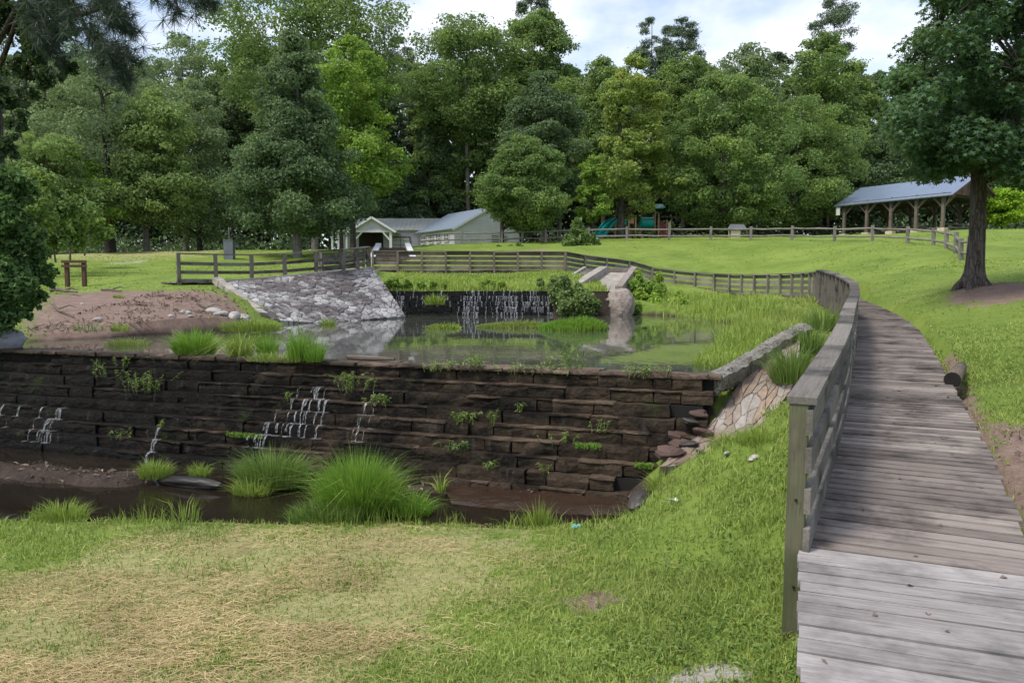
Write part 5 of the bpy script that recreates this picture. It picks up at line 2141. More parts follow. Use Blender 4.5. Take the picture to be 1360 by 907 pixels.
tree('dark_tree', 'dark tall tree behind the lime green small tree', 1340, 92, 305, 60, 190, 300, 'oak', 'leaf_deep', 18000, .4, .25, .32, 124, 75, .25)
# understory
tree('understory_tree', 'dark low tree behind the bath house roof', 520, 88, 325, 205, 110, 322, 'tall', 'leaf_deep', 9000, .36, .22, .18, 125, 50, .28)
tree('understory_tree', 'dark drooping evergreen behind the clapboard shed roof', 575, 90, 325, 150, 110, 322, 'cone', 'leaf_deep', 10000, .36, .2, .2, 126, 50, .28)
tree('understory_tree', 'low leafy tree between the oak and the near vine thicket', 70, 52, 340, 170, 140, 335, 'round', 'leaf_light', 12000, .28, .18, .2, 127, 60, .28)
tree('understory_tree', 'light green sprawling tree beneath the leaning oak', 105, 56, 338, 200, 110, 330, 'round', 'leaf_bright', 7000, .28, .17, .15, 128, 44, .28)

# pines seen against the sky
for k, (px, Y, pt, pw, pb, lb) in enumerate([(706, 100, -8, 60, 70, 'pine whose dark top breaks the skyline above the shed'), (262, 95, 45, 48, 190, 'slender pine standing in the sky gap above the utility box'),
                                           (862, 98, 20, 62, 130, 'dark pine behind the yellowing playground tree'), (1096, 96, -6, 72, 95, 'tall pine whose open top overlooks the wide rounded tree'),
                                           (515, 98, 10, 70, 180, 'dark pine at the edge of the sky notch over the bath house'), (545, 96, 60, 60, 230, 'pine with a bare dark stem deep behind the bath house'),
                                           (900, 102, 22, 60, 120, 'pine crown peeking over the swing frame trees'), (20, 90, 40, 90, 200, 'pine half hidden behind the vine covered near tree')]):
    pine('pine_tree', lb, px, Y, pt, pw, pb, 200 + k)

# dense wood behind, built from a few shared crowns
protos = []
for k, (prof, mat, n, hh, rr) in enumerate([('tall', 'leaf_woods', 9000, 20, 4.2), ('oak', 'leaf_deep', 9000, 18, 4.8), ('tall', 'leaf_mid', 9000, 22, 4.4), ('round', 'leaf_grey', 8000, 19, 4.4), ('fan', 'needle_far', 7000, 23, 3.2)]):
    rng = np.random.default_rng(300 + k)
    v, f, lc = crown_geo(rr, hh * (.12 if prof != 'fan' else .5), hh, prof, 60, n, .46, .3, rng, .62, .26)
    me = np_mesh('crown', v, f)
    me.materials.append(M[mat])
    tb = trunk_mb(hh, .26, lc, rng, (0, 0), 8)
    to = tb.build('trunk', 'bark_far', None, True)
    protos.append((me, to.data, hh))
    bpy.data.objects.remove(to)
KIND = ['dense dark tree', 'broad deep green tree', 'tall mid green tree', 'greyish green tree', 'pine']
rs = random.Random(5)
spots = []
for row, (Y0, stp) in enumerate(((93, 62), (104, 66), (116, 72))):
    px = -60 + row * 25
    while px < 1440:
        spots.append((px + rs.uniform(-16, 16), Y0 + rs.uniform(-4, 4), row))
        px += stp
for i, (px, Y, row) in enumerate(spots):
    k = rs.choice([0, 0, 1, 2, 2, 3, 4])
    # skyline of the photo: lower in the gaps
    cap_ = np.interp(px, [-60, 160, 200, 320, 360, 540, 560, 680, 760, 830, 900, 1100, 1210, 1440], [40, 60, 75, 80, 40, 40, 85, 45, 80, 75, 55, 60, 95, 60])
    x = xat(px, Y)
    zg = hz(x, Y)
    h = (at(px, cap_ + rs.uniform(0, 40), Y)[2] - zg)
    s_ = h / protos[k][2]
    o = thing('forest_tree', KIND[k] + ' in the wood that closes the view behind the lawn and hill', 'tree', 'trees of the background wood', (x, Y, zg))
    o.scale = (s_ * rs.uniform(.85, 1.1), s_ * rs.uniform(.85, 1.1), s_)
    o.rotation_euler = (0, 0, rs.uniform(0, 6.28))
    link('crown', protos[k][0], None, o)
    t_o = link('trunk', protos[k][1], None, o)
# far mass closing the gaps between the stems
rng = np.random.default_rng(400)
n = 42000
X = rng.uniform(-125, 125, n)
Yv = rng.uniform(122, 130, n) + 4 * np.sin(X * .2)
zt = 15 + 4 * np.sin(X * .13) + 3 * np.sin(X * .37 + 1)
Z = rng.random(n) ** .9 * zt + 2.5
P = np.stack([X, Yv, Z], -1)
v, f = leaf_cards(P, unit(rng.normal(size=P.shape) + np.array([0, -.6, .5])), rng.uniform(.7, 1.4, n), rng.uniform(.5, .9, n), rng)
tag(link('distant_woods', np_mesh('distant_woods', v, f), 'leaf_woods'), 'dark mass of distant forest closing the view behind every tree', 'woods', None, 'stuff')
n = 52000
X = rng.uniform(-100, 100, n)
Yv = 86 + rng.normal(size=n) * 4.0 + 4 * np.sin(X * .11)
Z = H(X, Yv) + np.abs(rng.normal(size=n)) * (1.5 + .7 * np.sin(X * .5))
keep = ~((X > -22) & (X < 3) & (Yv < 86))
P = np.stack([X, Yv, Z], -1)[keep]
v, f = leaf_cards(P, unit(rng.normal(size=P.shape) + np.array([0, -.3, .7])), rng.uniform(.3, .55, len(P)), rng.uniform(.2, .34, len(P)), rng)
tag(link('undergrowth', np_mesh('undergrowth', v, f), 'leaf_woods'), 'dark undergrowth along the forest edge behind the lawns', 'undergrowth', None, 'stuff')

# --- the big near tree -------------------------------------------------------------
Y = 19.0
x = xat(1292, Y)
zg = hz(x, Y)
bt = thing('sweetgum_tree', 'large dark near tree with a thick furrowed trunk and star shaped leaves', 'tree', None, (x, Y, zg))
mb = MB()
tp = [(0, 0, -.3), (-.01, 0, .08), (.0, 0, .55), (.02, 0, 1.3), (.0, 0, 2.6), (-.05, 0, 4.0), (.02, .05, 5.5), (.05, .1, 7.5), (.0, .1, 10)]
mb.tube(tp, [.34, .27, .215, .185, .175, .165, .145, .11, .07], 14)
for (a, b) in ((.3, .9), (1.7, .8), (2.9, 1.1), (3.9, .85), (5.2, 1.0)):          # root flare
    d = Vector((math.cos(a), math.sin(a), 0))
    mb.tube([d * .1 + Vector((0, 0, .45)), d * .22 + Vector((0, 0, .12)), d * (.28 + .1 * b) + Vector((0, 0, -.04)), d * (.4 + .12 * b) + Vector((0, 0, -.3))], [.10, .11, .09, .06], 7)
limbs = [((-.03, 0, 3.7), (-.75, .1, 4.7), (-1.1, .2, 6.2), (-1.3, .3, 8)), ((0, 0, 3.2), (-.9, -.3, 3.9), (-1.8, -.5, 4.3), (-2.4, -.6, 4.4)), ((0, 0, 2.7), (-.8, -.4, 3.1), (-1.5, -.6, 3.2), (-2.0, -.8, 3.0)),
         ((.0, 0, 3.0), (.9, -.3, 3.8), (1.8, -.4, 4.4), (2.6, -.6, 4.6)), ((0, 0, 3.8), (.6, .5, 4.8), (1.4, .8, 5.6), (2.4, 1.2, 6.2)), ((0, 0, 2.5), (.7, -.5, 2.9), (1.4, -.9, 3.0), (2.0, -1.1, 2.8)),
         ((0, 0, 2.9), (-.3, .9, 3.8), (-.6, 1.8, 4.4), (-.8, 2.4, 4.6)), ((0, 0, 4.4), (-.9, -.1, 5.0), (-1.9, 0, 5.3), (-2.5, 0, 5.2)), ((0, 0, 3.4), (.1, -.9, 4.2), (.1, -1.6, 4.6), (.0, -2.1, 4.5))]
for L_ in limbs:
    mb.tube(L_, [.075, .05, .03, .014], 7)
mb.build('trunk', 'bark', bt, True)
rng = np.random.default_rng(77)
lobes = []
for _ in range(330):
    for tries in range(60):
        q = rng.uniform([-2.9, -2.6, 1.5], [3.6, 2.2, 8.6])
        ppx = 680 + 1000 * (x + q[0]) / (Y + q[1])
        ppy = 380 - 1000 * (zg + q[2] - 1.6) / (Y + q[1])
        # outline of the crown as seen
        lo = np.interp(ppy, [-200, 0, 45, 60, 140, 190, 235, 262, 300], [1190, 1215, 1215, 1165, 1163, 1185, 1212, 1240, 1330])
        if ppx < lo + 12:
            continue
        bot = np.interp(ppx, [1150, 1200, 1232, 1262, 1300, 1318, 1360, 1420], [175, 215, 250, 240, 232, 225, 250, 255])
        if ppy > bot - 14:
            continue
        lobes.append(q)
        break
for _ in range(110):                     # the low skirt of the crown
    for tries in range(200):
        q = rng.uniform([-2.9, -2.6, 1.4], [3.6, 1.2, 4.2])
        ppx = 680 + 1000 * (x + q[0]) / (Y + q[1])
        ppy = 380 - 1000 * (zg + q[2] - 1.6) / (Y + q[1])
        bot = np.interp(ppx, [1175, 1200, 1232, 1262, 1300, 1318, 1360, 1420], [180, 215, 250, 238, 228, 235, 255, 262])
        if 1178 < ppx < 1400 and bot - 62 < ppy < bot - 12:
            lobes.append(q)
            break
lobes = np.array(lobes)
lr = rng.uniform(.26, .55, len(lobes))
cnt = (190 * (lr / .5) ** 2).astype(int)
which = np.repeat(np.arange(len(lobes)), cnt)
d = unit(rng.normal(size=(len(which), 3)) + np.array([0, 0, .2]))
P = lobes[which] + d * (lr[which] * rng.uniform(.35, 1.15, len(which)))[:, None] * np.array([1.1, 1.1, .7])
N_ = unit(np.array([0, 0, .8]) + d * .5 + rng.normal(size=d.shape) * .5)
v, f = leaf_cards(P, N_, rng.uniform(.12, .19, len(P)), .15, rng, .5, 'star')
link('crown', np_mesh('crown', v, f), 'leaf_sweetgum', bt)
tw = MB()
rs = random.Random(3)
for q in lobes:
    c = Vector(q)
    base = Vector((0, 0, max(2.2, min(c.z - .5, 7))))
    bs = min((Vector(L_[k]) for L_ in limbs for k in (1, 2)), key=lambda a: (a - c).length)
    if (bs - c).length > 2.2:
        continue
    tw.tube([bs, bs.lerp(c, .5) + Vector((0, 0, .1)), c], [.03, .02, .008], 4)
tw.build('twigs', 'bark', bt)

# --- near pine with hanging branches, vines and thicket on the near left -----------
Y = 14.0
x = xat(2, Y)
zg = hz(x, Y)
lp_ = thing('pine_tree', 'near pine trunk at the frame edge with dark needle branches hanging into the sky', 'tree', None, (x, Y, zg))
mb = MB()
mb.tube([(-.05, 0, -.3), (-.03, 0, .5), (0, 0, 3), (.03, 0, 6), (.0, 0, 11)], [.26, .2, .17, .14, .08], 10)
brs = []


def rel(px, py, Yq):
    p = Vector(at(px, py, Yq))
    return p - Vector((x, Y, zg))


brs.append([(0.02, 0, 5.6), rel(60, -60, 13), rel(105, 20, 12.5), rel(120, 48, 12.4), rel(150, 66, 12.3), rel(178, 82, 12.2)])
brs.append([rel(105, 20, 12.5), rel(140, 10, 12.3), rel(165, 22, 12.2)])
brs.append([rel(120, 48, 12.4), rel(150, 80, 12.2), rel(172, 108, 12.1)])
brs.append([rel(60, -60, 13), rel(120, -30, 12.6), rel(140, -8, 12.4), rel(166, 40, 12.2)])
brs.append([(0, 0, 6.4), rel(120, -80, 12), rel(205, -40, 11.5), rel(232, 0, 11.3), rel(240, 18, 11.2)])
brs.append([rel(205, -40, 11.5), rel(250, -20, 11.3), rel(275, 0, 11.2)])
brs.append([(0, 0, 5.0), rel(40, -20, 13.4), rel(62, 40, 13), rel(75, 70, 12.9)])
for b in brs:
    n_ = len(b)
    mb.tube(b, [.05 - .038 * k / (n_ - 1) for k in range(n_)], 5)
mb.build('trunk', 'bark', lp_, True)
tuft = []
rs = random.Random(8)
for bi, b in enumerate(brs):
    L_ = poly_len(b)
    s = max(0.5, L_[-1] - (2.6 if bi in (0, 3, 4) else 1.2))
    while s < L_[-1]:
        p, d = along(b, L_, s)
        for q in range(5 if bi != 4 else 3):
            tuft.append((p + Vector((rs.gauss(0, .13), rs.gauss(0, .13), rs.gauss(-.02, .12))), d))
        s += .085
    tuft.append((Vector(b[-1]), d))
Cn, Dn = [], []
for p, d in tuft:
    for k in range(46):
        dd = Vector((rs.gauss(0, 1), rs.gauss(0, 1), rs.gauss(-.1, 1))).normalized() * .9 + d * .55
        Cn.append(p)
        Dn.append(dd.normalized())
Cn, Dn = np.array(Cn), np.array(Dn)
rng = np.random.default_rng(9)
ln = rng.uniform(.14, .24, len(Cn))[:, None]
sd = unit(np.cross(Dn, rng.normal(size=Dn.shape))) * .0035
v = np.stack([Cn - sd, Cn + sd, Cn + Dn * ln + sd * .5, Cn + Dn * ln - sd * .5], 1).reshape(-1, 3)
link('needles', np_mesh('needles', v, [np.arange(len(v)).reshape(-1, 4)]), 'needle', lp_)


def thicket(name, label, cat, blobs, mat, nleaf, L, W, seed, stems=True, shape='diamond', group=None, up=.4, spread=1.0, bark='bark'):
    """foliage mass from (px,py,Y,radius px) blobs"""
    rng = np.random.default_rng(seed)
    cs, rr = [], []
    for px, py, Yb, rp in blobs:
        cs.append(at(px, py, Yb))
        rr.append(rp * Yb / 1000)
    cs, rr = np.array(cs), np.array(rr)
    base = Vector((float(cs[:, 0].mean()), float(cs[:, 1].mean()), 0))
    base.z = hz(base.x, base.y)
    sub_c, sub_r = [], []
    for c, r in zip(cs, rr):
        m = 15
        d = unit(rng.normal(size=(m, 3)))
        sub_c.append(c + d * r * rng.uniform(.3, 1.08, m)[:, None] * np.array([1, .8, .9]))
        sub_r.append(r * rng.uniform(.16, .42, m))
    sub_c, sub_r = np.concatenate(sub_c), np.concatenate(sub_r)
    cnt = np.maximum(4, nleaf * sub_r ** 2 / (sub_r ** 2).sum()).astype(int)
    which = np.repeat(np.arange(len(sub_c)), cnt)
    d = unit(rng.normal(size=(len(which), 3)) + np.array([0, 0, .25]))
    P = sub_c[which] + d * (sub_r[which] * rng.uniform(.55, 1.15, len(which)) * np.where(rng.random(len(which)) < .12, rng.uniform(1.1, 1.6, len(which)), 1) * (1 + .2 * np.sin(d[:, 0] * 8 + which) * np.sin(d[:, 2] * 7 + which * 2)) * spread)[:, None]
    N_ = unit(d * .6 + np.array([0, 0, up]) + rng.normal(size=d.shape) * .5)
    P = P - np.array(base)
    v, f = leaf_cards(P, N_, L * rng.uniform(.7, 1.3, len(P)), W * rng.uniform(.7, 1.3, len(P)), rng, shape=shape)
    root = thing(name, label, cat, group, tuple(base))
    link('foliage', np_mesh('foliage', v, f), mat, root)
    if stems:
        mb = MB()
        for c, r in list(zip(cs, rr))[:10]:
            c = Vector(c) - base
            g = c - Vector((c.x * .25, c.y * .25, min(r * 1.6, max(.1, c.z + .1))))
            rt = max(.006, min(.05, r * .06))
            mb.tube([g, g.lerp(c, .5) + Vector((rng.uniform(-.1, .1) * r, 0, 0)), c], [rt, rt * .7, rt * .3], 5)
        mb.build('stems', bark, root)
    return root


thicket('vine_thicket', 'dark broadleaf vines climbing the near pine trunk', 'vine', [(8, 20, 13.8, 26), (40, 30, 13.6, 26), (66, 62, 13.4, 24), (30, 90, 13.8, 24), (62, 100, 13.5, 18), (86, 84, 13.3, 13), (8, 130, 13.9, 20), (24, 165, 13.8, 16), (82, 38, 13.3, 16), (6, 195, 13.9, 16), (50, 70, 13.5, 20), (80, 12, 13.4, 18), (45, 125, 13.6, 10), (60, 0, 13.5, 24)], 'leaf_vine_dark', 7500, .10, .07, 501)
thicket('overgrown_shrub', 'green overgrown shrub mass spilling over the bare bank beside the sign stand', 'shrub', [(8, 235, 13.0, 22), (30, 255, 13.2, 18), (5, 270, 12.8, 30), (12, 312, 13, 34), (40, 310, 13.2, 18), (15, 360, 13, 38), (38, 348, 13.2, 24), (55, 366, 13.4, 14), (10, 402, 13.1, 24), (34, 396, 13.3, 17), (5, 420, 13.2, 14), (28, 416, 13.35, 11), (45, 408, 13.5, 10), (55, 392, 13.6, 9), (70, 362, 13.7, 7), (64, 374, 13.6, 9), (-30, 300, 13, 55), (-40, 380, 13, 60)], 'leaf_vine', 24000, .10, .07, 502)
thicket('bright_shrub', 'brighter leafy bush behind the overgrown shrub mass', 'shrub', [(50, 290, 30, 28), (75, 270, 32, 26), (95, 300, 36, 30), (70, 310, 33, 24), (40, 250, 30, 30), (120, 305, 40, 22)], 'leaf_mid', 9000, .2, .13, 503)
rock('boulder', 'smooth grey boulder at the dam end under the overgrown shrub', at(-8, 455, 13.2), (.55, .28, .22), 41, 'rock_blue', .3)
#@@PART4


# ------------------------------------------------------------------ grass, reeds and weeds
def blades_geo(B, h, wd_, rng, lean=.35, droop=.25):
    n = len(B)
    h = np.broadcast_to(np.asarray(h, float), (n,))
    wd_ = np.broadcast_to(np.asarray(wd_, float), (n,))
    th = rng.random(n) * 2 * math.pi
    ld = np.stack([np.cos(th), np.sin(th), np.zeros(n)], -1)
    ln = (np.abs(rng.normal(size=n)) * lean)[:, None]
    ph = rng.random(n) * math.pi
    sd = np.stack([np.cos(ph), np.sin(ph), np.zeros(n)], -1) * (wd_ * .5)[:, None]
    up = np.array([0, 0, 1.0])
    m = B + (up * .55 + ld * ln * .4) * h[:, None]
    t_ = B + (up * (1 - np.minimum(ln, 1.2) * droop) + ld * ln * 1.2) * h[:, None]
    V = np.stack([B - sd, B + sd, m + sd * .75, m - sd * .75, t_], 1).reshape(-1, 3)
    k = np.arange(n) * 5
    q = np.stack([k, k + 1, k + 2, k + 3], -1)
    tr_ = np.stack([k + 3, k + 2, k + 4], -1)
    return V, [q, tr_]


def in_any(x, y, polys):
    m = np.zeros(np.shape(x), bool)
    for p in polys:
        m |= inpoly(x, y, p)
    return m


DAM_POLY = [tuple((DA + DN * 1.35)[:2]), tuple((DB + DN * 1.0)[:2]), tuple((DB - DN * .5)[:2]), tuple((DA - DN * .5)[:2])]
FLAG_POLY = FLAGV[0]
REV_POLY = [p[:2] for p in TL] + [p[:2] for p in reversed(BL_)]


def wild(n, Y0, Y1, rng, umin=-.74, umax=.74):
    """scatter over the ground, denser close by"""
    q = rng.random(n)
    Yv = 1 / (q / Y0 + (1 - q) / Y1)
    X = rng.uniform(umin, umax, n) * Yv
    return X, Yv


def clear_mask(X, Yv, Z):
    ok = ~inpoly(X, Yv, DAM_POLY) & ~inpoly(X, Yv, FLAG_POLY) & ~inpoly(X, Yv, REV_POLY)
    ok &= ~(inpoly(X, Yv, POND_POLY) & (Z < WL + .01))
    ok &= ~(inpoly(X, Yv, POOL_POLY) & (Z < PL + .02))
    ok &= ~((Z < PL + .01) & (Yv < 10))
    ok &= ~(inpoly(X, Yv, POOL_POLY) & (Yv > 8.3))
    ok &= ~inpoly(X, Yv, deck_poly)
    return ok


rng = np.random.default_rng(600)
X, Yv = wild(150000, 3.2, 12.5, rng)
Z = H(X, Yv)
ok = clear_mask(X, Yv, Z)
dirt = np.maximum(mask(DIRT, X, Yv), mask(SAND, X, Yv))
dirt = np.maximum(dirt, .9 * np.exp(-(dist_line(X, Yv, GUL) / .16) ** 2))
hay = mask(HAY[:1], X, Yv, 3.0) * (1 - mask([LUSH], X, Yv))
patch = vnoise(X, Yv, 1.6, 9) * .6 + vnoise(X, Yv, 5, 10) * .4
bare = vnoise(X, Yv, 2.3, 12)
ok &= rng.random(len(X)) > dirt * 1.1
ok &= rng.random(len(X)) > np.clip(hay * (1.15 - patch * 1.5), 0, .7)
ok &= rng.random(len(X)) > np.clip((bare - .62) * 2.4, 0, .7)
X, Yv, Z, patch, hay = X[ok], Yv[ok], Z[ok], patch[ok], hay[ok]
hh = (.028 + .045 * rng.random(len(X))) * (.6 + .9 * patch) * (1 + .035 * Yv) * (1 - .35 * hay)
slope = np.clip((X - 0.4) / 2.0, 0, 1) * (X < 3.2) * (Yv < 9)
hh = hh * (1 + .5 * slope)
B = np.stack([X, Yv, Z - .005], -1)
V, F = blades_geo(B, hh, .0055 + .0007 * Yv, rng, .75, .35)
tag(link('grass', np_mesh('grass', V, F), 'blade_lawn'), 'short mown green grass on the banks near the boardwalk', 'grass', None, 'stuff')
# broad leaved clover and ground cover beside the boardwalk
n = 26000
X, Yv = wild(n, 3.2, 11, rng, -.1, .75)
Z = H(X, Yv)
ok = clear_mask(X, Yv, Z)
pp = vnoise(X, Yv, 2.2, 14)
dl = dist_line(X, Yv, [p[:2] for p in PATH[:6]])
dr = dist_line(X, Yv, [tuple(Vector(p[:2]) + r * DW) for p, d, r in FR[:6]])
ok &= (rng.random(n) < np.clip((pp - .35) * 2, 0, 1) * np.clip(1.3 - np.minimum(dl, dr) / 1.4, .08, 1))
ok &= rng.random(n) > np.maximum(mask(DIRT, X, Yv), mask(SAND, X, Yv))
P = np.stack([X, Yv, Z + .01 + .045 * rng.random(n)], -1)[ok]
v, f = leaf_cards(P, unit(np.array([0, 0, 1.2]) + rng.normal(size=P.shape) * .5), rng.uniform(.025, .055, len(P)), rng.uniform(.018, .035, len(P)), rng)
tag(link('clover', np_mesh('clover', v, f), 'blade_dark'), 'low broad leaved ground cover hugging the boardwalk edges', 'ground cover', None, 'stuff')
# hay: long dry cut strands lying on the lawn
n = 95000
X, Yv = wild(n, 3.2, 8.2, rng, -.9, .25)
Z = H(X, Yv)
hm_ = mask(HAY[:1], X, Yv, 3.0) * (1 - mask([LUSH], X, Yv))
wind = vnoise(X * .8 + Yv * .5, Yv * 1.8, 1.1, 21) * .65 + vnoise(X, Yv, 3.1, 22) * .35
ok = (rng.random(n) < np.maximum(hm_ * np.clip((wind - .36) * 4, .14, .95), .012)) & clear_mask(X, Yv, Z)
X, Yv, Z, wind = X[ok], Yv[ok], Z[ok], wind[ok]
n = len(X)
th = rng.normal(0.15, .75, n)
d = np.stack([np.cos(th), np.sin(th) * .8, rng.normal(0, .13, n)], -1)
side_ = np.stack([-np.sin(th), np.cos(th), rng.normal(0, .3, n)], -1)
ln = rng.uniform(.04, .14, n)[:, None]
wdh = rng.uniform(.0010, .0023, n)[:, None]
zc = Z + .012 + np.abs(rng.normal(0, .012, n)) * (.5 + wind)
Cc = np.stack([X, Yv, zc], -1)
bend = rng.normal(0, .18, n)[:, None]
p0 = Cc - d * ln * .5
p1 = Cc + side_ * ln * bend + np.array([0, 0, .006])
p2 = Cc + d * ln * .5
V = np.stack([p0 - side_ * wdh, p0 + side_ * wdh, p1 + side_ * wdh, p1 - side_ * wdh, p2 + side_ * wdh * .6, p2 - side_ * wdh * .6], 1).reshape(-1, 3)
k = np.arange(n) * 6
F = [np.concatenate([np.stack([k, k + 1, k + 2, k + 3], -1), np.stack([k + 3, k + 2, k + 4, k + 5], -1)])]
tag(link('dry_hay', np_mesh('dry_hay', V, F), 'hay'), 'tan cut hay lying in swaths over the low lawn', 'hay', None, 'stuff')
# mid distance lawn grass
X, Yv = wild(120000, 10, 30, rng)
Z = H(X, Yv)
ok = clear_mask(X, Yv, Z)
ok &= rng.random(len(X)) > 1.1 * np.maximum(mask(DIRT, X, Yv), mask(SAND, X, Yv))
ok &= ~((Yv > 58) & (X < -8))
ok &= rng.random(len(X)) > np.clip((vnoise(X, Yv, .5, 33) - .5) * 2.2, 0, .8)
X, Yv, Z = X[ok], Yv[ok], Z[ok]
B = np.stack([X, Yv, Z - .01], -1)
ok = rng.random(len(X)) > (Yv - 14) / 16
V, F = blades_geo(B[ok], rng.uniform(.03, .075, len(X))[ok], (.009 + .0008 * Yv)[ok], rng, 1.1, .5)
tag(link('lawn_grass', np_mesh('lawn_grass', V, F), 'blade_lawn'), 'bright mown grass on the hill and the far lawns', 'grass', None, 'stuff')


rng = np.random.default_rng(655)
X, Yv = wild(90000, 24, 60, rng)
Z = H(X, Yv)
cl = vnoise(X, Yv * .7, .55, 41) * .6 + vnoise(X, Yv, 1.9, 42) * .4
ok = clear_mask(X, Yv, Z) & (rng.random(len(X)) < np.clip((cl - .42) * 4, .02, .9)) & (mask(DIRT, X, Yv) < .3)
ok &= ~((Yv > 58) & (X < -8))
X, Yv, Z = X[ok], Yv[ok], Z[ok]
V, F = blades_geo(np.stack([X, Yv, Z - .01], -1), rng.uniform(.03, .085, len(X)), .03 + .0006 * Yv, rng, 1.2, .6)
tag(link('hill_grass', np_mesh('hill_grass', V, F), 'blade_green'), 'tufty brighter grass growing in patches over the hill', 'grass', None, 'stuff')


def grass_thing(name, label, pts, h, wd_, mat, seed, lean=.3, droop=.25, cat='grass tuft', group=None, kind=None):
    """pts: (n,3) blade feet"""
    rng = np.random.default_rng(seed)
    pts = np.asarray(pts, float)
    base = pts.mean(0)
    V, F = blades_geo(pts - base, h, wd_, rng, lean, droop)
    o = link(name, np_mesh(name, V, F), mat)
    o.location = tuple(base)
    return tag(o, label, cat, group, kind)


def disc(c, rx, ry, n, seed, zfix=None):
    rng = np.random.default_rng(seed)
    a = rng.random(n) * 2 * math.pi
    r = np.sqrt(rng.random(n))
    x = c[0] + np.cos(a) * r * rx
    y = c[1] + np.sin(a) * r * ry
    z = np.full(n, zfix) if zfix is not None else H(x, y)
    return np.stack([x, y, z], -1), r


GT = 'grass tufts rooted on and below the dam'


def tuft(label, px, py, Y, rpx, hpx, n, mat, seed, lean=.3, z=None, name='grass_tuft', w_=.007, ry=.5, droop=.25, group=GT):
    c = at(px, py, Y)
    rx = rpx * Y / 1000
    P, r = disc(c, rx, rx * ry, n, seed, c[2] if z is None else z)
    rg = np.random.default_rng(seed + 1)
    hgt = hpx * Y / 1000 * (1.1 - .5 * r ** 2) * rg.uniform(.55, 1.08, n)
    return grass_thing(name, label, P, hgt, w_ + .0002 * Y, mat, seed, lean, droop, group=group)


# the big clump and its neighbours in the lower pool
tuft('tall dome of lush bright grass standing in the lower pool in front of the dam', 476, 684, 8.25, 46, 94, 4600, 'blade_lush', 701, .34, PL - .05, w_=.0055, ry=.6, droop=.35)
tuft('few taller loose stalks bending out of the lush dome', 476, 680, 8.2, 46, 108, 260, 'blade_green', 7011, .6, PL, w_=.006, ry=.5, droop=.5)
tuft('shorter bluish grass skirting the lush dome at the pool edge', 432, 692, 7.95, 50, 34, 900, 'blade_dark', 702, .5, None)
tuft('loose grass spilling from the lush dome over the dark pool', 545, 672, 8.2, 28, 40, 420, 'blade_lush', 703, .7, PL)
tuft('ragged grass between the trickle and the lush dome', 362, 640, 9.3, 46, 58, 1500, 'blade_dark', 704, .5, PL + .03)
tuft('thin arching grass over the pool beside the lush dome', 335, 655, 9.0, 26, 30, 260, 'blade_green', 705, .8, PL)
tuft('round grass clump on the flat brown mud shelf', 205, 630, 9.5, 20, 30, 420, 'blade_green', 706, .5, PL + .08)
tuft('small pale grass tuft next to the wet rock slab', 265, 622, 9.5, 14, 22, 160, 'blade_green', 707, .6, PL + .1)
tuft('slender upright grass clump in front of the brown shallows', 716, 704, 7.75, 17, 46, 190, 'blade_green', 708, .22, None)
tuft('single leafy sprig growing from the wet ledge', 585, 655, 8.9, 5, 34, 26, 'blade_green', 709, .5, PL + .05, w_=.014)
tuft('long grass along the pool bank beside the loose stones', 880, 655, 8.1, 18, 34, 420, 'blade_green', 710, .55, None)
# pool edge fringe
rng = np.random.default_rng(720)
n = 5200
uu = rng.uniform(-300, 850, n)
Yq = np.interp(uu, [-300, 0, 150, 300, 450, 600, 750, 830, 850], [7.95, 7.9, 7.95, 7.95, 7.9, 7.8, 7.72, 7.95, 8.05]) + np.abs(rng.normal(0, .13, n)) * -1 + .06
X = (uu - 680) / 1000 * Yq
dens = np.clip(vnoise(uu / 38.0, uu * 0, 1, 44) * 1.5 - .35, .05, 1)
ok = rng.random(n) < dens
hgt = (.07 + .22 * rng.random(n) * dens * (rng.random(n) < .35))
P = np.stack([X, Yq, H(X, Yq) - .02], -1)[ok]
grass_thing('bank_grass', 'uneven uncut grass fringe along the near edge of the dark pool', P, hgt[ok], .007, 'blade_green', 721, .4, cat='grass', kind='stuff')
tuft('leaning grass tuft on the pool bank at the dark end of the dam', 85, 690, 7.95, 34, 32, 320, 'blade_green', 722, .55, None)
tuft('few tall grass stalks on the bank before the wet rock slab', 245, 690, 7.95, 24, 36, 50, 'blade_green', 723, .5, None)

# grasses on the crest
tuft('bushy bright plant spreading on the dam coping near the bare bank', 259, 474, 11.95, 26, 38, 900, 'blade_lush', 730, .55, CREST, w_=.012)
tuft('drooping pale grass hanging over the dam crest', 320, 478, 11.6, 16, 48, 300, 'blade_green', 731, .75, CREST, w_=.008, droop=.9)
tuft('upright grass clump in the pond edge next to the drooping grass', 355, 480, 11.6, 13, 44, 300, 'blade_lush', 732, .3, CREST - .05)
tuft('tall narrow grass clump on the crest above the forked trickle', 397, 492, 11.0, 13, 54, 320, 'blade_lush', 733, .28, CREST - .02)
tuft('smaller grass clump leaning beside the tall narrow one on the crest', 418, 495, 10.9, 11, 42, 220, 'blade_lush', 734, .42, CREST - .02)
tuft('low dry yellow grass tangled along the crest', 375, 494, 11.1, 46, 18, 380, 'blade_lawn', 735, 1.1, CREST - .03)


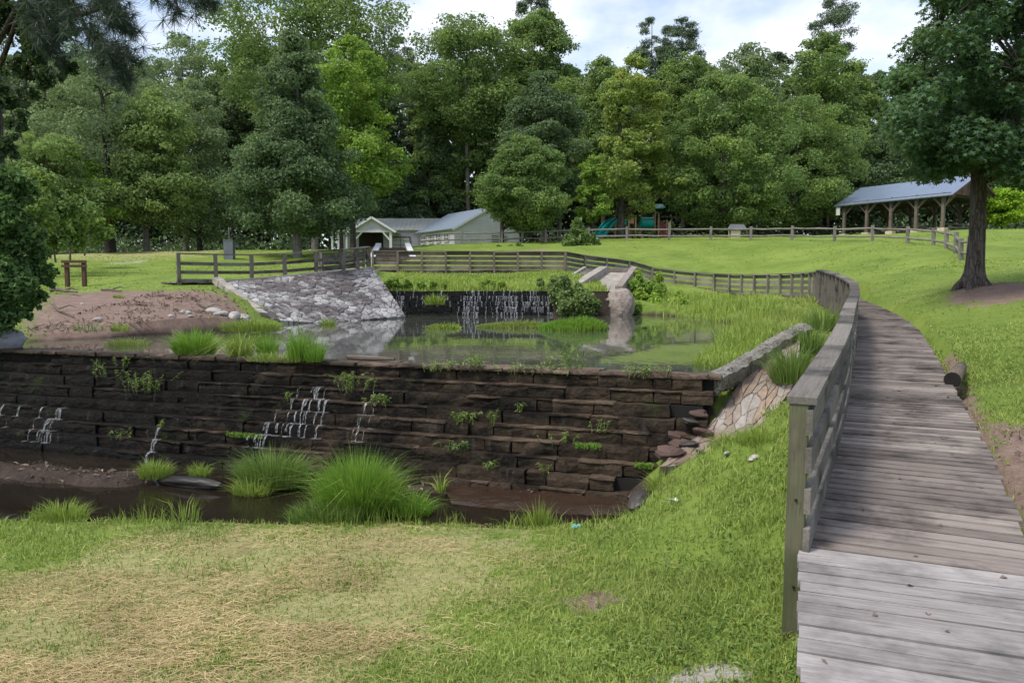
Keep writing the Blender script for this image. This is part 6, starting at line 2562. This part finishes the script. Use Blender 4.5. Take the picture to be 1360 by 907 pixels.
def weed(label, px, py, Y, spreadpx, hpx, nst, seed, mat='leaf_weed', hang=0.0, L=.062, W=.017, name='weed', ry=.4, group='weeds growing from the dam stones'):
    """branching weed with narrow leaves"""
    rng = np.random.default_rng(seed)
    rs = random.Random(seed)
    c = Vector(at(px, py, Y))
    root = thing(name, label, 'weed', group, tuple(c))
    mb = MB()
    P, D = [], []
    for k in range(nst):
        x0 = rs.gauss(0, spreadpx * Y / 2200)
        y0 = rs.gauss(0, spreadpx * Y / 2200 * ry)
        hh = hpx * Y / 1000 * rs.uniform(.5, 1.05)
        lx, ly = rs.gauss(0, .4) * hh, rs.gauss(-.12, .3) * hh
        z1 = hh * (1 - 1.6 * hang)
        p0 = Vector((x0, y0, -.03))
        p1 = Vector((x0 + lx * .4, y0 + ly * .4, max(hh * .55 * (1 - hang * .5), .02)))
        p2 = Vector((x0 + lx, y0 + ly - hang * .12, z1))
        mb.tube([p0, p1, p2], [.004, .003, .0015], 4)
        m = max(5, int(hh / .022))
        for q in range(m):
            t_ = .25 + .75 * q / m
            p = p0.lerp(p1, t_ * 2) if t_ < .5 else p1.lerp(p2, t_ * 2 - 1)
            a = rs.uniform(0, 6.28)
            dd = Vector((math.cos(a), math.sin(a), rs.uniform(-.3, .5)))
            P.append(p + dd * L * .4)
            D.append(dd)
    P, D = np.array(P), unit(np.array(D))
    sd = unit(np.cross(D, np.array([0, 0, 1.0]) + rng.normal(size=D.shape) * .3))
    Ls = (L * rng.uniform(.6, 1.2, len(P)))[:, None]
    v = np.stack([P - D * Ls * .5, P + sd * W * .5, P + D * Ls * .5 - np.array([0, 0, .25]) * Ls, P - sd * W * .5], 1).reshape(-1, 3)
    link('leaves', np_mesh('leaves', v, [np.arange(len(v)).reshape(-1, 4)]), mat, root)
    mb.build('stems', mat, root)
    return root


def dam_face_pt(px, i, back=0.02):
    """on the tread of course i in the pixel column px"""
    u_ = (px - 680) / 1000.0
    tt = .02 + i * TR - back
    O_ = DA + DN * tt
    s_ = (u_ * O_.y - O_.x) / (DD.x - u_ * DD.y)
    p = O_ + DD * s_
    return p.x, p.y, .47 - i * CH


def dweed(label, px, i, spreadpx, hpx, nst, seed, **kw):
    x_, y_, z_ = dam_face_pt(px, i)
    py = 453.5  # solved below from z
    # use world position directly
    c = Vector((x_, y_, z_))
    Yq = y_
    pyq = 380 - (z_ - EYE) / Yq * 1000
    # refine pixel row so that at() returns this height
    for _ in range(6):
        pyq += (at(px, pyq, Yq)[2] - z_) / Yq * 1000
    return weed(label, px, pyq, Yq, spreadpx, hpx * .85, nst, seed, **kw)


dweed('spindly pale weed low on the dam below the bare bank', 132, 2, 10, 30, 6, 801)
dweed('thin weed rising just over the coping near the bare bank', 160, 1, 10, 26, 6, 802)
dweed('wide bushy weed on the upper dam steps below the bare bank', 195, 3, 34, 34, 20, 803)
dweed('weed with hanging leaves on the dam above the lush dome', 470, 2, 30, 42, 16, 804, hang=.2)
dweed('dense weed beside a faint trickle above the lush dome', 505, 3, 24, 28, 14, 805, hang=.25)
dweed('broad tangle of weeds over the coping at the middle of the dam', 592, 0, 44, 26, 24, 806, hang=.3, L=.09)
dweed('leafy weed standing on the coping next to the broad tangle', 632, 0, 18, 34, 12, 807)
dweed('sprawling weeds hanging over the coping before the pond reeds', 722, 0, 50, 28, 22, 808, hang=.3, L=.085)
dweed('tall pale weed standing above the coping against the pond', 747, -.2, 26, 48, 16, 809)
dweed('low grassy weeds on the coping near the damaged dam end', 858, 0, 44, 24, 26, 810, L=.1, hang=.2)
dweed('long vertical string of weeds down the middle of the dam', 612, 4, 18, 34, 14, 811, hang=.3)
dweed('mossy clump low on the dam under the vertical weed string', 610, 6, 18, 30, 16, 812, hang=.3, mat='leaf_mid')
dweed('single thin weed on a dam step beside the vertical string', 657, 4, 6, 30, 4, 813)
dweed('short weed growing from a lower dam step in the middle', 652, 7, 8, 16, 6, 814)
dweed('sparse weeds among the mossy lower steps near the damaged end', 745, 5, 20, 26, 7, 815)
dweed('small sprig on the lower steps between moss patches', 725, 7, 10, 16, 5, 816)
dweed('small yellow weed above the wet rock slab on the dam', 212, 6, 10, 16, 6, 817)
dweed('green sprigs on the dam above the pale grass tuft', 160, 7, 14, 18, 7, 818)
dweed('tiny weed on the dam near the forked trickle', 385, 3, 12, 14, 6, 819)
dweed('thin weed halfway up the dam near the damaged end', 690, 3, 6, 20, 4, 820)
dweed('small weed beside the hole in the damaged dam end', 800, 4, 12, 22, 5, 821)
# moss on the lower steps
for k, (a, b, i, lb) in enumerate([(765, 800, 5, 'bright moss patch on a lower step near the damaged dam end'), (295, 345, 6, 'moss strip on the low steps behind the ragged grass'), (845, 870, 6, 'small moss patch under the damaged dam end')]):
    P = []
    rs = random.Random(k)
    for q in range(420):
        px = rs.uniform(a, b)
        x_, y_, z_ = dam_face_pt(px, i, .03 - .08 * rs.random())
        P.append((x_, y_, z_ - .0 + rs.uniform(-.05, .012)))
    grass_thing('moss_patch', lb, P, np.random.default_rng(k).uniform(.012, .04, 420), .008, 'blade_lush', 830 + k, .9, cat='moss', group='moss patches on the dam')

# reeds on the pond bank, between the water and the boardwalk
REED = [at(833, 417, 30.2), at(868, 418, 29.4), at(932, 423, 26.3), at(975, 432, 21.8), at(978, 440, 19), at(950, 460, 14.2), at(926, 480, 11.4), at(916, 492, 10.2), at(945, 495, 9.8), at(1066, 432, 12.6), at(1082, 425, 16), at(1085, 405, 22.5), at(1086, 396, 27), at(980, 390, 34), at(900, 388, 35.5), at(850, 385, 36)]
RP = [p[:2] for p in REED]
rng = np.random.default_rng(900)
n = 26000
q = rng.random(n)
Yv = 1 / (q / 9.6 + (1 - q) / 36.5)
X = rng.uniform(.2, .43, n) * Yv
ok = inpoly(X, Yv, RP)
dry = (vnoise(X, Yv, .5, 61) * .5 + np.clip((X / Yv - .31) / .09, 0, 1) * .6)
ok &= rng.random(n) > np.clip(dry - .62, 0, .6)
X, Yv, dry = X[ok], Yv[ok], dry[ok]
Z = H(X, Yv)
sh = Z > WL - .16
X, Yv, dry, Z = X[sh], Yv[sh], dry[sh], np.maximum(Z[sh], WL - .05)
hh = (.22 + .42 * vnoise(X, Yv, .9, 62)) * rng.uniform(.55, 1.1, len(X)) * (1 - .55 * np.clip(dry - .35, 0, 1))
hh *= np.where(Yv < 13, .62, np.where(Yv > 27, 1.05, .9))
B = np.stack([X, Yv, Z - .03], -1)
m1 = dry < .55
grass_thing('pond_reeds', 'lush green reeds on the bank between the pond and the boardwalk', B[m1], hh[m1], .010 + .0007 * Yv[m1], 'blade_green', 901, .35, cat='reeds', kind='stuff')
grass_thing('bank_grass', 'paler uncut grass on the bank just inside the curved railing', B[~m1], hh[~m1] * .8, .009 + .0007 * Yv[~m1], 'blade_lawn', 902, .45, cat='grass', kind='stuff')
# rushes beside the near railing
tuft('dark long grass between the flagstone slope and the curved railing', 1052, 508, 9.8, 26, 62, 700, 'blade_dark', 903, .5, None, ry=.9, group='long grass by the boardwalk')
tuft('dark long grass under the railing past the broken wingwall', 1092, 440, 13.6, 22, 42, 420, 'blade_dark', 904, .45, None, ry=.9, group='long grass by the boardwalk')
tuft('long grass at the outer end of the broken wingwall', 1075, 470, 11.4, 18, 46, 420, 'blade_dark', 905, .5, None, ry=.9, group='long grass by the boardwalk')
tuft('grass growing over the lower edge of the flagstone slope', 985, 600, 8.2, 40, 34, 700, 'blade_green', 906, .6, None, ry=.4, group='long grass by the boardwalk')
tuft('bright grass fringe at the foot of the near railing post', 1010, 590, 8.0, 30, 30, 520, 'blade_green', 907, .6, None, ry=.9, group='long grass by the boardwalk')

# grass islands in the pond
def island(label, px0, px1, py, Y, hgt, n, mat, seed, ry=.6, lean=.4, fall=.35):
    rg = np.random.default_rng(seed)
    cx, rx = (xat(px0, Y) + xat(px1, Y)) / 2, (xat(px1, Y) - xat(px0, Y)) / 2
    P, r = disc((cx, Y), rx, ry, n, seed, WL - .03)
    h = hgt * (1.05 - (1 - fall) * r ** 2) * rg.uniform(.5, 1.1, n)
    return grass_thing('grass_island', label, P, h, .03, mat, seed, lean, cat='grass island', group='grass islands in the pond')


island('thick dark green grass island in the middle of the pond', 715, 806, 440, 19.8, .42, 2600, 'blade_lush', 910, .75, .35)
island('flat yellow green grass patch spreading from the thick grass island', 632, 735, 436, 21.0, .26, 1900, 'blade_lawn', 911, .8, .5)
island('sparse floating grass patch near the pale stone slope', 566, 612, 438, 20.5, .24, 420, 'blade_green', 912, .6, .7)
tuft('small grass clump growing from the upper weir steps', 578, 415, 28.4, 13, 18, 200, 'blade_green', 913, .6, .9, w_=.02, group='tufts on the upper weir')
tuft('grass at the foot of the pale stone slope', 435, 430, 22.2, 10, 12, 120, 'blade_green', 914, .7, WL, w_=.012, group='tufts by the pale slope')
tuft('weedy grass where the bare bank meets the pale stone slope', 335, 440, 18.5, 40, 22, 700, 'blade_green', 915, .8, None, w_=.012, group='tufts by the pale slope')
tuft('low grass on the bare bank above the pond', 160, 440, 16.0, 12, 14, 120, 'blade_green', 916, .8, None, w_=.01, group='tufts on the bare bank')
tuft('green tuft in the middle of the bare bank', 158, 396, 21.0, 7, 8, 80, 'blade_green', 917, .7, None, w_=.012, group='tufts on the bare bank')
tuft('fine grass at the water edge of the bare bank', 170, 458, 14.6, 30, 12, 260, 'blade_green', 918, .7, None, w_=.008, group='tufts on the bare bank')
tuft('sparse stalks on the bare bank near the overgrown shrub', 120, 440, 15.5, 22, 18, 70, 'blade_dark', 919, .7, None, w_=.008, group='tufts on the bare bank')

# strip of grass above the weir
rng = np.random.default_rng(930)
n = 6000
X = rng.uniform(-5.4, 4.0, n)
Yv = rng.uniform(30.7, 36.3, n) ** 1.0
P = np.stack([X, Yv, np.maximum(H(X, Yv), 1.33)], -1)
hh = np.where(Yv < 32, .38, .14) * rng.uniform(.5, 1.1, n) * (.6 + .8 * vnoise(X, Yv, .8, 71))
grass_thing('weir_grass', 'bright grass strip between the upper weir and the footbridge', P, hh, .035, 'blade_green', 931, .5, cat='grass', kind='stuff')

# shrubs
SG = 'shrubs around the upper weir'
thicket('shrub', 'rounded green shrub standing in front of the weir beside its narrow cascade', 'shrub', [(748, 388, 29.0, 22), (765, 396, 28.8, 20), (752, 404, 28.6, 18), (772, 408, 28.5, 14), (735, 378, 29.8, 12), (718, 376, 31, 7)], 'leaf_light', 5200, .15, .1, 940, group=SG)
thicket('shrub', 'leafy shrub on the weir crest near the pale stone slope', 'shrub', [(525, 377, 31.6, 9), (540, 379, 31.6, 7), (516, 379, 31.6, 7)], 'leaf_bright', 1800, .14, .09, 941, group=SG)
thicket('shrub', 'low shrub on the weir crest over the sparse drips', 'shrub', [(575, 379, 31.6, 5), (590, 380, 31.6, 4), (560, 380, 31.6, 5)], 'leaf_bright', 1300, .14, .09, 942, group=SG)
thicket('shrub', 'low leafy shrub on the weir crest above the white cascades', 'shrub', [(652, 377, 31.6, 7), (668, 379, 31.6, 6), (640, 379, 31.6, 5)], 'leaf_bright', 1700, .14, .09, 943, group=SG)
thicket('shrub', 'bushy plants beside the brown stone ledge', 'shrub', [(790, 402, 28.6, 9), (782, 412, 28.5, 8), (765, 414, 28.4, 9)], 'leaf_mid', 1500, .13, .08, 944, group=SG)
thicket('vine_shrub', 'yellow green vines climbing the railing beside the stone abutment', 'vine', [(845, 378, 33, 13), (860, 384, 33, 15), (878, 388, 32.5, 13), (848, 396, 31.5, 14), (868, 402, 31, 14), (895, 398, 31, 12), (845, 364, 36, 8), (875, 370, 36, 7), (905, 404, 30.5, 9), (845, 408, 30, 9)], 'leaf_bright', 5600, .17, .12, 945)
thicket('hill_bush', 'bush with a pointed light sapling in front of the hill fence', 'bush', [(765, 318, 52, 14), (755, 322, 52, 11), (780, 322, 52, 13), (767, 303, 52, 9), (768, 294, 52, 6), (792, 324, 52, 8)], 'leaf_mid', 3600, .24, .15, 946)
thicket('low_bush', 'low spreading bush on the slope under the rounded shed tree', 'bush', [(690, 328, 52, 6), (678, 329, 52, 5), (664, 329, 52, 4)], 'leaf_mid', 1100, .2, .13, 947)
# dark overhang under the reed bank
# rocks by the revetment
RG = 'pale rocks at the waterside'
for k, (px, py, Y, s_, lb) in enumerate([(282, 416, 19.9, .20, 'whitish flat rock on the bare bank beside a twin rock'), (293, 419, 19.6, .17, 'rounded whitish rock touching the flat one on the bare bank'), (246, 419, 19.0, .16, 'small pale rock alone in the middle of the bare bank'),
                                         (310, 422, 19.8, .22, 'greenish rock at the corner of the pale stone slope'), (322, 416, 20.6, .26, 'largest rubble rock against the edge of the pale stone slope'), (316, 407, 21.5, .18, 'upper rubble rock beside the edge of the pale stone slope'),
                                         (330, 426, 20, .2, 'lowest rubble rock by the water at the pale stone slope'), (254, 424, 18.6, .09, 'tiny pale stone below the lone pale rock'), (110, 404, 19.5, .07, 'white stone chip near the driftwood roots'), (228, 424, 18.3, .08, 'chip of pale stone on the lower bare bank'),
                                         (130, 420, 17.5, .13, 'flat buff stone in the bare bank below the driftwood')]):
    rock('rock', lb, (at(px, py, Y)[0], Y, hz(at(px, py, Y)[0], Y) + s_ * .15), (s_, s_ * .7, s_ * .55), 950 + k, 'rock', k * .7, RG)
for k, (px, py, Y, s_, lb) in enumerate([(1001, 612, 7.6, .055, 'pale stone half hidden in grass below the flagstone slope'), (965, 608, 7.9, .045, 'small grey stone in the grass near the flagstone toe')]):
    xx = at(px, py, Y)[0]
    rock('rock', lb, (xx, Y, hz(xx, Y) + .02), (s_, s_ * .7, s_ * .5), 970 + k, 'rock', k, 'stones in the grass')


# driftwood branches
def branch(label, pix, r, seed, mat='driftwood'):
    pts = []
    for px, py, Y in pix:
        x_ = at(px, py, Y)[0]
        pts.append(Vector((x_, Y, hz(x_, Y) + r * 1.2)))
    mb = MB(pts[0])
    rs = random.Random(seed)
    sm = rounded([tuple(p) for p in pts], 1)
    mb.tube([Vector(p) + Vector((0, 0, rs.uniform(0, r))) for p in sm], [r * (1 - .6 * k / (len(sm) - 1)) for k in range(len(sm))], 7)
    mb.tube([sm[2], Vector(sm[2]) + Vector((.25, .1, .1)), Vector(sm[2]) + Vector((.45, .05, .05))], [r * .5, r * .4, r * .15], 5)
    o = mb.build('fallen_branch', mat)
    return tag(o, label, 'branch', 'fallen branches on the bare bank')


branch('dark root like branch lying along the top of the bare bank', [(68, 387, 22.0), (85, 391, 21.6), (95, 394, 21.3), (103, 399, 20.9)], .06, 1)
branch('curved dark branch lying below the top one on the bare bank', [(70, 409, 18.8), (78, 416, 18.2), (85, 421, 17.9), (98, 424, 17.6)], .035, 2)
branch('thin pale stick on the bare bank near the overgrown shrub', [(37, 430, 16.6), (42, 435, 16.2), (47, 440, 15.9)], .018, 3)
branch('stick half buried across the upper bare bank', [(135, 386, 22.3), (150, 388, 22.1), (162, 390, 21.8)], .04, 4)
branch('long pale branch beside the rubble rocks of the bare bank', [(262, 402, 21.0), (275, 408, 20.5), (288, 412, 20.2), (305, 414, 20.2)], .03, 5)
branch('thin stick in the lower middle of the bare bank', [(65, 427, 17.2), (72, 433, 16.7), (78, 437, 16.4)], .015, 6)
# pale log lying on the crest
mb = MB(at(500, 476, 10.95))
mb.tube([at(462, 474, 11.2), at(480, 475, 11.05), at(500, 476, 10.95), at(524, 477, 10.8)], [.035, .04, .035, .02], 7)
tag(mb.build('drift_log', 'driftwood'), 'grey drift log lodged on the coping above the forked trickle', 'log')
# log end beside the deck
p0, p1 = Vector(at(1265, 501, 9.75)), Vector(at(1277, 487, 10.9))
p0.z -= .03
lg = MB(p0)
lg.tube([p0, p0.lerp(p1, .5) + Vector((0, 0, .01)), p1], [.105, .09, .07], 12)
lo = lg.build('cut_log', 'driftwood', None, True)
tag(lo, 'short dark ended log lying in the washed out gully beside the deck', 'log')
eg = MB(p0)
dq = (p0 - p1).normalized()
eg.tube([p0 + dq * .001, p0 + dq * .012], [.099, .094], 12)
eg.build('dark_end', 'black', lo)  # near-black disc over the near end of the log


def litter(name, label, px, py, Y, mat, size, seed):
    x_ = at(px, py, Y)[0]
    z_ = hz(x_, Y) + .03
    rs = random.Random(seed)
    mb = MB((x_, Y, z_))
    vv = []
    for i in range(5):
        for j in range(4):
            vv.append(Vector((x_ + (i / 4 - .5) * size, Y + (j / 3 - .5) * size * .6, z_ + rs.uniform(-.015, .025))))
    nb = len(vv)
    vv += [q - Vector((0, 0, .004)) for q in vv]
    ff = []
    for i in range(4):
        for j in range(3):
            a, b, c, d = i * 4 + j, (i + 1) * 4 + j, (i + 1) * 4 + j + 1, i * 4 + j + 1
            ff += [(a, b, c, d), (d + nb, c + nb, b + nb, a + nb)]
    mb.add(vv, ff)
    return tag(mb.build(name, mat), label, 'litter')


litter('wrapper', 'crumpled pale teal wrapper on the grass by the brown shallows', 765, 712, 7.35, 'wrapper', .08, 1)
litter('paper_scrap', 'white paper scrap on the grassy slope below the flagstones', 895, 671, 7.35, 'paper', .1, 2)
# bolts in the near post are part of it
nr = [o for o in bpy.data.objects if o.name == 'boardwalk_railing'][0]
np_ = [c for c in nr.children if c.name.startswith('post')][0]
wv = np.array([v.co[:] for v in np_.data.vertices])
c_ = wv.mean(0)
mb = MB()
for dz_ in (-.32, .22):
    ctr = Vector((c_[0], c_[1], c_[2] + dz_))
    dv_ = Vector((-.38, -.925, 0))
    fr_ = ctr + dv_ * .058
    mb.tube([fr_ - dv_ * .01, fr_ + dv_ * .006], [.0085, .0085], 10)
mb.build('bolt_hole', 'black', np_)
# fallen leaves and mulch in the gully
rng = np.random.default_rng(990)
n = 5200
X, Yv = wild(n, 4.2, 9.5, rng, .42, .8)
md = np.maximum(mask([DIRT[2]], X, Yv), np.exp(-(dist_line(X, Yv, GUL) / .2) ** 2))
ok = (rng.random(n) < md) & (deck_z(X, Yv) < -50)
X, Yv = X[ok], Yv[ok]
P = np.stack([X, Yv, H(X, Yv) + .012 + .02 * rng.random(len(X))], -1)
v, f = leaf_cards(P, unit(np.array([0, 0, 1.0]) + rng.normal(size=P.shape) * .6), rng.uniform(.03, .09, len(P)), rng.uniform(.008, .02, len(P)), rng)
tag(link('bark_mulch', np_mesh('bark_mulch', v, f), 'litter_mix'), 'brown bark mulch and twigs washed along the deck edge', 'mulch', None, 'stuff')

rng = np.random.default_rng(995)
n = 9000
X, Yv = rng.uniform(-10.5, -5.2, n), rng.uniform(14.3, 23.5, n)
ok = (rng.random(n) < mask(DIRT[:1], X, Yv) * np.clip(vnoise(X, Yv, 1.4, 91) * 1.6 - .3, .05, 1))
X, Yv = X[ok], Yv[ok]
P = np.stack([X, Yv, H(X, Yv) + .012 + .03 * rng.random(len(X))], -1)
v, f = leaf_cards(P, unit(np.array([0, 0, 1.0]) + rng.normal(size=P.shape) * .6), rng.uniform(.04, .16, len(P)), rng.uniform(.015, .05, len(P)), rng)
tag(link('leaf_litter', np_mesh('leaf_litter', v, f), 'litter_mix'), 'brown leaf litter and crumbs of earth strewn over the bare bank', 'leaf litter', None, 'stuff')

rng = np.random.default_rng(996)
n = 2600
X, Yv = rng.uniform(-9.5, 1.2, n), rng.uniform(8.2, 11.0, n)
dm_ = np.minimum(dist_line(X, Yv, MUDL), dist_line(X, Yv, MUDR))
ok = rng.random(n) < np.exp(-(dm_ / .4) ** 2)
X, Yv = X[ok], Yv[ok]
Z = H(X, Yv)
ok = Z > PL
P = np.stack([X, Yv, Z + .008 + .02 * rng.random(len(X))], -1)[ok]
v, f = leaf_cards(P, unit(np.array([0, 0, 1.0]) + rng.normal(size=P.shape) * .6), rng.uniform(.03, .12, len(P)), rng.uniform(.015, .05, len(P)), rng)
tag(link('mud_litter', np_mesh('mud_litter', v, f), 'litter_mix'), 'dark sticks and leaf crumbs stranded on the mud below the dam', 'leaf litter', None, 'stuff')
# leaves and specks lying on the boards
rng = np.random.default_rng(997)
P = []
for k in range(90):
    s_ = rng.uniform(3.5, 22)
    p, d = along(SM, SL, s_)
    q = p + Vector((d.y, -d.x, 0)) * rng.uniform(.05, 1.15)
    P.append((q.x, q.y, q.z + .006))
P = np.array(P)
v, f = leaf_cards(P, unit(np.array([0, 0, 1.0]) + rng.normal(size=P.shape) * .15), rng.uniform(.02, .05, len(P)), rng.uniform(.012, .03, len(P)), rng)
tag(link('deck_litter', np_mesh('deck_litter', v, f), 'litter_mix'), 'small brown leaf fragments scattered on the boardwalk planks', 'leaf litter', None, 'stuff')
